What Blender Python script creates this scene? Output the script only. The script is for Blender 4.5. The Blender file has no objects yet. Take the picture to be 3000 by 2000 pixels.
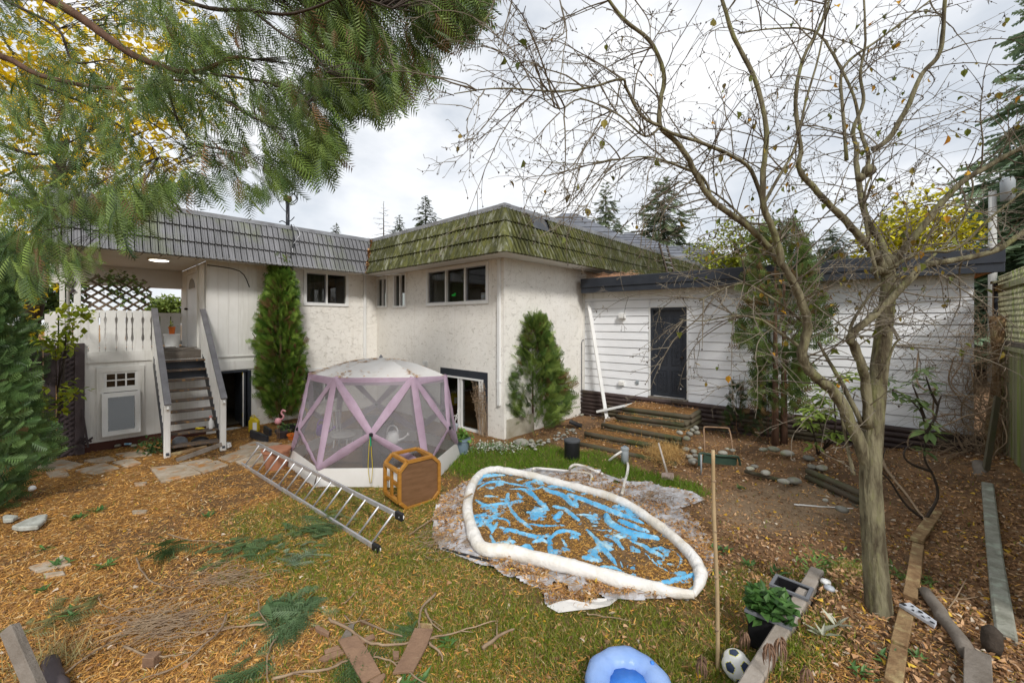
import bpy, math, random
import numpy as np
from mathutils import Vector, Matrix
R = random.Random(7)
RS = np.random.RandomState(11)
sc = bpy.context.scene
C = bpy.data.collections.new('yard'); sc.collection.children.link(C)

# ------------------------------------------------------------------ camera, world, sun, exposure
CAMZ = 2.5; F = 1200.0; CX = 1500.0; HY = 945.0      # photo is 3000 x 2000, horizon at row 945
cam_d = bpy.data.cameras.new('camera'); cam = bpy.data.objects.new('camera', cam_d); C.objects.link(cam)
cam.location = (0, 0, CAMZ); cam.rotation_euler = (math.radians(90), 0, 0)
cam_d.sensor_width = 36; cam_d.lens = F / 3000 * 36; cam_d.shift_y = -(1000 - HY) / 3000
cam_d.clip_start = 0.05; cam_d.clip_end = 2000
sc.camera = cam
sc.view_settings.view_transform = 'Standard'; sc.view_settings.look = 'None'
sc.view_settings.exposure = 0.86; sc.view_settings.gamma = 1.0; sc.view_settings.use_curve_mapping = False
SUN_EL, SUN_AZ = math.radians(40), math.radians(166)     # azimuth from +Y clockwise: behind the camera, to the right
w = bpy.data.worlds.new('World'); sc.world = w; w.use_nodes = True
nt = w.node_tree; nt.nodes.clear()
def N(nt, t, **k):
    n = nt.nodes.new(t)
    for a, b in k.items():
        if a in n.inputs.keys() if hasattr(n.inputs, 'keys') else False: n.inputs[a].default_value = b
        else: setattr(n, a, b)
    return n
out = N(nt, 'ShaderNodeOutputWorld')
sky = N(nt, 'ShaderNodeTexSky', sky_type='NISHITA', sun_disc=False, sun_elevation=SUN_EL, sun_rotation=SUN_AZ)
b1 = N(nt, 'ShaderNodeBackground'); b1.inputs[1].default_value = 0.08
nt.links.new(sky.outputs[0], b1.inputs[0])
tc = N(nt, 'ShaderNodeTexCoord')
mp = N(nt, 'ShaderNodeMapping'); mp.inputs['Scale'].default_value = (1.3, 1.3, 2.6)
nt.links.new(tc.outputs['Generated'], mp.inputs[0])
no = N(nt, 'ShaderNodeTexNoise'); no.inputs['Scale'].default_value = 2.1; no.inputs['Detail'].default_value = 6; no.inputs['Roughness'].default_value = .52; no.inputs['Distortion'].default_value = .15
nt.links.new(mp.outputs[0], no.inputs[0])
cr = N(nt, 'ShaderNodeValToRGB'); e = cr.color_ramp.elements
e[0].position = .34; e[0].color = (.53, .57, .625, 1); e[1].position = .60; e[1].color = (.88, .885, .895, 1)
nt.links.new(no.outputs[0], cr.inputs[0])
b2 = N(nt, 'ShaderNodeBackground'); b2.inputs[1].default_value = 0.73
nt.links.new(cr.outputs[0], b2.inputs[0])
mx = N(nt, 'ShaderNodeMixShader'); mx.inputs[0].default_value = .93
nt.links.new(b1.outputs[0], mx.inputs[1]); nt.links.new(b2.outputs[0], mx.inputs[2]); nt.links.new(mx.outputs[0], out.inputs[0])
sd = bpy.data.lights.new('sun', 'SUN'); sd.energy = 1.5; sd.angle = math.radians(10); sd.color = (1, .965, .91)
so = bpy.data.objects.new('sun', sd); C.objects.link(so)
dv = Vector((math.sin(SUN_AZ) * math.cos(SUN_EL), math.cos(SUN_AZ) * math.cos(SUN_EL), math.sin(SUN_EL)))
so.rotation_euler = dv.to_track_quat('Z', 'Y').to_euler(); so.location = dv * 30
try:
    sc.cycles.max_bounces = 8; sc.cycles.transparent_max_bounces = 24; sc.cycles.diffuse_bounces = 3
    sc.cycles.glossy_bounces = 3; sc.cycles.use_denoising = True; sc.cycles.caustics_reflective = False; sc.cycles.caustics_refractive = False
except Exception: pass

# ------------------------------------------------------------------ helpers: materials
def mat(name, c1, c2=None, scale=3., rough=.8, bump=0., bscale=30., stretch=(1, 1, 1), metal=0., spec=.3, rnd=0., vcol=False, trans=0., alpha=1., detail=5., c3=None, s3=.7, coords='pos', lo=.35, hi=.65, streak=None):
    m = bpy.data.materials.new(name); m.use_nodes = True; t = m.node_tree; t.nodes.clear(); L = t.links.new
    o = N(t, 'ShaderNodeOutputMaterial'); p = N(t, 'ShaderNodeBsdfPrincipled')
    p.inputs['Roughness'].default_value = rough; p.inputs['Metallic'].default_value = metal; p.inputs['Specular IOR Level'].default_value = spec
    g = N(t, 'ShaderNodeNewGeometry'); tcn = N(t, 'ShaderNodeTexCoord')
    src = g.outputs['Position'] if coords == 'pos' else tcn.outputs['Object']
    mp = N(t, 'ShaderNodeMapping'); mp.inputs['Scale'].default_value = stretch; L(src, mp.inputs[0])
    def mixc(f, a, b):
        n = N(t, 'ShaderNodeMix', data_type='RGBA'); n.clamp_factor = True
        if isinstance(f, float): n.inputs[0].default_value = f
        else: L(f, n.inputs[0])
        for s, v in ((6, a), (7, b)):
            if isinstance(v, tuple): n.inputs[s].default_value = (*v, 1) if len(v) == 3 else v
            else: L(v, n.inputs[s])
        return n.outputs[2]
    def noise(sc_, det=detail, src_=None):
        n = N(t, 'ShaderNodeTexNoise'); n.inputs['Scale'].default_value = sc_; n.inputs['Detail'].default_value = det; n.inputs['Roughness'].default_value = .6
        L(src_ or mp.outputs[0], n.inputs[0]); return n.outputs[0]
    def ramp(v, a, b):
        n = N(t, 'ShaderNodeMapRange'); n.inputs[1].default_value = a; n.inputs[2].default_value = b; L(v, n.inputs[0]); return n.outputs[0]
    if vcol:
        a = N(t, 'ShaderNodeVertexColor', layer_name='col'); col = a.outputs[0]
        if c2: col = mixc(ramp(noise(scale), lo, hi), col, c2)
    else:
        col = c1
        if c2: col = mixc(ramp(noise(scale), lo, hi), c1, c2)
        if c3:
            col = mixc(ramp(noise(s3, 6), .52, .66), col, c3)
    if streak:
        mp2 = N(t, 'ShaderNodeMapping'); mp2.inputs['Scale'].default_value = (9, 9, .6); L(src, mp2.inputs[0])
        col = mixc(ramp(noise(1.3, 6, mp2.outputs[0]), .55, .75), col, streak)
    if rnd:
        oi = N(t, 'ShaderNodeObjectInfo'); hs = N(t, 'ShaderNodeHueSaturation')
        mr = N(t, 'ShaderNodeMapRange'); mr.inputs[3].default_value = 1 - rnd; mr.inputs[4].default_value = 1 + rnd
        L(oi.outputs['Random'], mr.inputs[0]); L(mr.outputs[0], hs.inputs['Value'])
        if isinstance(col, tuple): hs.inputs['Color'].default_value = (*col, 1)
        else: L(col, hs.inputs['Color'])
        col = hs.outputs[0]
    if isinstance(col, tuple): p.inputs['Base Color'].default_value = (*col[:3], 1)
    else: L(col, p.inputs['Base Color'])
    if bump:
        bn = N(t, 'ShaderNodeBump'); bn.inputs['Strength'].default_value = bump; bn.inputs['Distance'].default_value = .02
        L(noise(bscale, 6), bn.inputs['Height']); L(bn.outputs[0], p.inputs['Normal'])
    res = p.outputs[0]
    if trans:
        tr = N(t, 'ShaderNodeBsdfTranslucent'); ms = N(t, 'ShaderNodeMixShader'); ms.inputs[0].default_value = trans
        if isinstance(col, tuple): tr.inputs[0].default_value = (*col[:3], 1)
        else: L(col, tr.inputs[0])
        L(res, ms.inputs[1]); L(tr.outputs[0], ms.inputs[2]); res = ms.outputs[0]
    if alpha < 1:
        tp = N(t, 'ShaderNodeBsdfTransparent'); ms = N(t, 'ShaderNodeMixShader'); ms.inputs[0].default_value = alpha
        L(tp.outputs[0], ms.inputs[1]); L(res, ms.inputs[2]); res = ms.outputs[0]
    L(res, o.inputs[0]); m['p'] = 1
    return m

def glass_mat(name, tint=(.75, .8, .8), refl=.12):
    m = bpy.data.materials.new(name); m.use_nodes = True; t = m.node_tree; t.nodes.clear(); L = t.links.new
    o = N(t, 'ShaderNodeOutputMaterial'); tp = N(t, 'ShaderNodeBsdfTransparent'); tp.inputs[0].default_value = (*tint, 1)
    gl = N(t, 'ShaderNodeBsdfGlossy'); gl.inputs['Roughness'].default_value = .02
    fr = N(t, 'ShaderNodeFresnel'); fr.inputs[0].default_value = 1.10
    ad = N(t, 'ShaderNodeMath', operation='ADD'); ad.use_clamp = True; ad.inputs[1].default_value = refl
    L(fr.outputs[0], ad.inputs[0]); ms = N(t, 'ShaderNodeMixShader'); L(ad.outputs[0], ms.inputs[0]); L(tp.outputs[0], ms.inputs[1]); L(gl.outputs[0], ms.inputs[2]); L(ms.outputs[0], o.inputs[0])
    return m

def stucco_mat():
    m = mat('stucco', (.84, .815, .765), (.79, .76, .70), .9, .9, streak=(.74, .70, .63))
    t = m.node_tree; L = t.links.new; p = [n for n in t.nodes if n.type == 'BSDF_PRINCIPLED'][0]
    g = [n for n in t.nodes if n.type == 'NEW_GEOMETRY'][0]
    # skip-trowel strokes: short ridges from warped noise bands, broken up by a mask
    hs = []
    for sc_, rot, lev in ((5.2, .5, .47), (6.3, -.7, .54)):
        mp = N(t, 'ShaderNodeMapping'); mp.inputs['Scale'].default_value = (1.0, 1.0, 1.5); mp.inputs['Rotation'].default_value = (rot, rot, 0); L(g.outputs['Position'], mp.inputs[0])
        n = N(t, 'ShaderNodeTexNoise'); n.inputs['Scale'].default_value = sc_; n.inputs['Detail'].default_value = 1.0; n.inputs['Distortion'].default_value = .5; L(mp.outputs[0], n.inputs[0])
        a = N(t, 'ShaderNodeMath', operation='SUBTRACT'); a.inputs[1].default_value = lev; L(n.outputs[0], a.inputs[0])
        b = N(t, 'ShaderNodeMath', operation='ABSOLUTE'); L(a.outputs[0], b.inputs[0])
        c = N(t, 'ShaderNodeMapRange'); c.inputs[1].default_value = 0; c.inputs[2].default_value = .016; c.inputs[3].default_value = 1; c.inputs[4].default_value = 0; L(b.outputs[0], c.inputs[0])
        k = N(t, 'ShaderNodeTexNoise'); k.inputs['Scale'].default_value = 6; k.inputs['Detail'].default_value = 1; L(mp.outputs[0], k.inputs[0])
        d = N(t, 'ShaderNodeMapRange'); d.inputs[1].default_value = .45; d.inputs[2].default_value = .53; L(k.outputs[0], d.inputs[0])
        e_ = N(t, 'ShaderNodeMath', operation='MULTIPLY'); L(c.outputs[0], e_.inputs[0]); L(d.outputs[0], e_.inputs[1]); hs.append(e_)
    s = N(t, 'ShaderNodeMath', operation='MAXIMUM'); L(hs[0].outputs[0], s.inputs[0]); L(hs[1].outputs[0], s.inputs[1])
    bn = N(t, 'ShaderNodeBump'); bn.inputs['Strength'].default_value = .6; bn.inputs['Distance'].default_value = .015; bn.invert = True
    L(s.outputs[0], bn.inputs['Height']); L(bn.outputs[0], p.inputs['Normal'])
    old = p.inputs['Base Color'].links[0].from_socket
    mx_ = N(t, 'ShaderNodeMix', data_type='RGBA'); f2 = N(t, 'ShaderNodeMath', operation='MULTIPLY'); f2.inputs[1].default_value = .5; L(s.outputs[0], f2.inputs[0])
    L(f2.outputs[0], mx_.inputs[0]); L(old, mx_.inputs[6]); mx_.inputs[7].default_value = (.33, .29, .23, 1); L(mx_.outputs[2], p.inputs['Base Color'])
    return m

M = {}
def mk():
    M['stucco'] = stucco_mat()
    M['white'] = mat('white_paint', (.80, .79, .76), (.73, .72, .68), 2.2, .55, .05, 60, streak=(.62, .60, .55))
    M['white_clean'] = mat('white_vinyl', (.80, .80, .79), (.74, .74, .72), 3, .4)
    M['siding'] = mat('siding_paint', (.87, .88, .90), (.82, .83, .85), 1.5, .55, .08, 80, stretch=(1, 1, 3), rnd=.03)
    M['soffit'] = mat('soffit_paint', (.74, .72, .69), (.68, .66, .62), 2, .7)
    M['roof_grey'] = mat('grey_metal_tile', (.27, .27, .285), (.20, .20, .205), 3, .55, .1, 40, metal=.25, rnd=.12, c3=(.20, .22, .14), s3=.9, stretch=(1, 1, .5))
    M['roof_moss'] = mat('mossy_metal_tile', (.125, .128, .034), (.055, .06, .025), 6, .7, .4, 60, rnd=.30, c3=(.24, .245, .185), s3=5.5, stretch=(1.8, 1.8, .3))
    M['roof_dark'] = mat('dark_patch', (.06, .065, .075), (.09, .095, .10), 4, .6)
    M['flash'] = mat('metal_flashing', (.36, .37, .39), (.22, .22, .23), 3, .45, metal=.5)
    M['charcoal'] = mat('charcoal_paint', (.028, .033, .043), (.04, .045, .056), 3, .36, .06, 60)
    M['black'] = mat('black_plastic', (.012, .012, .014), (.02, .02, .022), 5, .4, .1, 20)
    M['dark'] = mat('dark_interior', (.02, .018, .016), None, rough=.9)
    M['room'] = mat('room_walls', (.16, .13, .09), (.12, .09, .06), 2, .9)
    M['wood_warm'] = mat('cabinet_wood', (.35, .19, .06), (.25, .13, .04), 3, .5, stretch=(1, 1, 6))
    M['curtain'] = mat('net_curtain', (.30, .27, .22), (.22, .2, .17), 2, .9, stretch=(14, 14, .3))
    M['glass'] = glass_mat('window_glass', (.6, .62, .6), refl=.06)
    M['glass_dim'] = glass_mat('dusty_glass', (.35, .38, .38), .1)
    M['brown_log'] = mat('brown_stained_log', (.075, .052, .048), (.05, .034, .032), 4, .6, .3, 60, rnd=.15, c3=(.10, .085, .05), s3=1.2)
    M['brown_green'] = mat('weathered_log', (.10, .078, .055), (.075, .07, .04), 3, .75, .4, 60, rnd=.2, c3=(.055, .065, .022), s3=2.)
    M['brown_lattice'] = mat('brown_lattice_paint', (.075, .058, .062), (.06, .045, .047), 4, .6, .1, 60, rnd=.06)
    M['tan_lattice'] = mat('tan_lattice_wood', (.23, .17, .115), (.17, .125, .085), 5, .8, .2, 60, rnd=.1)
    M['tread'] = mat('worn_tread_wood', (.13, .10, .08), (.07, .06, .055), 5, .7, .4, 40, stretch=(1, 6, 1), c3=(.34, .19, .07), s3=5)
    M['handrail'] = mat('grey_handrail', (.19, .185, .195), (.13, .125, .13), 5, .5, .05, 40)
    M['fence'] = mat('mossy_fence_wood', (.38, .37, .24), (.24, .24, .14), 3, .85, .5, 40, stretch=(8, 8, .5), rnd=.25, c3=(.24, .30, .07), s3=.8)
    M['old_wood'] = mat('old_grey_wood', (.23, .20, .17), (.15, .125, .10), 6, .85, .5, 50, rnd=.15)
    M['rot_wood'] = mat('rotten_wood', (.30, .20, .10), (.17, .095, .045), 9, .9, .7, 40, c3=(.42, .34, .17), s3=6)
    M['board'] = mat('fallen_board', (.26, .16, .10), (.17, .10, .065), 5, .8, .4, 40, rnd=.15)
    M['table_wood'] = mat('orange_table_wood', (.42, .20, .035), (.30, .13, .02), 5, .4, .1, 60, stretch=(1, 1, 4))
    M['table_panel'] = mat('table_panel_wood', (.19, .10, .05), (.14, .072, .032), 5, .5, .1, 60, stretch=(1, 1, 5))
    M['concrete'] = mat('lichen_concrete', (.33, .33, .28), (.20, .20, .16), 9, .95, .6, 70, c3=(.40, .44, .36), s3=7)
    M['edging'] = mat('edging_concrete', (.36, .32, .28), (.26, .22, .18), 6, .9, .3, 50)
    M['stone'] = mat('river_stone', (.33, .32, .28), (.24, .23, .19), 9, .8, .2, 30, rnd=.35, c3=(.22, .23, .12), s3=4)
    M['flag'] = mat('flagstone', (.40, .34, .27), (.28, .22, .15), 7, .9, .4, 30, rnd=.12, c3=(.36, .17, .05), s3=5)
    M['alu'] = mat('aluminium', (.62, .62, .64), (.5, .5, .52), 8, .38, metal=.6)
    M['steel'] = mat('rusty_steel', (.30, .20, .13), (.22, .13, .07), 12, .6, metal=.3)
    M['cart_green'] = mat('dark_green_paint', (.03, .06, .045), (.045, .08, .055), 6, .5)
    M['terracotta'] = mat('terracotta', (.36, .15, .08), (.42, .2, .12), 6, .8)
    M['orange'] = mat('orange_plastic', (.62, .15, .02), None, rough=.5)
    M['bluegrey'] = mat('blue_grey_plastic', (.20, .27, .33), (.17, .23, .29), 4, .5)
    M['pump'] = mat('pump_grey_plastic', (.33, .36, .38), (.28, .31, .33), 4, .5)
    M['purple'] = mat('purple_plastic', (.22, .05, .42), None, rough=.4)
    M['yellow'] = mat('yellow_plastic', (.55, .42, .02), None, rough=.4)
    M['pink'] = mat('pink_plastic', (.70, .33, .36), None, rough=.5)
    M['bag'] = mat('grey_bag_plastic', (.5, .53, .58), (.35, .38, .42), 9, .3, .5, 20)
    M['cyan'] = mat('blue_packet', (.1, .4, .65), (.6, .7, .75), 20, .4)
    M['canvas'] = mat('tent_white_canvas', (.82, .80, .77), (.76, .73, .69), 2.5, .75, .25, 9, trans=.25)
    M['canvas_pink'] = mat('tent_mauve_canvas', (.62, .47, .59), (.50, .36, .46), 3, .7, .5, 16, trans=.35)
    M['screen'] = mat('tent_screen', (.26, .255, .265), (.34, .335, .345), 2.5, .8, .4, 6, alpha=.46)
    M['vinyl_white'] = mat('pool_white_vinyl', (.84, .82, .79), (.74, .70, .64), 5, .45, .9, 16, c3=(.66, .60, .5), s3=2.2)
    M['sheet'] = mat('dirty_white_sheet', (.60, .60, .63), (.36, .34, .33), 9, .55, .9, 22, c3=(.27, .19, .12), s3=4.2)
    M['liner'] = mat('pool_blue_liner', (.06, .34, .63), (.20, .50, .72), 5, .3, .8, 22, c3=(.42, .62, .70), s3=7)
    M['murk'] = mat('murky_pool_water', (.10, .055, .02), (.20, .105, .03), 6, .12, .25, 30, spec=.5, c3=(.045, .04, .025), s3=2.4)
    M['ring_blue'] = mat('pale_blue_vinyl', (.27, .43, .80), (.36, .52, .86), 3, .28, .5, 9, trans=.2)
    M['ring_deep'] = mat('deep_blue_vinyl', (.05, .22, .70), (.08, .28, .75), 3, .25, .4, 8)
    M['ball'] = mat('ball_white', (.80, .80, .77), (.7, .7, .66), 6, .35)
    M['ball_navy'] = mat('ball_navy', (.03, .045, .09), None, rough=.35)
    M['ball_yellow'] = mat('ball_yellow', (.62, .60, .03), None, rough=.35)
    M['bark'] = mat('mossy_plum_bark', (.215, .195, .12), (.075, .06, .036), 11, .9, 1., 34, stretch=(1.3, 1.3, .3), c3=(.20, .20, .085), s3=9, lo=.42, hi=.60)
    M['bark_dark'] = mat('dark_bark', (.075, .058, .045), (.04, .03, .022), 7, .9, .7, 40)
    M['bark_brown'] = mat('cedar_bark', (.15, .085, .055), (.09, .05, .032), 7, .9, .6, 40, stretch=(3, 3, .4))
    M['twig'] = mat('twig_bark', (.12, .10, .075), (.20, .175, .13), 5, .9)
    M['stick'] = mat('pale_stick', (.34, .25, .16), (.22, .15, .10), 7, .85, .3, 60, rnd=.2)
    M['bamboo'] = mat('bamboo_stake', (.44, .33, .19), (.36, .26, .14), 5, .6, .1, 60)
    M['leaf'] = mat('leaves', None, vcol=True, c1=None) if False else mat('foliage', (0, 0, 0), vcol=True, rough=.5, trans=.3, spec=.4)
    M['litter'] = mat('needle_litter', (0, 0, 0), vcol=True, rough=.8, trans=.1)
    M['slate'] = mat('slate_roof', (.17, .18, .21), (.12, .13, .15), 2, .8, .2, 30)
    M['cream'] = mat('cream_wall', (.62, .56, .46), None, rough=.9)
    M['pole'] = mat('pale_pole', (.45, .45, .43), None, rough=.8)
    M['moss_leaf'] = mat('autumn_leaf', (.32, .20, .03), (.16, .16, .03), 3, .6, trans=.35, rnd=.4)
    M['brownsoffit'] = mat('cedar_soffit', (.38, .22, .10), (.3, .16, .07), 4, .7)
    M['lens'] = mat('lamp_lens', (.9, .85, .75), None)
    t = M['lens'].node_tree; p = [n for n in t.nodes if n.type == 'BSDF_PRINCIPLED'][0]
    p.inputs['Emission Color'].default_value = (1, .93, .8, 1); p.inputs['Emission Strength'].default_value = 3.5
mk()

# ------------------------------------------------------------------ helpers: geometry
def ray(px, py): return np.array([(px - CX) / F, 1.0, (HY - py) / F])
def at(px, py, Y): r = ray(px, py); return Vector((r[0] * Y, Y, CAMZ + r[2] * Y))
def G(px, py, z=0.0): return at(px, py, (CAMZ - z) * F / (py - HY))
def proj(x, y, z): return CX + F * x / y, HY - F * (z - CAMZ) / y

def tag(o, label=None, cat=None, group=None, kind=None):
    if label: o['label'] = label
    if cat: o['category'] = cat
    if group: o['group'] = group
    if kind: o['kind'] = kind
    return o
def thing(name, label, cat, loc=(0, 0, 0), group=None):
    o = bpy.data.objects.new(name, None); C.objects.link(o); o.location = loc; o.empty_display_size = .1
    return tag(o, label, cat, group)
def wloc(o):
    v = Vector((0, 0, 0))
    while o is not None: v = v + o.location; o = o.parent
    return v
def link(name, me, parent=None, loc=(0, 0, 0), m=None):
    o = bpy.data.objects.new(name, me); C.objects.link(o); o.location = loc
    if parent is not None: o.parent = parent
    return o
class MB:
    def __init__(s): s.v = []; s.f = []; s.sm = False
    def add(s, vs, fs):
        b = len(s.v); s.v += [tuple(v) for v in vs]; s.f += [tuple(b + i for i in f) for f in fs]; return s
    def hexa(s, p):   # p: 8 corners, bottom 4 ccw then top 4
        return s.add(p, [(3, 2, 1, 0), (4, 5, 6, 7), (0, 1, 5, 4), (1, 2, 6, 5), (2, 3, 7, 6), (3, 0, 4, 7)])
    def box(s, x0, x1, y0, y1, z0, z1, fr=None):
        q = [(x0, y0, z0), (x1, y0, z0), (x1, y1, z0), (x0, y1, z0), (x0, y0, z1), (x1, y0, z1), (x1, y1, z1), (x0, y1, z1)]
        return s.hexa([fr(*c) for c in q] if fr else q)
    def beam(s, a, b, wd, ht, up=(0, 0, 1)):
        a = Vector(a); b = Vector(b); d = (b - a).normalized(); u = Vector(up)
        sd = d.cross(u)
        if sd.length < 1e-4: sd = d.cross(Vector((1, 0, 0)))
        sd.normalize(); u = sd.cross(d).normalized(); x = sd * wd / 2; y = u * ht / 2
        return s.hexa([a - x - y, a + x - y, b + x - y, b - x - y, a - x + y, a + x + y, b + x + y, b - x + y])
    def tube(s, pts, rad, n=8, cap=True, flat=1.0):
        pts = [Vector(p) for p in pts]; m = len(pts)
        if not hasattr(rad, '__len__'): rad = [rad] * m
        base = len(s.v); prev = None
        for i, p in enumerate(pts):
            d = (pts[min(i + 1, m - 1)] - pts[max(i - 1, 0)])
            if d.length < 1e-7: d = Vector((0, 0, 1))
            d.normalize()
            if prev is None:
                u = Vector((0, 0, 1)) if abs(d.z) < .9 else Vector((1, 0, 0)); u = (u - d * u.dot(d)).normalized()
            else: u = (prev - d * prev.dot(d)); u = u.normalized() if u.length > 1e-6 else prev
            prev = u; v = d.cross(u)
            for k in range(n):
                a = 2 * math.pi * k / n; q = p + (u * math.cos(a) * flat + v * math.sin(a)) * rad[i]
                s.v.append(tuple(q))
        for i in range(m - 1):
            for k in range(n):
                a = base + i * n + k; b = base + i * n + (k + 1) % n
                s.f.append((a, b, b + n, a + n))
        if cap:
            s.f.append(tuple(base + k for k in reversed(range(n)))); s.f.append(tuple(base + (m - 1) * n + k for k in range(n)))
        return s
    def lathe(s, c, prof, n=20, tilt=None):
        b = len(s.v); c = Vector(c)
        for r, z in prof:
            for k in range(n):
                a = 2 * math.pi * k / n; p = Vector((r * math.cos(a), r * math.sin(a), z))
                if tilt is not None: p = tilt @ p
                s.v.append(tuple(c + p))
        for i in range(len(prof) - 1):
            for k in range(n):
                q = b + i * n + k; r_ = b + i * n + (k + 1) % n; s.f.append((q, r_, r_ + n, q + n))
        s.f.append(tuple(b + k for k in reversed(range(n)))); s.f.append(tuple(b + (len(prof) - 1) * n + k for k in range(n)))
        return s
    def prism(s, poly, f, t0, t1):    # poly 2D ccw; f(u,v,t)->3D
        n = len(poly); b = len(s.v)
        s.v += [tuple(f(u, v, t0)) for u, v in poly] + [tuple(f(u, v, t1)) for u, v in poly]
        s.f += [tuple(b + i for i in reversed(range(n))), tuple(b + n + i for i in range(n))]
        s.f += [(b + i, b + (i + 1) % n, b + n + (i + 1) % n, b + n + i) for i in range(n)]
        return s
    def build(s, name, m, parent=None, smooth=False, kind=None, bevel=0, **tg):
        vs = np.array(s.v, dtype=float)
        if parent is None:
            mn, mx_ = vs.min(0), vs.max(0); loc = Vector(((mn[0] + mx_[0]) / 2, (mn[1] + mx_[1]) / 2, mn[2])); sub = loc
        else: loc = Vector((0, 0, 0)); sub = wloc(parent)
        me = bpy.data.meshes.new(name); me.from_pydata([tuple(v) for v in (vs - np.array(sub))], [], s.f)
        me.materials.append(m)
        if smooth:
            me.polygons.foreach_set('use_smooth', [True] * len(me.polygons))
        me.update()
        o = link(name, me, parent, loc)
        if bevel:
            bm = o.modifiers.new('bevel', 'BEVEL'); bm.width = bevel; bm.segments = 1; bm.limit_method = 'ANGLE'
        tag(o, kind=kind, **tg)
        return o

def np_obj(name, V, Fc, m, parent=None, col=None, smooth=False, loc=None, **tg):
    V = np.asarray(V, dtype=np.float64); Fc = np.asarray(Fc, dtype=np.int32); k = Fc.shape[1]
    if loc is None: loc = Vector((0, 0, 0))
    sub = np.array(wloc(parent) + Vector(loc)) if parent is not None else np.array(loc)
    me = bpy.data.meshes.new(name)
    me.vertices.add(len(V)); me.vertices.foreach_set('co', (V - sub).astype(np.float32).ravel())
    me.loops.add(Fc.size); me.loops.foreach_set('vertex_index', Fc.ravel())
    me.polygons.add(len(Fc)); me.polygons.foreach_set('loop_start', np.arange(len(Fc), dtype=np.int32) * k)
    try: me.polygons.foreach_set('loop_total', np.full(len(Fc), k, dtype=np.int32))
    except Exception: pass
    me.polygons.foreach_set('use_smooth', np.full(len(Fc), smooth, dtype=bool))
    me.materials.append(m)
    if col is not None:
        a = me.color_attributes.new('col', 'FLOAT_COLOR', 'POINT')
        c4 = np.ones((len(V), 4), dtype=np.float32); c4[:, :3] = col; a.data.foreach_set('color', c4.ravel())
    me.update(calc_edges=True)
    o = link(name, me, parent, loc); tag(o, **tg); return o

def frames(fwd, up=None, roll=None):
    """rotation matrices (N,3,3) with columns x, y(=fwd), z"""
    f = fwd / np.linalg.norm(fwd, axis=1, keepdims=True)
    if up is None: up = np.tile([0., 0., 1.], (len(f), 1))
    x = np.cross(f, up); l = np.linalg.norm(x, axis=1, keepdims=True); x = np.where(l < 1e-4, [[1., 0, 0]], x / np.maximum(l, 1e-6)); z = np.cross(x, f)
    if roll is not None:
        c, s_ = np.cos(roll)[:, None], np.sin(roll)[:, None]; x, z = x * c + z * s_, z * c - x * s_
    return np.stack([x, f, z], axis=2)
def inst(pv, pf, rot, off, scl, col=None):
    pv = np.asarray(pv, float); pf = np.asarray(pf); n = len(off)
    scl = np.asarray(scl, float)
    if scl.ndim == 1: scl = scl[:, None].repeat(3, 1)
    loc = pv[None] * scl[:, None, :]
    V = np.einsum('nij,nkj->nki', rot, loc) + off[:, None, :]
    Fc = pf[None] + (np.arange(n) * len(pv))[:, None, None]
    c = None if col is None else np.repeat(col, len(pv), axis=0)
    return V.reshape(-1, 3), Fc.reshape(-1, pf.shape[1]), c
def cat(parts):
    Vs, Fs, Cs = [], [], []; b = 0
    for v, f, c in parts: Vs.append(v); Fs.append(f + b); Cs.append(c); b += len(v)
    return np.concatenate(Vs), np.concatenate(Fs), np.concatenate(Cs)
def smoothline(pts, k=4):
    P = [Vector(p) for p in pts]; o = []
    for i in range(len(P) - 1):
        p0, p1, p2, p3 = P[max(i - 1, 0)], P[i], P[i + 1], P[min(i + 2, len(P) - 1)]
        for j in range(k):
            t = j / k; o.append(.5 * ((2 * p1) + (p2 - p0) * t + (2 * p0 - 5 * p1 + 4 * p2 - p3) * t * t + (3 * p1 - 3 * p2 + p3 - p0) * t ** 3))
    o.append(P[-1]); return o
def lerp_list(a, b, n): return [a + (b - a) * i / max(n - 1, 1) for i in range(n)]
def sst(x, a, b): t = np.clip((x - a) / (b - a), 0, 1); return t * t * (3 - 2 * t)
_perm = RS.rand(64, 64)
def vnoise(x, y, s=1.0, ox=0):
    x = np.asarray(x) * s + 17.3 + ox; y = np.asarray(y) * s + 5.1 + ox * .7
    xi = np.floor(x).astype(int); yi = np.floor(y).astype(int); fx = x - xi; fy = y - yi; fx = fx * fx * (3 - 2 * fx); fy = fy * fy * (3 - 2 * fy)
    g = lambda i, j: _perm[i % 64, j % 64]
    return (g(xi, yi) * (1 - fx) + g(xi + 1, yi) * fx) * (1 - fy) + (g(xi, yi + 1) * (1 - fx) + g(xi + 1, yi + 1) * fx) * fy
def fbm(x, y, s=1.0, o=4, ox=0): return sum(vnoise(x, y, s * 2 ** i, ox + i * 3.7) * .5 ** i for i in range(o)) / sum(.5 ** i for i in range(o))

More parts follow.
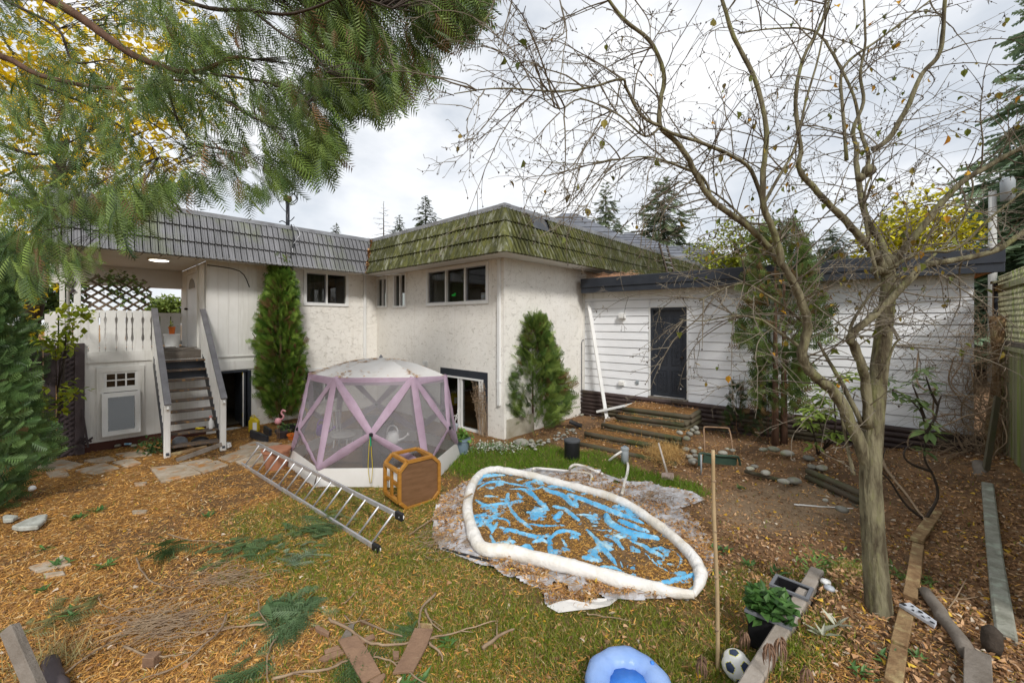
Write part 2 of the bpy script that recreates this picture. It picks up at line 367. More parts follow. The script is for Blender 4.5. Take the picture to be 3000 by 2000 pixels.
# ------------------------------------------------------------------ plan of the place
an = math.radians(42.5); va = Vector((math.sin(an), math.cos(an), 0)); vb = Vector((math.cos(an), -math.sin(an), 0))   # va: away right; vb: towards camera right
C0 = Vector((-.168, 8.75, 0)); I0 = Vector((-4.083, 12.34, 0)); E0 = Vector((1.92, 11.03, 0))
gd = Vector((.777, -.629, 0)).normalized(); gn = Vector((-.629, -.777, 0)).normalized()
class Wall:
    def __init__(s, o, d, n): s.o = o; s.d = d; s.n = n
    def __call__(s, a, n, z): p = s.o + s.d * a + s.n * n; return Vector((p.x, p.y, z))
    def s_of(s, px, n=0):
        k = (px - CX) / F; p = s.o + s.n * n; return (k * p.y - p.x) / (s.d.x - k * s.d.y)
    def sz(s, px, py, n=0):
        a = s.s_of(px, n); p = s.o + s.n * n + s.d * a; return a, CAMZ + (HY - py) / F * p.y
WL = Wall(I0, -va, vb); WB = Wall(I0, vb, -va); WC = Wall(C0, va, vb); WG = Wall(E0, gd, gn)
def terrain(x, y):
    x = np.asarray(x, float); y = np.asarray(y, float)
    s = (x - E0.x) * gd.x + (y - E0.y) * gd.y; d = (x - E0.x) * gn.x + (y - E0.y) * gn.y
    hb = np.clip(.05 + .034 * s, .03, .32)
    h = hb * (1 - sst(d, .6, 3.6)) * sst(s, -2.5, 0.5) * sst(d, -3, -.2)
    # raised bed on the right, behind the concrete edging
    ux, uy = .7518, .6594; ex, ey = 1.526, 2.616
    t = (x - ex) * ux + (y - ey) * uy; r = (x - ex) * uy - (y - ey) * ux
    bed = .25 * sst(r, -.02, .10) * (1 - sst(t, 1.7, 2.9)) * sst(x, 1.2, 1.5)
    slope = .22 * sst(x, 2.6, 5.0) * (1 - sst(y, 5.5, 8))
    h = np.maximum(h, 0) + np.maximum(bed, slope)
    h = h + (fbm(x, y, .9, 4) - .5) * .07 * (1 - .5 * sst(y, 9, 12))
    return h
def GT(px, py):
    z = 0.0
    for _ in range(12):
        p = G(px, py, z); z = .5 * z + .5 * float(terrain(p.x, p.y))
    return G(px, py, z)
def zq(ox, oy, s): return lambda x, y: (ox + x / s, oy + y / s)
Q1 = zq(0, 550, 3.136); Q2 = zq(0, 950, 3.136); Q3 = zq(700, 550, 3.136); Q4 = zq(700, 950, 3.136)
Q5 = zq(1400, 550, 3.136); Q6 = zq(1400, 1050, 3.136); Q7 = zq(2100, 650, 2.6133); Q8 = zq(2100, 1150, 2.6133)
Q9 = zq(0, 1400, 2.6133); QA = zq(800, 1400, 2.6133); QB = zq(1600, 1550, 3.36); QC = zq(2200, 1550, 2.94); QD = zq(0, 0, 2.351); QE = zq(1300, 0, 1.3835); QP = zq(1250, 1300, 2.6133)
QL = zq(0, 700, 1.96); QR = zq(2750, 700, 1.12); QW = lambda x, y: (x * 1.2755, y * 1.2755)
# ------------------------------------------------------------------ ground zones
def zones(x, y):
    """weights: grass, needles, leaves (rest is bare soil)"""
    x = np.asarray(x, float); y = np.maximum(np.asarray(y, float), .3)
    n1 = fbm(x, y, 1.3, 4, 9) - .5; n2 = fbm(x, y, .55, 3, 31) - .5
    def blob(cx, cy, rx, ry, a=0):
        c, s_ = math.cos(a), math.sin(a); dx, dy = x - cx, y - cy
        d = np.sqrt(((dx * c + dy * s_) / rx) ** 2 + ((-dx * s_ + dy * c) / ry) ** 2) + n1 * .9
        return 1 - sst(d, .65, 1.15)
    lush = np.maximum.reduce([blob(.15, 7.3, 1.4, 1.0, .3), blob(1.9, 6.6, 1.3, .5, -.65), blob(.9, 7.3, 1.0, .8), blob(-.9, 7.5, 1.0, .6)])
    mid = np.maximum.reduce([blob(-2.0, 5.2, 1.4, 1.3) * .9, blob(-1.0, 4.4, 1.6, 1.0) * 1., blob(.3, 3.05, 2.1, .85, .1) * 1., blob(1.6, 3.0, .9, .5) * .8, blob(-.6, 3.7, 1.2, .5) * .8, blob(-.4, 2.6, 1.8, .5) * .7, blob(1.9, 3.7, .9, .5, .6) * .5, blob(2.9, 3.9, .7, .25) * .7, blob(-2.3, 3.9, .6, .7) * .4])
    right = sst(x - .35 * (5 - y) + n2 * 1.6, .9, 2.3)
    left = 1 - sst(x + .45 * (y - 4) + n2 * 2.2, -1.4, .4)
    steps = blob(2.4, 8.0, 1.7, 1.2, -.6)
    need = np.clip(np.maximum(left, steps) * (1 - lush), 0, 1)
    gr = np.clip(np.maximum(lush, mid * .8), 0, 1); gr = gr * (1 - .55 * steps * (lush < .3))
    inside_house = 0
    return gr, need, right, lush
def build_ground():
    def axis(lo, hi, step, far):
        core = np.arange(lo, hi + 1e-6, step); e = []
        d = step; p = hi
        while p < far: d *= 1.25; p += d; e.append(p)
        e2 = []; d = step; p = lo
        while p > -far: d *= 1.25; p -= d; e2.append(p)
        return np.array(e2[::-1] + list(core) + e)
    xs = axis(-9.5, 9, .045, 400); ys = axis(1.2, 12.5, .045, 400)
    X, Y = np.meshgrid(xs, ys); Z = terrain(X, Y)
    inside = ((X > -9.5) & (X < 9) & (Y > 1) & (Y < 12.5))
    Z = Z + np.where(inside, (fbm(X, Y, 9, 3, 3) - .5) * .03, 0)
    far = sst(np.hypot(X, Y), 13, 20); Z = Z * (1 - far)
    g, ne, ri, lu = zones(X, Y)
    n = fbm(X, Y, 5, 4, 50)[..., None]; nf = fbm(X, Y, 14, 2, 77)[..., None]
    soil = np.array([.085, .055, .036]) * (.7 + .6 * nf)
    need = np.array([.29, .145, .038]) * (.55 + .8 * n); leafc = np.array([.235, .135, .068]) * (.6 + .75 * n)
    grass = np.array([.11, .13, .02]) * (.6 + .8 * n)
    dirt = np.array([.26, .19, .12]) * (.8 + .4 * nf)
    col = soil.copy()
    def mixin(c, wgt): nonlocal col; wgt = wgt[..., None]; col = col * (1 - wgt) + c * wgt
    patch = sst(fbm(X, Y, 2.2, 4, 12), .34, .5)
    mixin(need, ne * (.35 + .65 * patch)); mixin(leafc, ri * (.45 + .55 * patch))
    bare = (1 - sst(np.hypot((X - 3.5) / 1.1, (Y - 5.4) / .8), .5, 1.1)) * .7; mixin(dirt, bare)
    mixin(grass, g * .95)
    rest = np.clip(1 - ne - ri - g, 0, 1); mixin(need * .7 + leafc * .3, rest * .6)
    V = np.stack([X.ravel(), Y.ravel(), Z.ravel()], 1)
    ny, nx = X.shape; i = np.arange(ny - 1)[:, None] * nx + np.arange(nx - 1)[None]
    Fc = np.stack([i, i + 1, i + nx + 1, i + nx], -1).reshape(-1, 4)
    m = mat('ground_soil', (0, 0, 0), (.10, .06, .03), 38, .95, .9, 60, vcol=True, lo=.5, hi=.8)
    o = np_obj('ground', V, Fc, m, col=col.reshape(-1, 3), smooth=True, kind='structure')
build_ground()

# ------------------------------------------------------------------ the house
house = thing('house', 'cream stucco house with grey and mossy green ribbed mansard roof', 'house', (C0.x, C0.y, 0))
def wallpanel(W, s0, s1, z0, z1, ops, m, name='wall', th=.22, parent=None, n0=0., **k):
    ss = sorted({s0, s1, *[o[0] for o in ops], *[o[1] for o in ops]}); zs = sorted({z0, z1, *[o[2] for o in ops], *[o[3] for o in ops]})
    mb = MB(); ins = lambda a, b: any(o[0] < a < o[1] and o[2] < b < o[3] for o in ops)
    for i in range(len(ss) - 1):
        for j in range(len(zs) - 1):
            a0, a1, b0, b1 = ss[i], ss[i + 1], zs[j], zs[j + 1]
            if ins((a0 + a1) / 2, (b0 + b1) / 2): continue
            for n in (n0, n0 - th): mb.add([W(a0, n, b0), W(a1, n, b0), W(a1, n, b1), W(a0, n, b1)], [(0, 1, 2, 3)])
    for a0, a1, b0, b1 in [(s0, s1, z0, z1)] + list(ops):
        q = [(a0, b0), (a1, b0), (a1, b1), (a0, b1)]
        for i in range(4):
            (a, b), (c, d) = q[i], q[(i + 1) % 4]; mb.add([W(a, n0, b), W(c, n0, d), W(c, n0 - th, d), W(a, n0 - th, b)], [(0, 1, 2, 3)])
    return mb.build(name, m, parent, **k)
def fbox(mb, W, s0, s1, n0, n1, z0, z1): return mb.box(s0, s1, n0, n1, z0, z1, fr=W)
def window(W, s0, s1, z0, z1, cuts, parent, fw=.075, mull=.04, glass='glass', name='window', curtains=(), out=.03, m='white_clean', sashes=()):
    mb = MB()
    fbox(mb, W, s0, s1, -.10, out, z0, z0 + fw); fbox(mb, W, s0, s1, -.10, out, z1 - fw, z1)
    fbox(mb, W, s0, s0 + fw, -.10, out - .003, z0 + fw, z1 - fw); fbox(mb, W, s1 - fw, s1, -.10, out - .003, z0 + fw, z1 - fw)
    a0, a1 = s0 + fw, s1 - fw; xs = [a0] + [a0 + (a1 - a0) * c for c in cuts] + [a1]
    for x in xs[1:-1]: fbox(mb, W, x - mull / 2, x + mull / 2, -.07, out - .012, z0 + fw, z1 - fw)
    f = mb.build(name, M[m], parent)
    for i in range(len(xs) - 1):
        l = xs[i] + (mull / 2 if i else 0); r = xs[i + 1] - (mull / 2 if i < len(xs) - 2 else 0)
        g = MB(); fbox(g, W, l, r, -.055, -.049, z0 + fw, z1 - fw); g.build('pane', M[glass], f)
        if i in sashes:
            g = MB(); t = .022
            fbox(g, W, l, r, -.045, -.015, z0 + fw, z0 + fw + t); fbox(g, W, l, r, -.045, -.015, z1 - fw - t, z1 - fw)
            fbox(g, W, l, l + t, -.045, -.016, z0 + fw + t, z1 - fw - t); fbox(g, W, r - t, r, -.045, -.016, z0 + fw + t, z1 - fw - t); g.build('sash', M['flash'], f)
        if i in curtains:
            n = 14; g = MB(); vs = []
            for k in range(n + 1):
                a = l + (r - l) * k / n; d = -.16 + .02 * math.sin(k * 1.9); vs += [W(a, d, z0 + fw), W(a, d, z1 - fw)]
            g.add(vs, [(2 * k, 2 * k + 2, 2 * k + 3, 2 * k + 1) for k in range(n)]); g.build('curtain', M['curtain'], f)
    return f
ZS = 3.89                                     # soffit level
LB = (I0 - C0).length
sA = WL.s_of(604); sC = WL.s_of(752); sDeck = WL.s_of(240)
def op(W, x0, y0, x1, y1, n=0):
    a, z1a = W.sz(x0, y0, n); b, z0b = W.sz(x1, y1, n); _, z1b = W.sz(x1, y0, n); _, z0a = W.sz(x0, y1, n)
    return min(a, b), max(a, b), z0a * .5 + z0b * .5, z1a * .5 + z1b * .5
wU = op(WL, 889, 796, 1020, 896); wLo = op(WL, 884, 1076, 1010, 1180); wBd = op(WL, 642, 1087, 729, 1320)
wBd = (wBd[0], wBd[1], .0, wBd[3])
wallpanel(WL, 0, sC, -.3, ZS, [wU, wLo], M['stucco'], parent=house)
wallpanel(WL, sC + .002, sA, 1.72, ZS, [], M['white'], parent=house, n0=.02, label='smooth white vertical panelling')
wallpanel(WL, sC + .002, sA, -.3, 1.716, [wBd], M['white'], parent=house, n0=.01)
mb = MB()
for z in (1.70, 1.40): fbox(mb, WL, sC + .01, sA, .012, .045, z, z + (.03 if z > 1.5 else .2))
mb.build('band_board', M['white'], house)
x = sC + .18
while x < sA:                                    # grooves of the vertical panelling as battens
    mb = MB(); fbox(mb, WL, x, x + .012, .021, .026, 1.76, ZS); mb.build('batten', M['soffit'], house); x += .2
nb1 = op(WB, 1105, 813, 1135, 901); nb2 = op(WB, 1154, 801, 1191, 901); tb = op(WB, 1250, 779, 1432, 893)
sl = op(WB, 1291, 1083, 1429, 1296); sl = (sl[0], sl[1], .0, sl[3])
wallpanel(WB, 0, LB - .003, -.3, ZS, [nb1, nb2, tb, sl], M['stucco'], parent=house)
LC = (E0 - C0).length
wallpanel(WC, 0, LC + .15, -.3, ZS, [], M['stucco'], parent=house, th=.2)
wallpanel(WC, LC + .15, 11.5, 3.2, ZS, [], M['cream'], parent=house, th=.2)
mb = MB(); fbox(mb, WC, .06, .98, .003, .035, -.3, .42); mb.build('foundation', mat('foundation_concrete', (.42, .39, .32), (.3, .27, .2), 3, .9, .4, 40), house, bevel=.01)
# body behind: inner walls keep the rooms dark
mb = MB()
for W, a, b, n in ((WL, -1.5, sA, -2.6), (WB, -2., LB - .3, -2.6)):
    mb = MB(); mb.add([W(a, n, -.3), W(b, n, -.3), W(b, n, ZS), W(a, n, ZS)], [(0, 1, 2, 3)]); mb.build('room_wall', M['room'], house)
mb = MB()
P = [WL(sA, -.23, 0), WL(-2.6, -.23, 0), WC(0.3, -.22, 0)]
def slab(z, lo=0.):
    pts = [WL(sA - .01, -.24, z), WL(.23, -.24, z), WB(.24, -.24, z), WB(LB - .22, -.24, z), WC(11.4, -.22, z), WC(11.4, -6.5, z), WL(-1.5, -6.5, z), WL(-1.5, -2.6, z), WL(sA - .01, -2.6, z)]
    return pts
for z in (ZS - .03, 1.75, .06):
    p = slab(z); mb.add(p, [tuple(range(len(p)))])
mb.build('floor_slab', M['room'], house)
mb = MB(); mb.add([WL(sA - .02, -.23, -.3), WL(sA - .02, -2.6, -.3), WL(sA - .02, -2.6, ZS), WL(sA - .02, -.23, ZS)], [(0, 1, 2, 3)]); mb.build('end_wall', M['cream'], house); mb = MB()
mb.add([WC(11.4, -.2, -.3), WC(11.4, -6.5, -.3), WC(11.4, -6.5, ZS), WC(11.4, -.2, ZS)], [(0, 1, 2, 3)])
mb.build('end_wall', M['cream'], house)
f = window(WL, *wU, [.5], house, curtains=(1,), sashes=(1,))
mb = MB(); s0, s1, z0, z1 = wU; c = s0 + (s1 - s0) * .1
fbox(mb, WL, c, c + .16, -.9, -.6, z0, z1 - .1); fbox(mb, WL, c + .16, c + .55, -.95, -.9, z0 + .45, z0 + .5); fbox(mb, WL, c + .16, c + .2, -.95, -.9, z0, z0 + .8); fbox(mb, WL, c + .5, c + .54, -.95, -.9, z0, z0 + .8)
mb.build('cabinet', M['wood_warm'], f)
window(WL, *wLo, [.5], house)
window(WB, *nb1, [.55], house, fw=.05, mull=.03); window(WB, *nb2, [.5], house, fw=.05, mull=.03)
f = window(WB, *tb, [.335, .665], house, fw=.075, curtains=(0, 1), sashes=(0, 2))
mb = MB(); s0, s1, z0, z1 = tb; c = s0 + (s1 - s0) * .46; mb.lathe(WB(c, -.03, z0 + .24), [(.002, -.03), (.05, -.02), (.055, 0), (.03, .02), (.002, .03)], 10)
mb.lathe(WB(c + .05, -.03, z0 + .27), [(.002, -.02), (.02, -.01), (.022, .01), (.002, .025)], 8)
mb.build('green_sticker', mat('green_sticker', (.03, .65, .08), None, rough=.4), f)
# sliding glass door in a charcoal surround
s0, s1, z0, z1 = sl; mb = MB()
fbox(mb, WB, s0, s1, -.12, .012, z1 - .17, z1); fbox(mb, WB, s0, s0 + .12, -.12, .010, z0, z1 - .17); fbox(mb, WB, s1 - .13, s1, -.12, .010, z0, z1 - .17)
mb.build('door_surround', M['charcoal'], house)
sd_ = MB(); a0, a1 = s0 + .12, s1 - .13; zt = z1 - .17; md = a0 + (a1 - a0) * .42
fbox(sd_, WB, a0, a1, -.06, .03, zt - .04, zt); fbox(sd_, WB, a0, a1, -.06, .03, z0, z0 + .05)
for q in (a0, md - .04, md + .06, a1 - .05, a1 - .14): fbox(sd_, WB, q, q + .035, -.05, .026, z0 + .05, zt - .04)
sdo = sd_.build('sliding_door', M['white_clean'], house)
for l, r in ((a0 + .035, md - .04), (md + .095, a1 - .14)):
    g = MB(); fbox(g, WB, l, r, -.03, -.024, z0 + .05, zt - .04); g.build('pane', M['glass'], sdo)
# vent on wall
a, z = WB.sz(1241, 1055); b, zb = WB.sz(1255, 1082); mb = MB()
for i in range(5): q = zb + (z - zb) * i / 5; fbox(mb, WB, a, b, .002, .03, q, q + (z - zb) / 7)
mb.build('wall_vent', M['white_clean'], house)
# basement doorway with its dark door ajar
s0, s1, z0, z1 = wBd; mb = MB()
fbox(mb, WL, s0 - .04, s0 + .03, -.1, .03, z0, z1); fbox(mb, WL, s0 + .03, s1, -.1, .03, z1 - .03, z1 + .02)
mb.build('door_frame', M['charcoal'], house)
mb = MB(); fbox(mb, WL, s0 + .07, s0 + .11, -.75, .02, z0 + .02, z1 - .06); d = mb.build('basement_door', M['charcoal'], house)
mb = MB(); fbox(mb, WL, s0 + .112, s0 + .13, -.02, .024, z0 + .02, z1 - .06); mb.build('door_edge', M['white'], d)
for zz in (.25, 1.25):
    mb = MB(); fbox(mb, WL, s0 + .131, s0 + .136, -.018, .022, z0 + zz, z0 + zz + .1); mb.build('hinge', M['yellow'], d)
# soffits
def sofpoly(W, pts, z, m, name, th=.03):
    mb = MB(); mb.prism(pts, lambda u, v, t: W(u, v, t), z, z + th); return mb.build(name, m, house)
sEnd = WL.s_of(130, .65)
sofpoly(WL, [(0.0, 0.0), (sEnd, 0.0), (sEnd, .64), (.64, .64)], ZS, M['soffit'], 'soffit')
sofpoly(WB, [(0.0, 0.0), (.64, .64), (LB + .64, .64), (LB, 0)], ZS + .002, M['soffit'], 'soffit')
sofpoly(WC, [(0, 0), (-.64, .64), (11.4, .64), (11.4, 0)], ZS + .001, M['soffit'], 'soffit')
q = sA + .2; 
while q < sEnd - .1:
    mb = MB(); fbox(mb, WL, q, q + .012, .02, .63, ZS - .006, ZS - .001); mb.build('soffit_joint', M['old_wood'], house); q += .3
# mansard: a sheathed slope and its ribbed metal tiles
NB_, NT_, ZB, ZT = .66, .30, 3.87, 4.885
roof = MB()
def slope(W, a_b, a_t, b_b, b_t):
    roof.add([W(a_b, NB_ - .03, ZB), W(b_b, NB_ - .03, ZB), W(b_t, NT_ - .03, ZT), W(a_t, NT_ - .03, ZT)], [(0, 1, 2, 3)])
slope(WL, NB_, NT_, sEnd, sEnd); slope(WB, NB_, NT_, LB + NB_, LB + NT_); slope(WC, -NB_, -NT_, 11.4, 11.4)
top = [WL(sEnd, NT_, ZT - .12), WL(NT_, NT_, ZT - .12), WB(LB + NT_, NT_, ZT - .12), WC(11.4, NT_, ZT - .12), WC(11.4, -6.5, ZT - .12), WL(sEnd, -6.5, ZT - .12)]
roof.add(top, [tuple(range(6))])
roof.add([WL(sEnd, NB_ - .03, ZB), WL(sEnd, -6.5, ZB), WL(sEnd, -6.5, ZT), WL(sEnd, NT_ - .03, ZT)], [(0, 1, 2, 3)])
roof.add([WC(11.4, NB_ - .03, ZB), WC(11.4, -6.5, ZB), WC(11.4, -6.5, ZT), WC(11.4, NT_ - .03, ZT)], [(0, 1, 2, 3)])
roof_o = roof.build('roof', M['roof_dark'], house)
mb = MB()
for W, a, b in ((WL, NT_ - .05, sEnd), (WB, NT_ - .05, LB + NT_ + .06), (WC, -NT_ - .06, 11.4)):
    mb.box(a, b, NT_ - .12, NT_ + .045, ZT - .015, ZT + .035, fr=W); mb.box(a, b, NT_ + .02, NT_ + .047, ZT - .06, ZT - .014, fr=W)
mb.build('roof_flashing', M['flash'], roof_o)
TW = .118; SL = math.hypot(NB_ - NT_, ZT - ZB); CL = SL / 3
def tile_mesh(m, k):
    xs = [.010, .012, .024, .030, .066, .071, .076, TW - .006]; zs_ = [.0, .034, .034, .010, .008, .018, .008, .006]
    v = []; f = []
    for y, dz in ((-.014, .034), (CL - .016, -.004)):
        v += [(x_, y, z_ + dz) for x_, z_ in zip(xs, zs_)]
    n = len(xs); f += [(i, i + 1, n + i + 1, n + i) for i in range(n - 1)]
    v += [(x_, -.014, -.012) for x_ in xs]; f += [(2 * n + i, 2 * n + i + 1, i + 1, i) for i in range(n - 1)]
    me = bpy.data.meshes.new('roof_tile'); me.from_pydata(v, [], f); me.materials.append(m); me.update(); return me
tm_g, tm_m = tile_mesh(M['roof_grey'], 0), tile_mesh(M['roof_moss'], 1)
tiles = []
for W, kind, e0, e1 in ((WL, 'g', +1, 0), (WB, 'm', +1, +1), (WC, 'm', -1, 0)):
    Lw = {id(WL): sEnd, id(WB): LB, id(WC): 11.4}[id(W)]
    up = Vector((W.n.x * (NT_ - NB_), W.n.y * (NT_ - NB_), ZT - ZB)).normalized(); xd = W.d.normalized(); nn = xd.cross(up)
    flip = nn.dot(W.n) < 0
    for j in range(3):
        t0 = j / 3; nb_ = NB_ + (NT_ - NB_) * t0; zb_ = ZB + (ZT - ZB) * t0; nm = NB_ + (NT_ - NB_) * (t0 + .17)
        a = nm * e0; b = Lw + nm * e1; cnt = int((b - a) / TW)
        for i in range(cnt + 1):
            s = a + i * TW
            if s + TW > b + .04: continue
            if W is WC and j == 2 and .45 < s < 1.0: continue
            o = W(s + (TW if flip else 0), nb_, zb_); xx = -xd if flip else xd; zz = xx.cross(up)
            mt = Matrix(((xx.x, up.x, zz.x, o.x), (xx.y, up.y, zz.y, o.y), (xx.z, up.z, zz.z, o.z), (0, 0, 0, 1)))
            c = W(s + TW / 2, nb_, zb_ + .15)
            hid = proj(c.x, c.y, c.z)[0] < 345
            tiles.append(((c.y ** 2 + (500 if hid else 0)), mt, kind))
tiles.sort(key=lambda t: t[0])
hl = wloc(roof_o)
for _, mt, k in tiles[:300]:
    o = link('roof_tile', tm_g if k == 'g' else tm_m, roof_o); mt2 = mt.copy(); mt2.translation = mt.translation - hl
    mt2 = mt2 @ Matrix.Rotation(R.uniform(-.006, .006), 4, 'X'); o.matrix_local = mt2
for k, me in (('g', tm_g), ('m', tm_m)):
    rest = [t for t in tiles[300:] if t[2] == k]
    if not rest: continue
    pv = np.array([v.co for v in me.vertices]); pf = np.array([p.vertices[:] for p in me.polygons])
    rot = np.array([[list(r)[:3] for r in t[1].to_3x3()] for t in rest]); off = np.array([t[1].translation for t in rest])
    v, fc, _ = inst(pv, pf, rot, off, np.ones(len(rest)))
    np_obj('roof_tile_rows', v, fc, me.materials[0], roof_o, kind='stuff')
# hip caps on the outer corner, leaf filled valley on the inner one, the patched panel
for j in range(3):
    mb = MB(); vs = []
    for t, dn in ((j / 3 - .012, .05), ((j + 1) / 3, .02)):
        n_ = NB_ + (NT_ - NB_) * t; z = ZB + (ZT - ZB) * t; n2 = n_ + dn
        vs += [WB(LB + n_ - .13, n_ + dn, z), WB(LB + n2 - .03, n2 + .012, z), WC(-n2 + .03, n2 + .012, z), WC(-n_ + .16, n_ + dn, z)]
    mb.add(vs, [(0, 1, 5, 4), (1, 2, 6, 5), (2, 3, 7, 6), (3, 2, 1, 0)]); mb.build('hip_cap', M['roof_moss'], roof_o)
mb = MB()
j = 2; vs = []
for t, dn in ((.655, .035), (.97, .02)):
    n_ = NB_ + (NT_ - NB_) * t; z = ZB + (ZT - ZB) * t
    for s in (.45, .63, .81, 1.0): vs.append(WC(s - (.05 if t > .9 else 0), n_ + dn + .008 * math.sin(s * 30), z))
mb.add(vs, [(i, i + 1, i + 5, i + 4) for i in range(3)]); mb.build('patch_panel', M['roof_dark'], roof_o)
# downspouts
def downspout(W, s, n0, z0, z1, parent, wd=.07, m='white_clean'):
    mb = MB(); fbox(mb, W, s - wd / 2, s + wd / 2, n0, n0 + .055, z0, z1)
    for zz in (z0 + .5, z1 - .6): fbox(mb, W, s - wd / 2 - .02, s + wd / 2 + .02, n0, n0 + .06, zz, zz + .025)
    return mb.build('downspout', M[m], parent)
downspout(WL, WL.s_of(1067), .004, .3, ZS, house); downspout(WB, WB.s_of(1465), .004, .72, ZS, house)
# ------------------------------------------------------------------ the porch
DZ = 1.9
k = (531 - CX) / F; p = WL(sA, 0, 0); PD = (p.x - k * p.y) / (vb.x - k * vb.y)      # depth of the porch from its right wall
PDn = PD
def Wp(a, n, z): p = WL(sA, 0, 0) - vb * a + (-va) * n; return Vector((p.x, p.y, z))   # porch right wall: a = into the house, n = out to the left
mb = MB(); mb.box(0, PDn, -.15, .0, DZ - .2, ZS, fr=Wp); mb.build('porch_wall', M['white'], house)
def aw(px):
    k = (px - CX) / F; p = WL(sA, 0, 0); return (p.x - k * p.y) / (vb.x - k * vb.y)
d0, d1 = aw(580), aw(551)
mb = MB(); mb.box(d0 - .08, d0, 0, .03, DZ, 3.98 - .1, fr=Wp); mb.box(d1, d1 + .08, 0, .03, DZ, ZS - .02, fr=Wp); mb.box(d0, d1, 0, .028, 3.72, 3.80, fr=Wp); mb.build('door_trim', M['white'], house)
mb = MB(); mb.box(d0 + .01, d1 - .01, .001, .02, DZ + .02, 3.71, fr=Wp); dr = mb.build('porch_door', M['white_clean'], house)
mb = MB(); cx = (d0 + d1) / 2; rr = (d1 - d0) * .3
poly = [(cx + rr * math.cos(t), 3.35 + .25 * math.sin(t)) for t in [math.pi * i / 10 for i in range(11)]]
mb.prism(poly, lambda u, v, t: Wp(u, t, v), .021, .028); mb.build('fanlight', M['glass_dim'], dr)
mb = MB(); c = Wp(d1 - .1, .06, DZ + .95); mb.lathe(c, [(.01, -.03), (.035, -.02), (.035, .02), (.01, .03)], 10); mb.build('knob', M['bark_dark'], dr)
mb = MB(); mb.prism([(sA + .002, -PDn - .0), (sEnd, -PDn), (sEnd, 0), (sA + .002, 0)], lambda u, v, t: WL(u, v, t), DZ - .16, DZ - .03); mb.build('deck', M['old_wood'], house)
mb = MB(); mb.prism([(sA + .002, -PDn), (sEnd, -PDn), (sEnd, .0), (sA + .002, .0)], lambda u, v, t: WL(u, v, t), ZS + .004, ZS + .04); mb.build('porch_ceiling', M['soffit'], house)
mb = MB(); fbox(mb, WL, sA, sEnd, -PDn - .12, -PDn + .12, 3.42, ZS); mb.build('porch_beam', M['soffit'], house)
# far railing of the porch
mb = MB(); fbox(mb, WL, sA + .0, sEnd, -PDn, -PDn + .05, 2.66, 2.76); fbox(mb, WL, sA, sEnd, -PDn, -PDn + .05, DZ, DZ + .12); rl = mb.build('far_railing', M['white'], house)
s = sA + .02
while s < sEnd - .1:
    mb = MB(); fbox(mb, WL, s, s + .2, -PDn + .052, -PDn + .075, DZ + .05, 2.70); mb.build('baluster_board', M['white'], rl); s += .225
# front: posts, cut-out boards, fascia
sP0, sP1 = WL.s_of(237), WL.s_of(223)
mb = MB(); fbox(mb, WL, min(sP0, sP1), max(sP0, sP1) + .03, -.10, .02, .2, ZS); mb.build('porch_post', M['white'], house, bevel=.006)
a = WL.s_of(190); mb = MB(); fbox(mb, WL, a, a + .07, -.3, -.22, .2, ZS); mb.build('porch_post', M['white'], house)
mb = MB(); fbox(mb, WL, max(sP0, sP1) + .08, a - .02, -.5, -.46, DZ - .1, ZS - .3); mb.build('end_board', M['white'], house)
prof = [(1118, 3), (1180, 3), (1200, 15), (1218, 14), (1255, 6), (1290, 5), (1303, 11), (1315, 6), (1350, 8), (1395, 15), (1418, 10), (1430, 3), (1522, 3)]
bx = [752, 812, 912, 967, 1068, 1162, 1215, 1312, 1392]
rail = MB(); s0 = WL.s_of(Q1(1400, 0)[0]); s1 = WL.s_of(238)
zb_ = WL.sz(350, 1058)[1]
fbox(rail, WL, s0, s1, -.05, -.01, 2.60, 2.68)
ro = rail.build('front_railing', M['white'], house); rail = MB(); fbox(rail, WL, s0, s1, -.05, -.012, 1.9, 1.98); rail.build('bottom_rail', M['white'], ro)
mb = MB(); fbox(mb, WL, s0, s1, -.01, .03, zb_ - .005, zb_ + .21); mb.build('deck_fascia', M['white'], house)
ztop, zbot = 2.745, zb_ + .2
for i in range(len(bx) - 1):
    L_, R_ = bx[i], bx[i + 1]; pts = []
    for yy, h in prof: pts.append((WL.s_of(Q1(L_ + (h if i else 1), 0)[0]), ztop + (zbot - ztop) * (yy - 1118) / (1522 - 1118)))
    for yy, h in reversed(prof): pts.append((WL.s_of(Q1(R_ - h, 0)[0]), ztop + (zbot - ztop) * (yy - 1118) / (1522 - 1118)))
    mb = MB(); mb.prism(pts[::-1], lambda u, v, t: WL(u, t, v), .001, .02); mb.build('baluster_board', M['white'], ro)
# wall under the deck with its two-part window
wA = op(WL, *Q2(885, 385), *Q2(1325, 1020)); wA = (wA[0], wA[1], wA[2], wA[3])
sW0 = sA
wallpanel(WL, sA + .002, sDeck + .02, .16, zb_ - .006, [(wA[0] + .07, wA[1] - .07, wA[2] + .05, wA[3] - .07)], M['white'], parent=house, n0=.0, th=.1)
s = sA + .15
while s < sDeck:
    if not wA[0] - .02 < s < wA[1] + .02:
        mb = MB(); fbox(mb, WL, s, s + .009, .001, .005, .17, zb_ - .01); mb.build('batten', M['soffit'], house)
    s += .145
a0, a1, z0, z1 = wA; mb = MB(); t = .1
fbox(mb, WL, a0, a1, -.04, .03, z1 - t, z1); fbox(mb, WL, a0, a1, -.04, .03, z0, z0 + t * .7); fbox(mb, WL, a0, a0 + t, -.04, .027, z0 + t * .7, z1 - t); fbox(mb, WL, a1 - t, a1, -.04, .027, z0 + t * .7, z1 - t)
zm = z0 + (z1 - z0) * .655; fbox(mb, WL, a0 + t, a1 - t, -.04, .025, zm - .02, zm + .05)
wf = mb.build('window', M['white'], house)
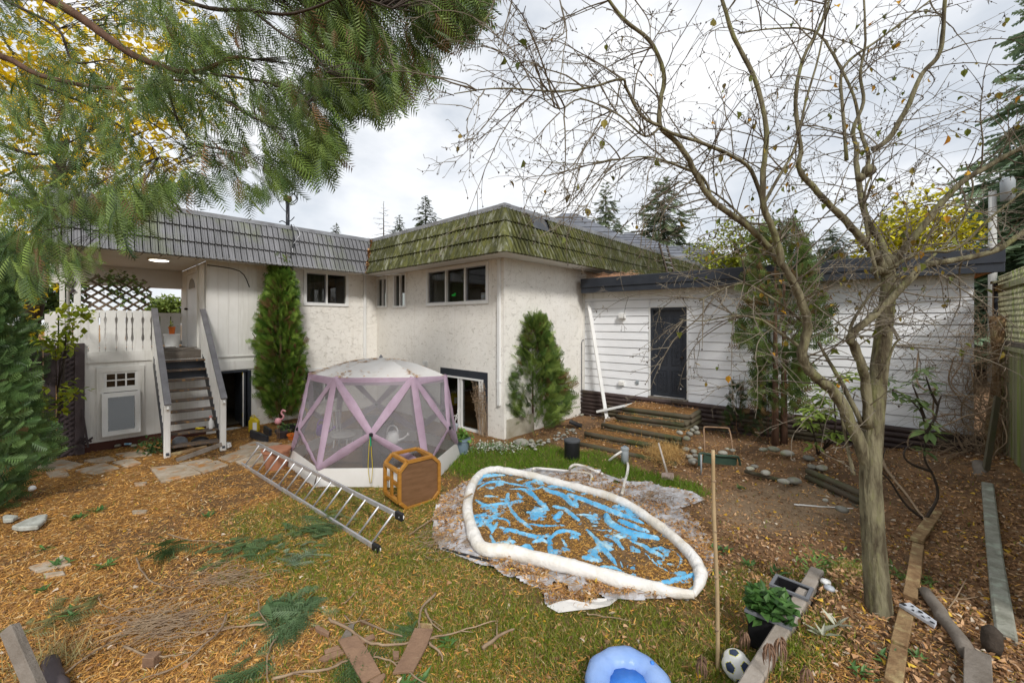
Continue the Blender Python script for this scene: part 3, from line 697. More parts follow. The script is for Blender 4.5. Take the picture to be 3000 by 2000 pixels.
b0, b1, y0, y1 = a0 + t + .03, a1 - t - .03, zm + .07, z1 - t - .03
for i in range(3):
    for j in range(2):
        mb = MB(); l = b0 + (b1 - b0) * i / 3; r = b0 + (b1 - b0) * (i + 1) / 3; lo = y0 + (y1 - y0) * j / 2; hi = y0 + (y1 - y0) * (j + 1) / 2
        fbox(mb, WL, l + .012, r - .012, -.012, -.006, lo + .012, hi - .012); mb.build('pane', M['glass'], wf)
mb = MB()
for i in range(1, 3): l = b0 + (b1 - b0) * i / 3; fbox(mb, WL, l - .012, l + .012, -.02, .012, y0, y1)
fbox(mb, WL, b0, b1, -.02, .010, (y0 + y1) / 2 - .012, (y0 + y1) / 2 + .012)
for q in ((b0 - .03, b0 + .012, y0, y1), (b1 - .012, b1 + .03, y0, y1)): fbox(mb, WL, q[0], q[1], -.02, .014, q[2], q[3])
fbox(mb, WL, b0 - .03, b1 + .03, -.02, .013, y0 - .03, y0 + .012); fbox(mb, WL, b0 - .03, b1 + .03, -.02, .013, y1 - .012, y1 + .03)
mb.build('glazing_bars', M['white_clean'], wf)
mb = MB(); th = math.radians(7)                     # the lower awning sash stands open
def Wo(a, n, z): return WL(a, .045 + (zm - .03 - z) * math.sin(th) * 1 + n, z)
c0, c1, e0_, e1_ = a0 + .07, a1 - .07, z0 + .06, zm - .03; t2 = .085
mb.box(c0, c1, 0, .05, e1_ - t2, e1_, fr=Wo); mb.box(c0, c1, 0, .05, e0_, e0_ + t2, fr=Wo); mb.box(c0, c0 + t2, 0, .048, e0_ + t2, e1_ - t2, fr=Wo); mb.box(c1 - t2, c1, 0, .048, e0_ + t2, e1_ - t2, fr=Wo)
sa = mb.build('sash', M['white_clean'], wf)
mb = MB(); mb.box(c0 + t2, c1 - t2, .015, .022, e0_ + t2, e1_ - t2, fr=Wo); mb.build('pane', M['glass_dim'], wf)
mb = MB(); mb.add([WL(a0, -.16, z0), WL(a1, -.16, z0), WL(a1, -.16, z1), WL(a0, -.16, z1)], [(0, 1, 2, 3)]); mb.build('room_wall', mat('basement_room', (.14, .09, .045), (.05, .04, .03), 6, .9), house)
mb = MB(); fbox(mb, WL, sA, sDeck, -.14, .0, -.2, .17); mb.build('foundation', mat('red_brown_base', (.09, .035, .025), None), house)
# porch ceiling lamp (lit)
lp = at(466, 758, 1); sc_ = (ZS - CAMZ) / (lp.z - CAMZ); lp = at(466, 758, sc_)
mb = MB(); mb.lathe((lp.x, lp.y, ZS - .035), [(.19, .035), (.19, .0), (.17, -.004)], 24); lo_ = mb.build('ceiling_lamp', M['white_clean'], house, smooth=False)
mb = MB(); mb.lathe((lp.x, lp.y, ZS - .06), [(.02, 0), (.12, .006), (.168, .02)], 24); mb.build('lamp_lens', M['lens'], lo_, smooth=True)

# lattices
def clip(p, d, poly):
    t0, t1 = -1e9, 1e9; n = len(poly)
    for i in range(n):
        ax, ay = poly[i]; bx_, by = poly[(i + 1) % n]; nx, ny = by - ay, -(bx_ - ax)
        den = nx * d[0] + ny * d[1]; num = nx * (ax - p[0]) + ny * (ay - p[1])
        if abs(den) < 1e-9:
            if num < 0: return None
            continue
        t = num / den
        if den > 0: t1 = min(t1, t)
        else: t0 = max(t0, t)
    return (t0, t1) if t1 - t0 > .03 else None
def ccw(poly):
    a = sum(poly[i][0] * poly[(i + 1) % len(poly)][1] - poly[(i + 1) % len(poly)][0] * poly[i][1] for i in range(len(poly)))
    return poly if a > 0 else poly[::-1]
def lattice(fr, poly, sp, wd, a1, a2, m, parent, n0, th=.012, drop=0.0):
    poly = ccw(poly); us = [p[0] for p in poly]; vs = [p[1] for p in poly]; cu, cv = sum(us) / len(us), sum(vs) / len(vs)
    for li, ang in enumerate((a1, a2)):
        d = (math.cos(ang), math.sin(ang)); nrm = (-d[1], d[0])
        for k in range(-60, 60):
            p = (cu + nrm[0] * sp * k, cv + nrm[1] * sp * k); r = clip(p, d, poly)
            if not r or R.random() < drop: continue
            t0, t1 = r; n_ = n0 + li * (th + .002); a = fr(p[0] + d[0] * t0, n_, p[1] + d[1] * t0); b = fr(p[0] + d[0] * t1, n_, p[1] + d[1] * t1)
            up = (fr(0, 1, 0) - fr(0, 0, 0))
            mb = MB(); mb.beam(a, b, wd, th, up); mb.build('lattice_strip', m, parent)
lt = thing('lattice_screen', 'tan diagonal wood lattice above the porch railing, overgrown with a vine', 'lattice', tuple(WL(sDeck - .8, -.2, 2.7)))
q = [WL.sz(*Q1(x_, y_), -.2) for x_, y_ in ((752, 1125), (752, 850), (860, 800), (1150, 815), (1330, 850), (1405, 930), (1350, 1130))]
lattice(WL, q, .125, .042, math.radians(36), math.radians(-40), M['tan_lattice'], lt, -.2)
# a torn piece of brown lattice hanging on the end post
lt = thing('lattice_scrap', 'torn dark brown piece of lattice hanging beside the white porch post', 'lattice', tuple(WL(sDeck + .1, .05, 3.0)))
for a, b in (((575, 855), (690, 950)), ((640, 835), (690, 865)), ((600, 900), (650, 835)), ((640, 965), (690, 935)), ((650, 905), (690, 860))):
    mb = MB(); A = WL.sz(*Q1(*a), .05); B = WL.sz(*Q1(*b), .05); mb.beam(WL(A[0], .05, A[1]), WL(B[0], .05, B[1]), .035, .012, WL.n); mb.build('lattice_strip', M['brown_lattice'], lt)
gt = thing('lattice_gate', 'dark brown lattice gate panel standing against the corner of the white basement wall', 'gate', tuple(WL(WL.s_of(210), .06, 0)))
g0, g1 = WL.s_of(248, .06), WL.s_of(166, .06); zt = WL.sz(210, 1006, .06)[1]
mb = MB(); fbox(mb, WL, g0, g0 + .13, .03, .09, .0, zt); fbox(mb, WL, g1 - .03, g1, .03, .09, 0, zt); fbox(mb, WL, g0 + .13, g1 - .03, .035, .085, zt - .05, zt); mb.build('frame', M['brown_lattice'], gt, bevel=.004)
mb = MB(); fbox(mb, WL, g0 + .131, g1 - .031, .02, .034, 0, zt - .05); mb.build('backing', M['brown_lattice'], gt)
lattice(WL, [(g0 + .13, .02), (g1 - .03, .02), (g1 - .03, zt - .05), (g0 + .13, zt - .05)], .075, .035, math.radians(38), math.radians(-38), M['brown_lattice'], gt, .045)
pn = thing('fence_panel', 'dark grey board fence panel between the cedar hedge and the lattice gate', 'fence', tuple(WL(g1 + .3, 0, 0)))
for i in range(5):
    mb = MB(); a = g1 + .01 + i * .16; fbox(mb, WL, a, a + .152, .0, .03, 0, zt - .02); mb.build('board', M['brown_lattice'], pn)
pc = thing('lattice_scrap', 'broken brown lattice corner lying on the ground by the lattice gate', 'lattice', tuple(G(250, 1310)))
for a, b in (((560, 1140), (800, 1040)), ((640, 1120), (740, 1060)), ((600, 1085), (700, 1145)), ((680, 1065), (780, 1130)), ((755, 780), (810, 1130)), ((730, 1040), (840, 1075)), ((765, 1100), (850, 1040))):
    A = at(*Q2(*a), 7.75); B = at(*Q2(*b), 7.65); mb = MB(); mb.beam(A, B, .035, .012, (0, -1, .2)); mb.build('lattice_strip', M['brown_lattice'], pc)

# ------------------------------------------------------------------ outside stairs
st = thing('staircase', 'weathered wooden staircase with white railings climbing to the porch', 'stairs', tuple(G(570, 1335)))
tl, tr = WL(WL.s_of(452), .0, DZ), WL(WL.s_of(594), .0, DZ); bl, br = G(489, 1340), G(653, 1318)
NS = 10
def stp(i, side, _q=(tl, tr, bl, br), _n=NS):
    t = i / _n; a, b = (_q[0], _q[2]) if side == 0 else (_q[1], _q[3]); p = a.lerp(b, t); return Vector((p.x, p.y, DZ - .19 * i))
run = (bl - tl); run.z = 0; run = run / NS; runr = (br - tr); runr.z = 0; runr = runr / NS
for i in range(1, 10):
    a, b = stp(i, 0), stp(i, 1); e0 = a + run * .55; e1 = b + runr * .55; f0 = a - run * .62; f1 = b - runr * .62
    if i == 9: e0 += run * .2; e1 += runr * .3
    mb = MB(); th = .04; q = [e0, e1, f1, f0]; jit = R.uniform(-.008, .008)
    mb.hexa([Vector((p.x, p.y, p.z - th + jit)) for p in q] + [Vector((p.x, p.y, p.z + jit)) for p in q]); mb.build('tread', M['tread'], st, bevel=.006)
mb = MB(); mb.hexa([stp(0, 0) + Vector((0, 0, -.19)), stp(0, 1) + Vector((0, 0, -.19)), stp(0, 1) + vb * -.03 + Vector((0, 0, -.19)), stp(0, 0) + vb * -.03 + Vector((0, 0, -.19)), stp(0, 0) + Vector((0, 0, -.03)), stp(0, 1) + Vector((0, 0, -.03)), stp(0, 1) + vb * -.03 + Vector((0, 0, -.03)), stp(0, 0) + vb * -.03 + Vector((0, 0, -.03))])
mb.build('riser', M['old_wood'], st)
for i in (1, 2):
    a, b = stp(i, 0) + vb * -.02, stp(i, 1) + vb * -.02; mb = MB(); mb.beam(a + Vector((0, 0, -.12)), b + Vector((0, 0, -.12)), .02, .15); mb.build('riser', M['charcoal'], st)
for side, (top_, bot_) in enumerate(((tl, bl), (tr, br))):
    mb = MB(); off = Vector((0, 0, -.17)); mb.beam(Vector((top_.x, top_.y, DZ)) + off, Vector((bot_.x, bot_.y, .05)) + off * .3, .045, .2); mb.build('stringer', M['charcoal'], st)
    pb = Vector((bot_.x, bot_.y, 0)); pt = Vector((top_.x, top_.y, 0)); ht = .99 if side == 0 else 1.02
    mb = MB(); mb.beam(pb + Vector((0, 0, -.05)), pb + Vector((0, 0, ht - .02)), .095, .095, run); mb.build('newel_post', M['white'], st, bevel=.008)
    mb = MB(); mb.beam(pt + Vector((0, 0, DZ - .25)) + vb * .04, pt + Vector((0, 0, 2.74)) + vb * .04, .07, .07, run); mb.build('newel_post', M['white'], st, bevel=.006)
    A = pt + vb * .0 + Vector((0, 0, 2.80)); B = pb + (pb - pt).normalized() * .1 + Vector((0, 0, ht)); mb = MB(); mb.beam(A, B, .105, .035); mb.build('handrail', M['handrail'], st, bevel=.005)
    mb = MB(); mb.beam(A + Vector((0, 0, -.10)), B + Vector((0, 0, -.10)), .03, .07); mb.build('sub_rail', M['white'], st)
    for i in range(1, 15):
        t = i / 15; p = pt.lerp(pb, t); zt_ = 2.80 + (ht - 2.80) * t - .07; zb2 = DZ - .2 + (-.02 - DZ + .2) * t
        mb = MB(); mb.beam(Vector((p.x, p.y, zb2)), Vector((p.x, p.y, zt_)), .032, .032, run); mb.build('baluster', M['white'], st)
mb = MB(); mb.beam(G(*Q2(1570, 1195), .12), G(*Q2(1900, 1120), .16), .12, .03); mb.build('tread', M['rot_wood'], st, label='rotten lowest tread')
mb = MB(); mb.beam(G(*Q2(1620, 1250), .03), G(*Q2(2040, 1100), .2), .035, .08); o = mb.build('fallen_stair_board', M['old_wood'], None, bevel=.004)
tag(o, 'grey board fallen aslant across the bottom of the staircase', 'board')
mb = MB(); mb.beam(G(*Q2(1560, 1250), 0), G(*Q2(1565, 1180), .08) * 1.0, .05, .09); 

# ------------------------------------------------------------------ garage
ga = thing('garage', 'low garage with white lap siding and a charcoal roof edge', 'garage', (E0.x, E0.y, 0))
gE = WG.s_of(2853); gZ0, gZ1 = .70, 3.30
ds0, ds1 = WG.s_of(1906), WG.s_of(2013); dz0, dz1 = .745, 2.86
wallpanel(WG, -.3, gE, 0.0, gZ1 + .25, [(ds0, ds1, dz0, dz1)], M['siding'], parent=ga, n0=-.02, th=.12)
mb = MB(); mb.add([WG(gE, -.03, 0), WG(gE, -5, 0), WG(gE, -5, gZ1 + .3), WG(gE, -.03, gZ1 + .3)], [(0, 1, 2, 3)]); mb.build('side_wall', M['brownsoffit'], ga)
BH = .197; z = gZ0; k = 0
while z < 3.1:
    hi = min(z + BH, 3.12)
    for a, b in ((.06, ds0 - .035), (ds1 + .035, gE - .0)):
        if z > dz1 + .02: a, b = (.06, gE) if a < ds0 - .1 else (None, None)
        if a is None: continue
        if z + BH > dz1 + .02 and z <= dz1 + .02 and False: pass
        mb = MB(); mb.prism([(-.018, z), (.024, z), (.004, hi + .012), (-.018, hi + .012)], lambda u, v, t: WG(t, u, v), a, b); mb.build('siding_board', M['siding'], ga)
        mb = MB(); fbox(mb, WG, a, b, .004, .012, z - .010, z - .001); mb.build('lap_shadow_dirt_line', M['flash'], ga)  # grey strip paints in the shadow and dirt line below each lap
    z += BH; k += 1
mb = MB(); fbox(mb, WG, .06, gE, .002, .02, 3.13, 3.34); mb.build('frieze_board', M['white'], ga)
mb = MB(); fbox(mb, WG, -.02, .06, -.02, .03, 0.1, 3.3); mb.build('corner_trim', M['white'], ga)
mb = MB(); fbox(mb, WG, ds0 - .035, ds0, -.02, .03, dz0, dz1 + .03); fbox(mb, WG, ds1, ds1 + .035, -.02, .03, dz0, dz1 + .03); fbox(mb, WG, ds0, ds1, -.02, .03, dz1, dz1 + .03); mb.build('door_trim', M['white_clean'], ga)
mb = MB(); t = .055; fbox(mb, WG, ds0, ds0 + t, -.13, .0, dz0, dz1); fbox(mb, WG, ds1 - t, ds1, -.13, .0, dz0, dz1); fbox(mb, WG, ds0 + t, ds1 - t, -.13, -.001, dz1 - .06, dz1); mb.build('door_frame', M['charcoal'], ga)
mb = MB(); fbox(mb, WG, ds0 + t, ds1 - t, -.12, -.075, dz0 + .02, dz1 - .06); dr = mb.build('door', M['charcoal'], ga)
dw0, dw1 = ds0 + t, ds1 - t; W_ = dw1 - dw0; H_ = dz1 - .06 - dz0 - .02
for c0_, c1_ in ((.13, .43), (.57, .87)):
    for r0, r1, orn in ((.05, .30, 1), (.36, .68, 1), (.74, .93, 1)):
        a, b = dw0 + W_ * c0_, dw0 + W_ * c1_; lo, hi = dz0 + .02 + H_ * r0, dz0 + .02 + H_ * r1
        mb = MB(); e = .012
        fbox(mb, WG, a, b, -.0755, -.062, lo, lo + e); fbox(mb, WG, a, b, -.0755, -.062, hi - e, hi); fbox(mb, WG, a, a + e, -.0755, -.0625, lo + e, hi - e); fbox(mb, WG, b - e, b, -.0755, -.0625, lo + e, hi - e)
        fbox(mb, WG, a + .03, b - .03, -.0755, -.068, lo + .03, hi - .03)
        cxm = (a + b) / 2; nb = 5
        for q_ in range(nb):
            zz = lo + .05 + (hi - lo - .1) * (q_ + .5) / nb
            for sg in (-1, 1):
                pts = [WG(cxm + sg * (.004 + .045 * math.sin(u * 2.6)), -.062, zz - .03 + .07 * u) for u in (0, .33, .66, 1)]
                mb.tube(pts, [.006, .009, .008, .004], 5)
        mb.tube([WG(cxm, -.063, lo + .04), WG(cxm, -.063, hi - .04)], .005, 5)
        mb.build('door_panel', M['charcoal'], dr)
mb = MB(); c = WG(dw1 - .07, -.04, dz0 + .93 + .02); mb.tube([WG(dw1 - .07, -.075, dz0 + .95), WG(dw1 - .07, -.04, dz0 + .95)], .012, 8); mb.lathe(c, [(.005, -.03), (.03, -.015), (.032, .01), (.01, .03)], 12); mb.build('knob', M['bark_dark'], dr)
mb = MB(); mb.lathe(WG(dw1 - .1, -.06, dz0 + .22), [(.004, -.02), (.022, 0), (.004, .02)], 10); mb.build('stopper', M['white_clean'], dr)
mb = MB(); fbox(mb, WG, ds0 - .03, ds1 + .03, -.02, .10, dz0 - .05, dz0); mb.build('sill', M['old_wood'], ga)
gF0, gF1 = WG.s_of(1701, .42), WG.s_of(2946, .42)
mb = MB(); fbox(mb, WG, gF0, gF1, .36, .40, 3.26, 3.50); fbox(mb, WG, gF0, gF1, .40, .425, 3.40, 3.62); fbox(mb, WG, gF0, gF1, .02, .36, 3.30, 3.33)
mb.build('fascia', M['charcoal'], ga, bevel=.004)
mb = MB(); mb.prism([(gF1 - .03, .36), (gF1 - .03, -5), (gF1, -5), (gF1, .36)], lambda u, v, t: WG(u, v, t), 3.3, 3.615); mb.build('barge_board', M['charcoal'], ga)
mb = MB(); mb.prism([(gF0, .415), (gF0, -.6), (-.1, -5.), (gF1, -5), (gF1, .415)][::-1], lambda u, v, t: WG(u, v, t), 3.6, 3.63); mb.build('roof', M['roof_dark'], ga)
mb = MB(); mb.prism([(gE, .36), (gE, -5), (gF1, -5), (gF1, .36)][::-1], lambda u, v, t: WG(u, v, t), 3.3, 3.33); mb.build('soffit', M['brownsoffit'], ga)
def small(px, py, wd, ht, dp, m, name, parent=None, W=WG, **k):
    a, z = W.sz(px, py, .02); mb = MB(); mb.prism([(.015, z - ht / 2), (dp, z - ht * .35), (dp, z + ht * .3), (.015, z + ht / 2)], lambda u, v, t: W(t, u, v), a - wd / 2, a + wd / 2); return mb.build(name, M[m], parent, bevel=.004, **k)
small(*Q5(1335, 1175), .15, .17, .14, 'white_clean', 'wall_lamp', ga); small(*Q6(1325, 225), .13, .13, .10, 'white', 'dryer_vent', ga); small(*Q6(1466, 218), .07, .11, .05, 'pump', 'outlet_box', ga)
# conduit by the corner
mb = MB(); a, z = WC.sz(*Q5(1000, 1395), .03); b, _ = WC.sz(*Q5(955, 1420), .03); _, zb2 = WC.sz(*Q6(940, 470), .03)
mb.tube([WC(a, .03, z), WC(b + .05, .03, z), WC(b, .03, z - .06), WC(b, .03, .35)], .014, 8); mb.build('conduit', M['flash'], house)
# ------------------------------------------------------------------ stacked-log retaining wall below the siding
lw = thing('log_retaining_wall', 'long retaining wall of stacked dark brown round logs beneath the white siding', 'retaining wall', tuple(WG(3, .1, .1)))
def log(mb, a, b, r=.055, n=10, bend=.0):
    a = Vector(a); b = Vector(b); m_ = 5; pts = [a.lerp(b, i / m_) + Vector((0, 0, R.uniform(-.004, .004))) for i in range(m_ + 1)]
    return mb.tube(pts, [r * R.uniform(.96, 1.03) for _ in pts], n)
for i in range(7):
    zz = .665 - .098 * i
    cuts = [(-.02, 2.35), (2.36, 4.7), (4.71, gE + .1)] if i % 2 == 0 else [(-.02, 3.3), (3.31, 5.6), (5.61, gE + .1)]
    for a, b in cuts: mb = MB(); log(mb, WG(a, .09 + R.uniform(-.006, .006), zz), WG(b, .09, zz - .004), .052); mb.build('log', M['brown_log'], lw, smooth=True)
for a in (-.05,):
    for i in range(7): pass
sp = thing('log_steps', 'five terraced garden steps edged with mossy round logs below the garage door', 'steps', tuple(G(1900, 1290, .2)))
T = [((1824, 1197), (2021, 1222), .56, 2, (2049, 1205)), ((1806, 1219), (2005, 1244), .43, 2, (2050, 1220)), ((1764, 1244), (1997, 1286), .29, 2, None), ((1714, 1270), (1908, 1304), .17, 2, None), ((1695, 1300), (1982, 1360), .06, 1, None)]
tops = []
for (a, b, z, c, s2) in T:
    for k in range(c):
        A = G(*a, z); B = G(*b, z); A.z = B.z = z - .096 * k; mb = MB(); log(mb, A, B, .05); mb.build('log', M['brown_green'], sp, smooth=True)
        if s2: D_ = G(*s2, z); D_.z = A.z; mb = MB(); log(mb, B + Vector((.02, .02, .0)), D_, .05); mb.build('log', M['brown_green'], sp, smooth=True)
    tops.append((G(*a, z), G(*b, z), z))
back = (-gn)
for i, (A, B, z) in enumerate(tops):
    dpt = 1.0 if i == 0 else .55; mb = MB(); nx_, ny_ = 14, 6; vs = []
    for yy in range(ny_ + 1):
        for xx in range(nx_ + 1):
            p = A.lerp(B, xx / nx_) + back * (dpt * yy / ny_); vs.append((p.x, p.y, z + .015 + .03 * vnoise(p.x * 5, p.y * 5) - (.0 if yy else .03)))
    mb.add(vs, [(r * (nx_ + 1) + c, r * (nx_ + 1) + c + 1, (r + 1) * (nx_ + 1) + c + 1, (r + 1) * (nx_ + 1) + c) for r in range(ny_) for c in range(nx_)])
    mb.build('step_fill', mat('step_fill_soil%d' % i, (.30, .15, .045), (.17, .085, .03), 9, .95, .8, 60), sp, smooth=True)
STEP_TOPS = tops
# ------------------------------------------------------------------ foliage prototypes
def spray(n=7, ln=1.0, wd=.34, lw=.05, droop=.12, seg=1):
    """flat fern-like spray along +Y, leaflets on both sides, triangles"""
    v, f = [], []
    def tri(a, b, c): k = len(v); v.extend([a, b, c]); f.append((k, k + 1, k + 2))
    z = lambda y: -droop * y * y
    tri((-.012, 0, 0), (.012, 0, 0), (0, ln, z(ln)))
    for i in range(n):
        y = ln * (.1 + .86 * i / n); l = wd * math.sin(math.pi * (.22 + .72 * i / n)) ** .8
        for s in (-1, 1):
            yy = y + (.03 if s > 0 else 0); tip = (s * l * .82, yy + l * .62, z(yy + l * .6) - .03)
            tri((s * .005, yy, z(yy)), (s * .02, yy + lw * 1.6, z(yy)), tip)
            if seg > 1:
                for q in (.35, .62):
                    bx_, by = s * l * .82 * q, yy + l * .62 * q; m_ = l * .33
                    tri((bx_, by, z(by)), (bx_ + s * .01, by + lw * .7, z(by)), (bx_ + s * m_ * .25, by + m_, z(by + m_) - .02))
                    tri((bx_, by, z(by)), (bx_ + s * .02, by - .005, z(by)), (bx_ + s * m_, by + m_ * .2, z(by) - .03))
    return np.array(v), np.array(f)
SPR1 = spray(5, wd=.46, lw=.10); SPRW = spray(5, wd=.42, lw=.16); SPR2 = spray(7, wd=.36, lw=.07); SPR3 = spray(9, wd=.36, lw=.04, droop=.35)
leafq = (np.array([(0, 0, 0), (.35, .4, .06), (0, 1, 0), (-.35, .4, .06), (0, .45, -.03)]), np.array([(0, 1, 4), (1, 2, 4), (2, 3, 4), (3, 0, 4)]))
blade = (np.array([(-.5, 0, 0), (.5, 0, 0), (.1, .0, 1.)]), np.array([(0, 1, 2)]))
def cols(n, a, b, var=.25, bright=None):
    t = RS.rand(n, 1); c = np.array(a) * (1 - t) + np.array(b) * t
    return np.clip(c * (1 + var * (RS.rand(n, 1) * 2 - 1)), 0, 1)
def unit(n): v = RS.normal(size=(n, 3)); return v / np.linalg.norm(v, axis=1, keepdims=True)
def conifer_column(name, label, catg, base, h, rad, n, size, ca, cb, brown=.08, trunk=True, lean=(0, 0), proto=None, group=None, up=.8, gaps=.35, cbrown=(.16, .09, .04), z0=.0, trunk_r=.04, shape=.75, stems=1, seed=0):
    """narrow or bushy evergreen: base point, height, rad(t) with t 0 at ground to 1 at tip"""
    base = Vector(base); th = thing(name, label, catg, tuple(base), group)
    rs = RS; t = rs.rand(n) ** .85; t = z0 + (1 - z0) * t; ang = rs.rand(n) * 2 * math.pi
    rr = np.array([rad(a) for a in t]); q = .42 + .62 * np.sqrt(rs.rand(n))
    lump = .30 + 1.35 * fbm(ang * 1.1 + seed, t * h * 1.3, 1.6, 3, 5 + seed)
    keep = fbm(ang * 1.9 + 9 + seed, t * h * 2.1, 1.5, 3, 40 + seed) > gaps * rs.rand(n)
    r = rr * q * lump
    x = r * np.cos(ang); y = r * np.sin(ang); z = t * h * (1 - .02 * rs.rand(n))
    off = np.stack([base.x + x + lean[0] * t, base.y + y + lean[1] * t, base.z + z], 1)
    d = np.stack([np.cos(ang), np.sin(ang), np.full(n, up)], 1) + .45 * rs.normal(size=(n, 3))
    sel = keep; off, d, t_, q_ = off[sel], d[sel], t[sel], q[sel]; m_ = len(off)
    rot = frames(d, up=np.stack([-np.sin(ang[sel]), np.cos(ang[sel]), np.zeros(m_)], 1) + .6 * rs.normal(size=(m_, 3)))
    c = cols(m_, ca, cb); br = rs.rand(m_) < brown * (1.6 - q_) * (1 + 1.5 * (fbm(off[:, 0], off[:, 2], 2.2, 2, 3) > .55)); c[br] = cols(int(br.sum()), cbrown, (.22, .14, .06))
    pv, pf = proto or SPR1; sc_ = size * (.6 + .7 * rs.rand(m_))
    V, Fc, cc = inst(pv, pf, rot, off, sc_, c); np_obj('crown', V, Fc, M['leaf'], th, cc)
    if trunk:
        for k in range(stems):
            o = (k - (stems - 1) / 2) * .16; mb = MB(); mb.tube([base + Vector((o + lean[0] * u * u * 0, 0, -.08 + h * u * .9)) + Vector((lean[0] * u, lean[1] * u, 0)) for u in (0, .25, .5, .75, 1)], [trunk_r * (1 - .8 * u) for u in (0, .25, .5, .75, 1)], 7); mb.build('trunk', M['bark_brown'], th, smooth=True)
    return th
DG, MG, LG = (.03, .06, .02), (.07, .12, .03), (.10, .15, .04)
# thuja against the left wing
b = WL(WL.s_of(805), .42, 0)
conifer_column('thuja_shrub', 'tall narrow green thuja growing against the left stucco wing beside the basement door', 'shrub', (b.x, b.y, .02), 4.02, lambda t: .38 * min(1, (t + .25) * 2.2) * min(1, (1.04 - t) * 1.7 + .12), 3600, .21, (.05, .13, .015), (.22, .32, .05), brown=.10, up=1.3, gaps=.5, z0=.04)
b = GT(1560, 1262); b.z = .05
conifer_column('juniper_shrub', 'feathery green cedar bush in front of the outer stucco wall', 'shrub', tuple(b), 2.5, lambda t: .76 * min(1, (t + .25) * 2.2) * (1.02 - t) ** .6, 2500, .30, (.07, .14, .03), (.24, .32, .07), brown=.04, up=.75, gaps=.55, proto=SPR2, z0=.06)
b = WG(WG.s_of(2305), .75, .2)
conifer_column('thuja_tree', 'tall patchy browning thuja with two bare trunks in front of the garage siding', 'tree', (b.x - .05, b.y, .22), 4.05, lambda t: (.90 if t > .45 else .40) * (1.05 - t) ** .5, 3900, .21, (.06, .11, .03), (.20, .26, .07), brown=.14, up=.9, gaps=1.05, z0=.14, stems=2, trunk_r=.065)
b = WG(WG.s_of(2170), .45, .2)
conifer_column('thuja_sapling', 'small sparse thuja sapling in front of the log wall right of the steps', 'shrub', (b.x, b.y, .2), 1.05, lambda t: .2 * (1.1 - t), 260, .15, DG, MG, brown=.2, gaps=.8, trunk_r=.012, group='thuja saplings by the garage')
b = WG(WG.s_of(2262), .55, .2)
conifer_column('thuja_sapling', 'second thuja sapling, close to the trunks of the patchy thuja', 'shrub', (b.x, b.y, .2), 1.15, lambda t: .24 * (1.1 - t), 320, .15, DG, MG, brown=.2, gaps=.8, trunk_r=.012, group='thuja saplings by the garage')
# cedar hedge at the left edge of the yard
def hedge(name, label, cx, cy, h, r, n, **k):
    return conifer_column(name, label, 'hedge', (cx, cy, 0), h, lambda t: r * (1 - .35 * t) * (.9 + .25 * math.sin(t * 9 + cx)), n, .21, (.045, .10, .028), (.14, .23, .07), brown=.02, up=.55, gaps=.45, proto=SPR2, **k)
hedge('cedar_hedge', 'dense green cedar hedge shrub at the edge of the yard, nearest to the white stone', -7.15, 5.35, 3.7, .58, 3600)
hedge('cedar_hedge', 'green cedar hedge shrub standing beside the dark grey fence panel', -9.1, 6.9, 3.9, .68, 3200, seed=3)

# ------------------------------------------------------------------ leafy crowns (leaf quads)
def leafy(name, label, blobs, n, size, ca, cb, trunk=None, catg='tree', group=None, proto=leafq, limb=True, m='bark_dark'):
    """blobs: (x,y,z,rx,ry,rz)"""
    bz = blobs[0]; th = thing(name, label, catg, trunk[0] if trunk else (bz[0], bz[1], 0), group)
    B = np.array(blobs, float); w_ = B[:, 3] * B[:, 4] * B[:, 5]; w_ = w_ / w_.sum(); idx = RS.choice(len(B), n, p=w_)
    u = unit(n) * (RS.rand(n, 1) ** .42); off = B[idx, :3] + u * B[idx, 3:]
    keep = fbm(off[:, 0] * 1 + off[:, 1], off[:, 2], 1.1, 4, 8) > .40 + .16 * (RS.rand(n) - .5)
    off = off[keep]; m_ = len(off)
    rot = frames(unit(m_) + [0, 0, -.3]); cc = cols(m_, ca, cb, .3)
    V, Fc, c2 = inst(*proto, rot, off, size * (.6 + .8 * RS.rand(m_)), cc); np_obj('crown', V, Fc, M['leaf'], th, c2)
    if trunk:
        p0, p1, r = trunk; p0, p1 = Vector(p0), Vector(p1); mb = MB(); mb.tube([p0, p0.lerp(p1, .5) + Vector((.1, 0, 0)), p1], [r, r * .8, r * .45], 8); mb.build('trunk', M[m], th, smooth=True)
        if limb:
            mb = MB()
            for k in range(min(10, 3 * len(blobs))):
                q = Vector(B[k % len(B), :3]) + Vector(B[k % len(B), 3:] * unit(1)[0] * .6); s0_ = p0.lerp(p1, R.uniform(.55, 1)); mb.tube([s0_, s0_.lerp(q, .5) + Vector((0, 0, .2)), q], [r * .35, r * .2, r * .06], 5)
            mb.build('branch', M[m], th, smooth=True)
    return th
leafy('maple_tree', 'tall tree with bright yellow autumn leaves behind the hanging cedar branches', [(-13, 10.5, 9, 3.4, 2.0, 2.6), (-10.6, 10.8, 7.2, 2.0, 1.6, 2.2), (-13.5, 10, 5.6, 2.4, 1.6, 2.0), (-8.9, 10.5, 9.2, 1.8, 1.6, 1.8), (-11.2, 10.0, 4.4, 1.3, 1.2, 1.2), (-13.0, 10, 3.0, 1.6, 1.2, 1.6)], 13000, .15, (.62, .46, .01), (.85, .68, .03), trunk=((-13.5, 11, 0), (-12, 11, 7.5), .22))
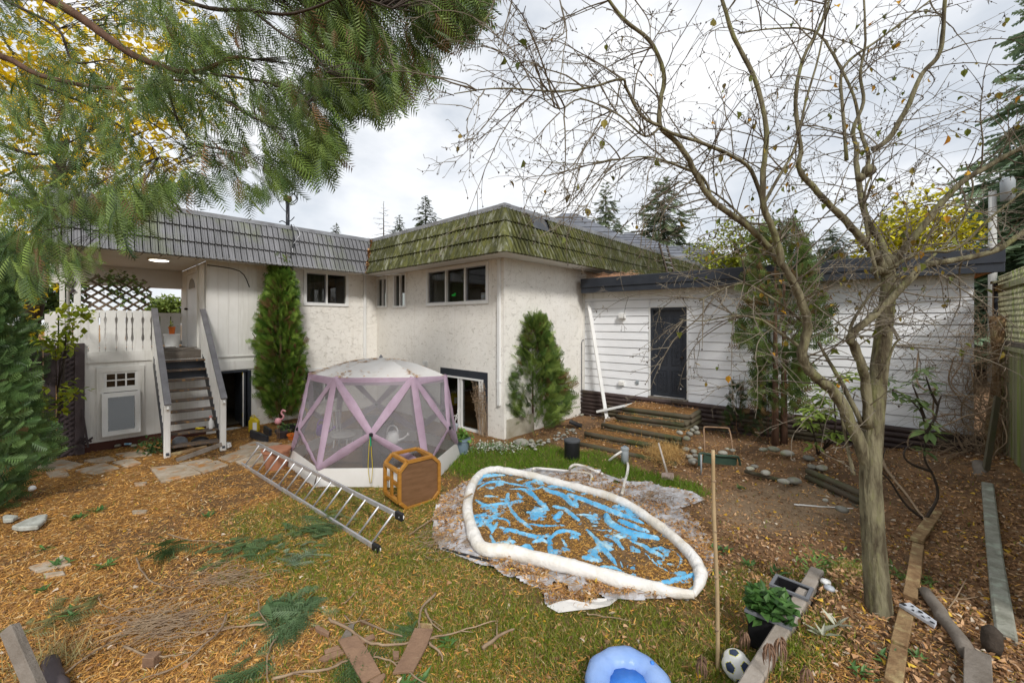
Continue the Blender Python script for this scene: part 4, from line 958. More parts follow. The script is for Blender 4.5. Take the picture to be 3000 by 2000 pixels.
leafy('understory_shrub', 'loose yellow-green shrub leaning out between the cedar hedge and the lattice gate', [tuple(at(205, 920, 7.2)) + (.35, .3, .25), tuple(at(185, 1000, 7.2)) + (.4, .3, .3), tuple(at(215, 1140, 7.1)) + (.25, .2, .2), tuple(at(150, 1180, 7.0)) + (.3, .2, .3)], 420, .11, (.16, .24, .02), (.42, .46, .03), trunk=((-8.2, 7.2, 0), (-7.9, 7.25, 2.2), .02), catg='shrub')
leafy('dark_tree', 'dark evergreen tree behind the porch posts', [(-18.2, 16, 3.4, 1.3, 1.2, 2.4)], 4000, .2, (.03, .06, .02), (.08, .13, .03), trunk=((-18.2, 16.5, 0), (-18.2, 16.5, 3), .2))
leafy('street_tree', 'small green tree seen beyond the porch railing', [tuple(at(492, 910, 26)) + (1.1, 1., 1.0), tuple(at(470, 925, 26)) + (.9, .8, .8)], 3600, .22, (.12, .19, .03), (.24, .30, .07), trunk=(tuple(at(492, 945, 26))[:2] + (0,), tuple(at(492, 920, 26)), .12))
leafy('lattice_vine', 'leafy green vine climbing over the tan porch lattice', [tuple(at(px, py, y_)) + (.22, .12, .16) for px, py, y_ in ((300, 815, 8.0), (340, 808, 8.2), (380, 820, 8.35), (330, 850, 8.2), (405, 845, 8.45), (425, 868, 8.55), (360, 870, 8.3), (440, 885, 8.6))], 330, .085, (.06, .11, .04), (.22, .30, .08), catg='vine')
for px, y_, tip, wdt, ca, cb, lab in ((2165, 17, 640, 1.6, (.20, .24, .02), (.36, .38, .03), 'yellow-green tree showing above the garage roof beside the neighbouring slate roof'), (2690, 12, 560, 1.15, (.42, .40, .015), (.62, .56, .03), 'bright yellow-green tree above the garage roof behind the plum branches')):
    t_ = at(px, tip, y_); zt_ = t_.z
    leafy('garden_tree', lab, [(t_.x, y_, zt_ - 1.1, wdt, 1.0, 1.2), (t_.x - wdt * .7, y_, zt_ - 1.7, wdt * .8, .9, 1.), (t_.x + wdt * .7, y_, zt_ - 1.5, wdt * .7, .9, 1.)], 5200, .15, ca, cb, trunk=((t_.x, y_ + .3, 0), (t_.x, y_ + .3, zt_ - 1), .12))
# ------------------------------------------------------------------ distant conifers
def spruce(label, px, tip, Y, pyb, halfw, nb=110, dens=11, ca=(.05, .08, .03), cb=(.11, .15, .05), z0f=.2, bare=False, group='conifers on the skyline'):
    """tip and the half width at image row pyb fix the outline"""
    t_ = at(px, tip, Y); h = t_.z; zb = at(px, pyb, Y).z; uc = (h - zb) / h; wv = halfw / F * Y; th = thing('conifer_tree', label, 'tree', (t_.x, Y, 0), group)
    mb = MB(); mb.tube([(t_.x, Y, 0), (t_.x, Y, h * .5), (t_.x, Y, h)], [h * .015, h * .008, .015], 7); mb.build('trunk', M['bark_dark'], th, smooth=True)
    offs, ds, scs = [], [], []; mbb = MB(); umax = min(1 - z0f, uc * 2.4)
    for k in range(nb):
        u = umax * ((k + R.random()) / nb); z = h * (1 - u); L_ = wv * (.05 + .95 * (u / uc) ** .85) * R.uniform(.5, 1.15); L_ = min(L_, wv * 2.1); a = k * 2.399 + R.uniform(-.4, .4)
        d = Vector((math.cos(a), math.sin(a), .25 - .45 * min(1, u / uc))); e = Vector((t_.x, Y, z)) + d * L_
        mbb.tube([(t_.x, Y, z), tuple(e)], [.012 + L_ * .012, .006], 3, cap=False)
        if bare: 
            for _ in range(5):
                q = R.uniform(.3, .95); p = Vector((t_.x, Y, z)) + d * L_ * q; mbb.tube([p, p + Vector((R.gauss(0, .2), R.gauss(0, .2), R.gauss(0, .12))) * L_ * .7], [.012, .004], 3, cap=False)
            continue
        for _ in range(int(1.5 * dens * (.35 + .65 * L_ / wv))):
            q = R.uniform(.05, 1.0); p = Vector((t_.x, Y, z)) + d * L_ * q; sp_ = (1.15 - q) * L_ * .22
            offs.append((p.x + R.gauss(0, 1) * sp_, p.y + R.gauss(0, 1) * sp_, p.z + R.gauss(0, .03) * L_)); ds.append((d.x + R.gauss(0, .5), d.y + R.gauss(0, .5), d.z - .15 + R.gauss(0, .25))); scs.append((.14 * wv + .34 * L_) * R.uniform(.6, 1.2))
    mbb.build('branch', M['bark_dark'], th, kind='stuff')
    if bare: return th
    offs = np.array(offs); V, Fc, cc = inst(*SPRW, frames(np.array(ds)), offs, np.array(scs), cols(len(offs), ca, cb)); np_obj('crown', V, Fc, M['leaf'], th, cc)
    return th
spruce('dark conifer with a pointed tip, tallest above the green mansard roof', 1247, 572, 42, 668, 40)
spruce('small conifer left of the tallest one above the roof valley', 1170, 630, 42, 682, 27, nb=70)
spruce('tip of a dark conifer just above the grey mansard roof', 985, 655, 42, 690, 22, nb=60)
spruce('bare dead conifer with naked branches above the roof valley', 1124, 590, 36, 690, 48, nb=46, bare=True)
spruce('tiny conifer tip above the edge of the green mansard roof', 1600, 612, 60, 640, 10, nb=40)
G_, H_2 = (.15, .20, .12), (.27, .33, .18)  # conifer greens lightened, distance haze put into the leaf colour
spruce('slender conifer above the mansard roof, left of the broad fir', 1775, 535, 34, 690, 58, ca=G_, cb=H_2)
spruce('broad grey-green fir rising behind the slate roof', 1945, 528, 30, 700, 95, nb=150, ca=G_, cb=H_2)
spruce('dark conifer partly hidden behind the tall patchy thuja', 2440, 670, 26, 760, 70, ca=G_, cb=H_2)
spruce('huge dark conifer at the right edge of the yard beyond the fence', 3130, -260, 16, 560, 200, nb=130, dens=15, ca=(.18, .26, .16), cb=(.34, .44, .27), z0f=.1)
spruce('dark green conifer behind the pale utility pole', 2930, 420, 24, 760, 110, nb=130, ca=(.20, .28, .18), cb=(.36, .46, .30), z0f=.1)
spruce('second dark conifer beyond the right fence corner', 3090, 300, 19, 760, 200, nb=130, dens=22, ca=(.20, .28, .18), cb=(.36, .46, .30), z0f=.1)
# ------------------------------------------------------------------ neighbouring buildings and poles
nh = thing('neighbour_house', 'neighbouring house with blue-grey hipped shingle roofs beyond the mansard roof', 'house', tuple(at(1950, 945, 22))[:2] + (0,))
def hip(x0, x1, y0, y1, ze, zr, inset, nm='roof'):
    mb = MB(); ym = (y0 + y1) / 2; v = [(x0, y0, ze), (x1, y0, ze), (x1, y1, ze), (x0, y1, ze), (x0 + inset, ym, zr), (x1 - inset, ym, zr)]
    mb.add(v, [(0, 1, 5, 4), (1, 2, 5), (2, 3, 4, 5), (3, 0, 4)]); o = mb.build(nm, M['slate'], nh)
    n = 9
    for k in range(1, n):                              # shingle courses
        t = k / n; mb = MB(); a = Vector(v[0]).lerp(Vector(v[4]), t); b_ = Vector(v[1]).lerp(Vector(v[5]), t); mb.beam(a + Vector((0, -.02, .01)), b_ + Vector((0, -.02, .01)), .05, .03); c = Vector(v[2]).lerp(Vector(v[5]), t); mb.build('shingle_course', M['slate'], o)
    mb = MB(); mb.box(x0 - .05, x1 + .05, y0 - .08, y0, ze - .25, ze); mb.build('gutter', M['flash'], nh)
    mb = MB(); mb.box(x0 + .5, x1 - .5, y0 + .5, y1 - .5, 0, ze - .02); mb.build('wall', M['cream'], nh)
def bxy(px0, px1, Y, dep, pye, pyr, inset): a, b_ = at(px0, pye, Y), at(px1, pye, Y); r = at(px0, pyr, Y + dep / 2); hip(a.x, b_.x, Y, Y + dep, a.z, r.z, inset)
bxy(1430, 1975, 19, 8, 762, 625, 3.9); bxy(1745, 2035, 18.2, 5, 750, 682, 2.); bxy(1900, 2205, 17.4, 5, 770, 720, 1.5)
pl = thing('utility_pole', 'pale round utility pole with a hanging grey transformer behind the plum tree', 'pole', tuple(at(2908, 945, 16))[:2] + (0,))
p = at(2908, 560, 16); mb = MB(); mb.tube([(p.x, p.y, 0), (p.x, p.y, p.z)], [.14, .11], 12); mb.build('shaft', M['pole'], pl, smooth=True)
q = at(2952, 555, 15.6); mb = MB(); mb.lathe((q.x, q.y, q.z - .45), [(.01, 0), (.19, .03), (.2, .75), (.15, .9), (.03, .92)], 14); mb.build('transformer', M['pump'], pl, smooth=True)
# ------------------------------------------------------------------ plum tree in the foreground
plum = thing('plum_tree', 'nearly leafless plum tree with a mossy trunk in the raised bed', 'tree', tuple(GT(2575, 1795)))
TY = 3.15
def pl3(pts, y0, y1): n = len(pts); return [at(p[0], p[1], y0 + (y1 - y0) * i / max(1, n - 1)) for i, p in enumerate(pts)]
limbs = []
def limb(pts, y0, y1, r0, r1, k=4, n=9, nm='branch', tw=1.0, m='bark'):
    r0 *= .74; r1 *= .74
    P_ = smoothline(pl3(pts, y0, y1), k); nn = len(P_); rr = [r0 + (r1 - r0) * (i / (nn - 1)) ** .85 for i in range(nn)]
    P_ = [p + Vector((R.gauss(0, 1), R.gauss(0, 1), 0)) * rr[i] * .10 for i, p in enumerate(P_)]; rr = [r * R.uniform(.93, 1.08) for r in rr]
    mb = MB(); mb.tube(P_, rr, n); mb.build(nm, M[m], plum, smooth=True); limbs.append((P_, rr, tw)); return P_
g0_ = GT(2575, 1795)
yb = g0_.y
def trunk_mesh():
    P_ = smoothline(pl3([(2575, 1818), (2574, 1775), (2562, 1620), (2553, 1480), (2550, 1380), (2557, 1270), (2568, 1150), (2580, 1040), (2592, 940), (2602, 850), (2600, 775)], yb, yb + .10), 12)
    n = 44; m_ = len(P_); mb = MB(); r0, r1 = .090, .048
    for i, p in enumerate(P_):
        t = i / (m_ - 1); r = r0 + (r1 - r0) * t ** .8 + .035 * math.exp(-i / 3.2)
        for k in range(n):
            a = 2 * math.pi * k / n; u = 10 + math.cos(a) * 2.6; v = 10 + math.sin(a) * 2.6; z = p.z * 2.4
            rd = 1 - abs(2 * float(vnoise(a * 4.6 + .5 * math.sin(z * 2.1), z * 1.1, 1)) - 1); rd2 = 1 - abs(2 * float(vnoise(a * 9.5 + math.sin(z * 3), z * 2.6, 1, 40)) - 1)
            q = r * (1 + .10 * (float(vnoise(u, z * .7 + v, 1.)) - .5) - .10 * rd ** 4 - .055 * rd2 ** 4 + (.22 * math.exp(-i / 3.) * math.sin(a * 3 + 1)))
            mb.v.append((p.x + q * math.cos(a), p.y + q * math.sin(a), p.z))
    for i in range(m_ - 1):
        for k in range(n): mb.f.append((i * n + k, i * n + (k + 1) % n, (i + 1) * n + (k + 1) % n, (i + 1) * n + k))
    mb.build('trunk', M['bark'], plum, smooth=True)
    limbs.append((P_[::12], [.05] * len(P_[::12]), .1))
trunk_mesh()
y = yb + .06
limb([(2545, 1390), (2520, 1300), (2463, 1175), (2418, 1125), (2383, 1098), (2352, 1050), (2357, 1000), (2367, 955), (2350, 890), (2325, 830), (2290, 770), (2275, 700), (2250, 640), (2236, 600), (2236, 500), (2245, 380), (2210, 230), (2150, 110), (2110, -20)], y, y - .35, .062, .016, n=11)
limb([(2290, 775), (2240, 710), (2180, 655), (2080, 580), (2030, 490), (1985, 420), (1935, 372), (1935, 300), (1945, 210), (1900, 118), (1830, 60), (1775, -10)], y - .05, y - .5, .036, .014, n=8)
limb([(1938, 372), (1880, 340), (1835, 260), (1822, 232), (1735, 255), (1640, 268), (1500, 260), (1420, 262), (1330, 275)], y - .35, y - .8, .017, .004, n=7)
limb([(1935, 372), (1890, 400), (1830, 350), (1790, 325), (1700, 290), (1640, 320), (1580, 285), (1500, 270)], y - .35, y - .6, .012, .004, n=6)
limb([(2245, 620), (2200, 500), (2150, 460), (2060, 420), (1980, 395), (1930, 370)], y - .1, y - .35, .022, .014, n=7)
limb([(2545, 1250), (2535, 1110), (2505, 1020), (2490, 990), (2540, 940), (2590, 895), (2672, 812), (2702, 780), (2780, 765), (2860, 750), (2925, 730), (2970, 700), (3030, 655)], yb + .03, yb - .25, .047, .022, n=10)
limb([(2530, 1250), (2470, 1130), (2430, 1060), (2395, 1000)], yb + .05, yb + .2, .03, .012, n=7, tw=.7)
limb([(2500, 1390), (2470, 1240), (2440, 1120)], yb + .08, yb + .2, .022, .01, n=6, tw=.6)
limb([(2600, 800), (2560, 740), (2515, 690), (2470, 640), (2430, 600), (2365, 530), (2340, 490), (2345, 430), (2330, 300), (2350, 180), (2410, 60), (2420, -20)], yb + .08, yb - .2, .045, .010, n=9)
limb([(2600, 790), (2585, 720), (2540, 640), (2520, 560), (2510, 490), (2510, 420)], yb + .1, yb + .3, .036, .024, n=9)
limb([(2510, 430), (2500, 380), (2530, 300), (2520, 220), (2535, 120), (2530, -20)], yb + .3, yb + .35, .024, .010, n=7)
limb([(2555, 440), (2600, 410), (2650, 330), (2700, 220), (2745, 170), (2760, 110), (2770, -15)], yb + .3, yb + .1, .030, .018, n=8)
limb([(2520, 520), (2545, 470), (2520, 380), (2500, 280), (2440, 160), (2380, 90), (2260, 85), (2160, 100)], yb + .3, yb + .6, .024, .007, n=7)
limb([(2480, 470), (2470, 330), (2470, 200), (2570, 120), (2650, 60), (2740, -10)], yb + .3, yb + .5, .02, .008, n=7)
limb([(2600, 800), (2640, 740), (2690, 680), (2740, 620), (2810, 540), (2890, 490), (2960, 450), (3040, 410)], yb + .1, yb - .3, .04, .018, n=9)
limb([(2230, 610), (2280, 520), (2330, 430), (2360, 300), (2400, 160), (2430, -10)], y - .2, y - .1, .018, .007, n=7)
limb([(2090, 600), (2060, 520), (2000, 490), (1900, 460), (1790, 470), (1690, 480), (1560, 470)], y - .1, y - .5, .014, .003, n=6)
limb([(2200, 660), (2100, 570), (2030, 540), (1960, 530)], y, y + .3, .014, .004, n=6)
limb([(2372, 960), (2300, 900), (2240, 860), (2180, 830), (2110, 850), (2050, 880)], y, y - .2, .017, .005, n=7)
limb([(2350, 1020), (2280, 970), (2225, 935), (2150, 925), (2060, 940), (1990, 935)], y, y + .1, .02, .004, n=7)
limb([(2500, 1000), (2490, 960), (2530, 890), (2570, 840), (2640, 800)], yb, yb - .1, .016, .012, n=6)
limb([(2600, 790), (2700, 740), (2800, 730), (2900, 640), (3000, 560)], yb - .05, yb - .5, .018, .008, n=6)
limb([(2700, 780), (2800, 680), (2850, 560), (2830, 480)], yb, yb + .2, .014, .007, n=6)
limb([(2570, 820), (2530, 600), (2560, 500)], yb, yb + .1, .02, .01, n=6)
limb([(2570, 1110), (2600, 1060), (2620, 1010), (2640, 990)], yb - .06, yb - .15, .014, .009, n=6, tw=.3)
knot = MB()
for (px, py, r) in ((2545, 500, .05), (2600, 770, .075), (2520, 520, .035), (2570, 790, .05), (2545, 1260, .05)):
    c = at(px, py, yb + .1); knot.lathe((c.x, c.y, c.z - r), [(r * .3, 0), (r * .9, r * .5), (r, r), (r * .8, r * 1.6), (r * .2, r * 2)], 9)
knot.build('burl', M['bark'], plum, smooth=True, kind='stuff')
# twigs: arching shoots with short spurs
tw = MB(); tips = []; leafpos = []
def grow(p, d, L_, r, depth, droop):
    n = max(4, int(L_ / .07)); pts = [Vector(p)]; d = Vector(d).normalized(); q = Vector(p)
    for i in range(n):
        d = (d + Vector((R.gauss(0, .10), R.gauss(0, .10), R.gauss(0, .08) - droop * (i / n)))).normalized(); q = q + d * (L_ / n); pts.append(q.copy())
        if depth > 0 and i > 0 and R.random() < (.34 if depth > 1 else .30):
            sd_ = Vector((R.gauss(0, 1), R.gauss(0, 1), R.gauss(0, 1) + .15)).cross(d); 
            if sd_.length > .1:
                nd = (d * .7 + sd_.normalized() * .8); grow(q, nd, L_ * R.uniform(.28, .55) * (1 - .4 * i / n), r * .6, depth - 1, droop * .8)
        if R.random() < .55:                              # spur
            sd_ = Vector((R.gauss(0, 1), R.gauss(0, 1), R.gauss(0, 1))).normalized(); e = q + (d * .5 + sd_) * R.uniform(.012, .04); tw.tube([q, e], [max(r * .6, .0016), .0022], 3, cap=False)
            if R.random() < .22: leafpos.append(e)
    rr = [max(.0014, r * (1 - .75 * i / n)) for i in range(n + 1)]
    tw.tube(pts, rr, 4 if r > .004 else 3, cap=False); tips.append(q)
for P_, rr, tf in limbs:
    for i in range(2, len(P_) - 1):
        if rr[i] > .045: pr = .12 * tf
        else: pr = .47 * tf
        px, py = proj(*P_[i])
        if py > 1080: pr *= .35
        reps = 1 if R.random() < pr else 0
        if reps and rr[i] < .03 and R.random() < .45: reps = 2
        for _ in range(reps):
            d = (P_[i + 1] - P_[i]).normalized(); s_ = Vector((R.gauss(0, 1), R.gauss(0, .8), R.gauss(0, 1) + .2)); s_ = (s_ - d * s_.dot(d)).normalized()
            left = 1 if px < 2200 else 0
            nd = s_ + d * .5 + Vector((-.25 * left, 0, 0)); grow(P_[i], nd, R.uniform(.35, 1.05), R.uniform(.0035, .0065), 2, .10 if not left else .22)
for pts in ([(1330, 280), (1300, 270)], [(1500, 262), (1450, 330), (1400, 390), (1360, 420)], [(1640, 330), (1600, 370), (1560, 420)], [(1750, 470), (1700, 560), (1640, 620), (1560, 640)], [(1640, 0), (1660, 90), (1650, 160), (1640, 250)], [(1450, 0), (1410, 90), (1385, 130)], [(1500, 0), (1480, 80), (1465, 145)], [(1700, 480), (1680, 560), (1650, 640)], [(1790, 330), (1720, 420), (1660, 500), (1550, 520), (1530, 540)], [(1860, 440), (1780, 500), (1720, 600), (1640, 660)], [(1640, 0), (1650, 100), (1560, 130), (1530, 175)], [(1860, 0), (1900, 60), (1905, 120)], [(1760, 350), (1690, 480), (1660, 570)]):
    P_ = smoothline(pl3(pts, y - .6, y - .65), 4); tw.tube(P_, [.0045 - .0028 * i / len(P_) for i in range(len(P_))], 4, cap=False)
    for i in range(1, len(P_)): grow(P_[i], (P_[i] - P_[i - 1]) + Vector((R.gauss(0, .05), 0, R.gauss(0, .05))), R.uniform(.08, .3), .0025, 1, .2)
tw.build('twigs', M['twig'], plum, kind='stuff')
bud = MB()
for p in tips[::2]:
    bud.add([p + Vector(q) * .007 for q in ((1, 0, 0), (-.5, .8, 0), (-.5, -.8, 0), (0, 0, 1.2), (0, 0, -1.2))], [(0, 1, 3), (1, 2, 3), (2, 0, 3), (1, 0, 4), (2, 1, 4), (0, 2, 4)])
bud.build('buds', M['bark_dark'], plum, kind='stuff')
lm = []
for k in range(3):
    me = bpy.data.meshes.new('leaf'); c = .1 + .1 * k
    v = [(0, 0, 0), (.28, .3, c), (.3, .62, c), (0, 1, -.1), (-.3, .62, c), (-.28, .3, c), (0, .35, 0), (0, .7, -.02)]
    me.from_pydata(v, [], [(0, 1, 6), (1, 2, 7, 6), (2, 3, 7), (3, 4, 7), (4, 5, 6, 7), (5, 0, 6)])
    mm = [M['moss_leaf'], mat('yellow_leaf', (.55, .33, .02), (.45, .2, .02), 5, .6, trans=.35, rnd=.25), mat('green_leaf', (.10, .14, .025), (.18, .19, .03), 5, .6, trans=.35, rnd=.3)][k]; me.materials.append(mm); me.update(); lm.append(me)
R.shuffle(leafpos); plw = wloc(plum); cnt = 0
for p in leafpos:
    px, py = proj(*p)
    if not (1300 < px < 3000 and -20 < py < 1150): continue
    if px < 2050 and R.random() < .8: continue
    o = link('leaf', lm[R.choice([0, 0, 1, 2, 2])], plum); s_ = R.uniform(.035, .065)
    o.matrix_local = Matrix.Translation(p - plw) @ Matrix.Rotation(R.uniform(0, 6.28), 4, 'Z') @ Matrix.Rotation(R.uniform(-2.2, -.3), 4, 'X') @ Matrix.Scale(s_, 4); cnt += 1
    if cnt >= 280: break
# ------------------------------------------------------------------ overhanging western red cedar (top left)
ced = thing('cedar_tree', 'large western red cedar whose drooping green branches hang over the yard at the left', 'tree', (-8.4, 3.6, 0))
mb = MB(); mb.tube([(-8.4, 3.6, -.1), (-8.3, 3.7, 4), (-8.2, 3.8, 9)], [.38, .3, .2], 12); mb.build('trunk', M['bark_brown'], ced, smooth=True)
bough = [([(-250, 330), (40, 400), (250, 510), (480, 570), (700, 605), (1000, 610), (1150, 560), (1250, 555)], 4.6, 4.2, .035, .008, QD),
         ([(-200, -300), (350, 0), (550, 120), (700, 230), (900, 370), (1060, 440), (1230, 490), (1400, 485), (1600, 400), (1720, 410)], 4.2, 3.9, .05, .012, QD),
         ([(-200, 900), (0, 990), (200, 1060), (330, 1040), (500, 970), (740, 840)], 4.8, 5.0, .026, .006, QD),
         ([(1060, 440), (1140, 560), (1180, 700), (1260, 900), (1400, 1000), (1700, 1070), (1850, 1190)], 4.1, 3.7, .014, .004, QD),
         ([(1300, 500), (1500, 650), (1700, 790), (1850, 850), (1950, 960)], 4.0, 3.6, .013, .004, QD),
         ([(1230, 490), (1800, 560), (2080, 680), (2200, 800)], 4.0, 3.6, .014, .004, QD),
         ([(1150, -40), (1450, 60), (1700, 70), (1950, 100), (2150, 60), (2330, -20)], 3.9, 3.4, .02, .008, QD),
         ([(1700, 40), (1950, 240), (2120, 330), (2250, 500)], 3.7, 3.4, .012, .004, QD),
         ([(1400, -60), (1900, -40), (2400, -30), (2700, 60)], 3.8, 3.3, .02, .006, QD),
         ([(-100, -60), (150, 60), (400, 200), (500, 420), (700, 420)], 4.7, 4.4, .02, .006, QD),
         ([(800, 610), (950, 780), (1150, 920), (1300, 1050), (1420, 1150)], 4.4, 4.0, .010, .003, QD),
         ([(-100, 1250), (200, 1400), (500, 1480), (800, 1560)], 5.0, 5.2, .02, .006, QD), ([(200, 560), (600, 720), (800, 850), (1000, 960), (1100, 1080)], 4.6, 4.5, .012, .004, QD)]
bl_all = []
for pts, y0, y1, r0, r1, q in bough:
    P_ = smoothline(pl3([q(*p) for p in pts], y0, y1), 5); nn = len(P_); mb = MB(); mb.tube(P_, [r0 + (r1 - r0) * i / (nn - 1) for i in range(nn)], 8)
    mb.build('bough', M['bark_dark'] if r0 < .03 else M['bark_brown'], ced, smooth=True); bl_all += P_
BL = np.array([tuple(p) for p in bl_all])
# outline of the hanging foliage in the photograph, top to bottom, as the volume the sprays fill
lowb = [(0, 820), (90, 860), (150, 800), (215, 790), (300, 760), (330, 740), (390, 660), (425, 615), (500, 570), (560, 560), (640, 560), (700, 590), (760, 590), (840, 540), (900, 500), (960, 480), (975, 420), (985, 330), (1040, 315), (1100, 330), (1160, 290), (1225, 265), (1250, 200), (1290, 110), (1350, 80), (1380, 20), (1400, -30)]
bx_ = np.array([p[0] for p in lowb]); by_ = np.array([p[1] for p in lowb])
lx = [];
offs = []
while len(offs) < 6800:
    px = R.uniform(-120, 1400); lim = float(np.interp(px, bx_, by_)); py = R.uniform(-160, lim - 25)
    d_ = 1.0
    n_ = float(fbm(px / 170., py / 130., 1, 3, 4))
    if 400 < px < 760 and 230 < py < 520: d_ = .17
    if px < 420: d_ = .30
    if px < 420 and py > 540: d_ = 1.0
    if 420 < px < 860 and py < 300: d_ = .5
    if lim - py < 70 and px > 380: d_ = max(d_, .5)
    if px > 860: d_ = 1.0
    if R.random() > d_ * sst(np.array(n_), .30, .60) * 1.2 + .03: continue
    Y = 3.5 + 1.6 * R.random() + (.5 if px < 300 else 0)
    offs.append((px, py, Y))
offs = np.array(offs); P3 = np.stack([(offs[:, 0] - CX) / F * offs[:, 2], offs[:, 2], CAMZ + (HY - offs[:, 1]) / F * offs[:, 2]], 1)
# each spray points away from its nearest bough, then droops
near = np.empty_like(P3)
for k in range(0, len(P3), 500):
    dd = ((P3[k:k + 500, None] - BL[None]) ** 2).sum(-1); near[k:k + 500] = BL[dd.argmin(1)]
d = P3 - near; d = d / (np.linalg.norm(d, axis=1, keepdims=True) + .05); d = d * .6 + np.array([.35, -.05, -.85]) + .34 * RS.normal(size=d.shape)
rot = frames(d, up=np.tile([.1, -1., .15], (len(d), 1)) + .55 * RS.normal(size=d.shape))
cc = cols(len(P3), (.033, .078, .016), (.20, .285, .055), .45); br = RS.rand(len(P3)) < .03 + .10 * ((offs[:, 0] > 800) & (offs[:, 1] < 200)); cc[br] = cols(int(br.sum()), (.16, .085, .035), (.24, .13, .06))
V, Fc, c2 = inst(*SPR3, rot, P3, .13 + .20 * RS.rand(len(P3)) ** 1.3, cc); np_obj('foliage', V, Fc, M['leaf'], ced, c2, kind='stuff')
# fine hanging twigs tying the sprays to the boughs
mb = MB(); ix = RS.choice(len(P3), 900, replace=False)
for k in ix:
    a, b_ = Vector(near[k]), Vector(P3[k])
    if (b_ - a).length < 1.3: mb.tube([a, a.lerp(b_, .5) + Vector((.0, 0, .05)), b_], [.0045, .003, .0015], 3, cap=False)
mb.build('twigs', M['bark_dark'], ced, kind='stuff')
# ------------------------------------------------------------------ pool
def inpoly(x, y, poly):
    x = np.asarray(x); y = np.asarray(y); r = np.zeros(x.shape, bool); n = len(poly)
    for i in range(n):
        x0, y0 = poly[i]; x1, y1 = poly[(i + 1) % n]; c = ((y0 > y) != (y1 > y)) & (x < (x1 - x0) * (y - y0) / (y1 - y0 + 1e-12) + x0); r ^= c
    return r
ringpx = [(470, 205), (540, 198), (620, 212), (800, 245), (1000, 300), (1200, 348), (1400, 405), (1560, 478), (1700, 575), (1850, 685), (1965, 790), (2045, 880), (2092, 970), (2092, 1050), (2045, 1150)]
ringpx2 = [(2045, 1155), (1850, 1125), (1500, 1050), (1200, 965), (900, 890), (650, 830), (440, 800), (370, 715), (332, 600), (312, 500), (322, 400), (355, 305), (405, 240), (470, 205)]
def gp(p, z): return G(*QP(*p), z)
pool = thing('inflatable_pool', 'large collapsed inflatable pool with white rim and blue liner full of leaves', 'pool', tuple(G(*QP(1200, 700))))
RA = smoothline([gp(p, .07) for p in ringpx], 4); RA2 = smoothline([gp(p, .07) for p in ringpx], 12); RB = smoothline([gp(p, .072) for p in ringpx2], 4); RB2 = smoothline([gp(p, .072) for p in ringpx2], 12)
def wrinkled(mb, P_, rr, amp=.007):
    k_ = (len(P_) - 1) / (len(rr) - 1); r2 = []
    for i in range(len(P_)):
        q = i / k_; a = int(q); f_ = q - a; r = rr[a] * (1 - f_) + rr[min(a + 1, len(rr) - 1)] * f_; c_ = float(vnoise(i * .31, 3.3, 1)); r2.append(r * (1 - .10 * max(0, (c_ - .62) / .38)))
    b = len(mb.v); mb.tube(P_, r2, 20)
    for i in range(b, len(mb.v)):
        x_, y_, z_ = mb.v[i]; h = float(ridge(x_ * 1.0 + z_ * 3, y_ * 1.6 - z_ * 2, 7.5, 13)) ** 4 - .3 + .8 * (float(vnoise(x_, y_ + z_ * 4, 11, 5)) - .5); mb.v[i] = (x_, y_, z_ + amp * h)
def ridge(a, b, s, o): return 1 - np.abs(2 * vnoise(a, b, s, o) - 1)
mb = MB(); n = len(RA); rr = [.063 * (1 + .05 * math.sin(i * 1.7) + R.uniform(-.03, .03)) * (1 if i < n - 6 else (.35 + .65 * (n - 1 - i) / 6)) for i in range(n)]
wrinkled(mb, RA2, rr); mb.build('rim', M['vinyl_white'], pool, smooth=True)
mb = MB(); n = len(RB)
rr = [(.028 + .040 * min(1, i / 8)) * (1 + .05 * math.sin(i * .9 + 1)) * (1.08 if i < 30 else .98) for i in range(n)]; wrinkled(mb, RB2, rr, .010); mb.build('rim', M['vinyl_white'], pool, smooth=True)
for i in range(6, len(RA) - 8, 6):                       # welded seams across the rim
    mb = MB(); d = (RA[i + 1] - RA[i - 1]).normalized() * .006; mb.tube([RA[i] - d, RA[i] + d], [.0655, .0655], 16, cap=False); mb.build('rim_seam', M['white'], pool, smooth=True)
PP = [(p.x, p.y) for p in RA[:-1] + RB[:-1]]
DG_ = .017; xs_ = np.arange(min(p[0] for p in PP), max(p[0] for p in PP), DG_); ys_ = np.arange(min(p[1] for p in PP), max(p[1] for p in PP), DG_)
GX, GY = np.meshgrid(xs_, ys_)
wx = GX + .30 * (fbm(GX, GY, 1.8, 3, 2) - .5); wy = GY + .30 * (fbm(GX, GY, 1.8, 3, 60) - .5)
def ridge(a, b, s, o): return 1 - np.abs(2 * vnoise(a, b, s, o) - 1)
hfold = np.maximum(ridge(wx * 1.7 + wy * .8, wy * .7, 3.3, 5) ** 9, .9 * ridge(wx * .8, wy * 1.6 - wx * .5, 3.8, 33) ** 10) * .13 * sst(fbm(GX, GY, 2.6, 2, 91), .28, .5) + .040 * (fbm(GX, GY, 4.2, 4, 19) - .52) + .012 * (fbm(GX, GY, 16, 2, 7) - .5)
edge = np.zeros_like(GX); ring_arr = np.array([(p.x, p.y) for p in RA + RB]); back = np.array([(p.x, p.y) for p in RA[14:]])
dm = np.min((GX[..., None] - ring_arr[::3, 0]) ** 2 + (GY[..., None] - ring_arr[::3, 1]) ** 2, axis=-1) ** .5
db = np.min((GX[..., None] - back[::2, 0]) ** 2 + (GY[..., None] - back[::2, 1]) ** 2, axis=-1) ** .5
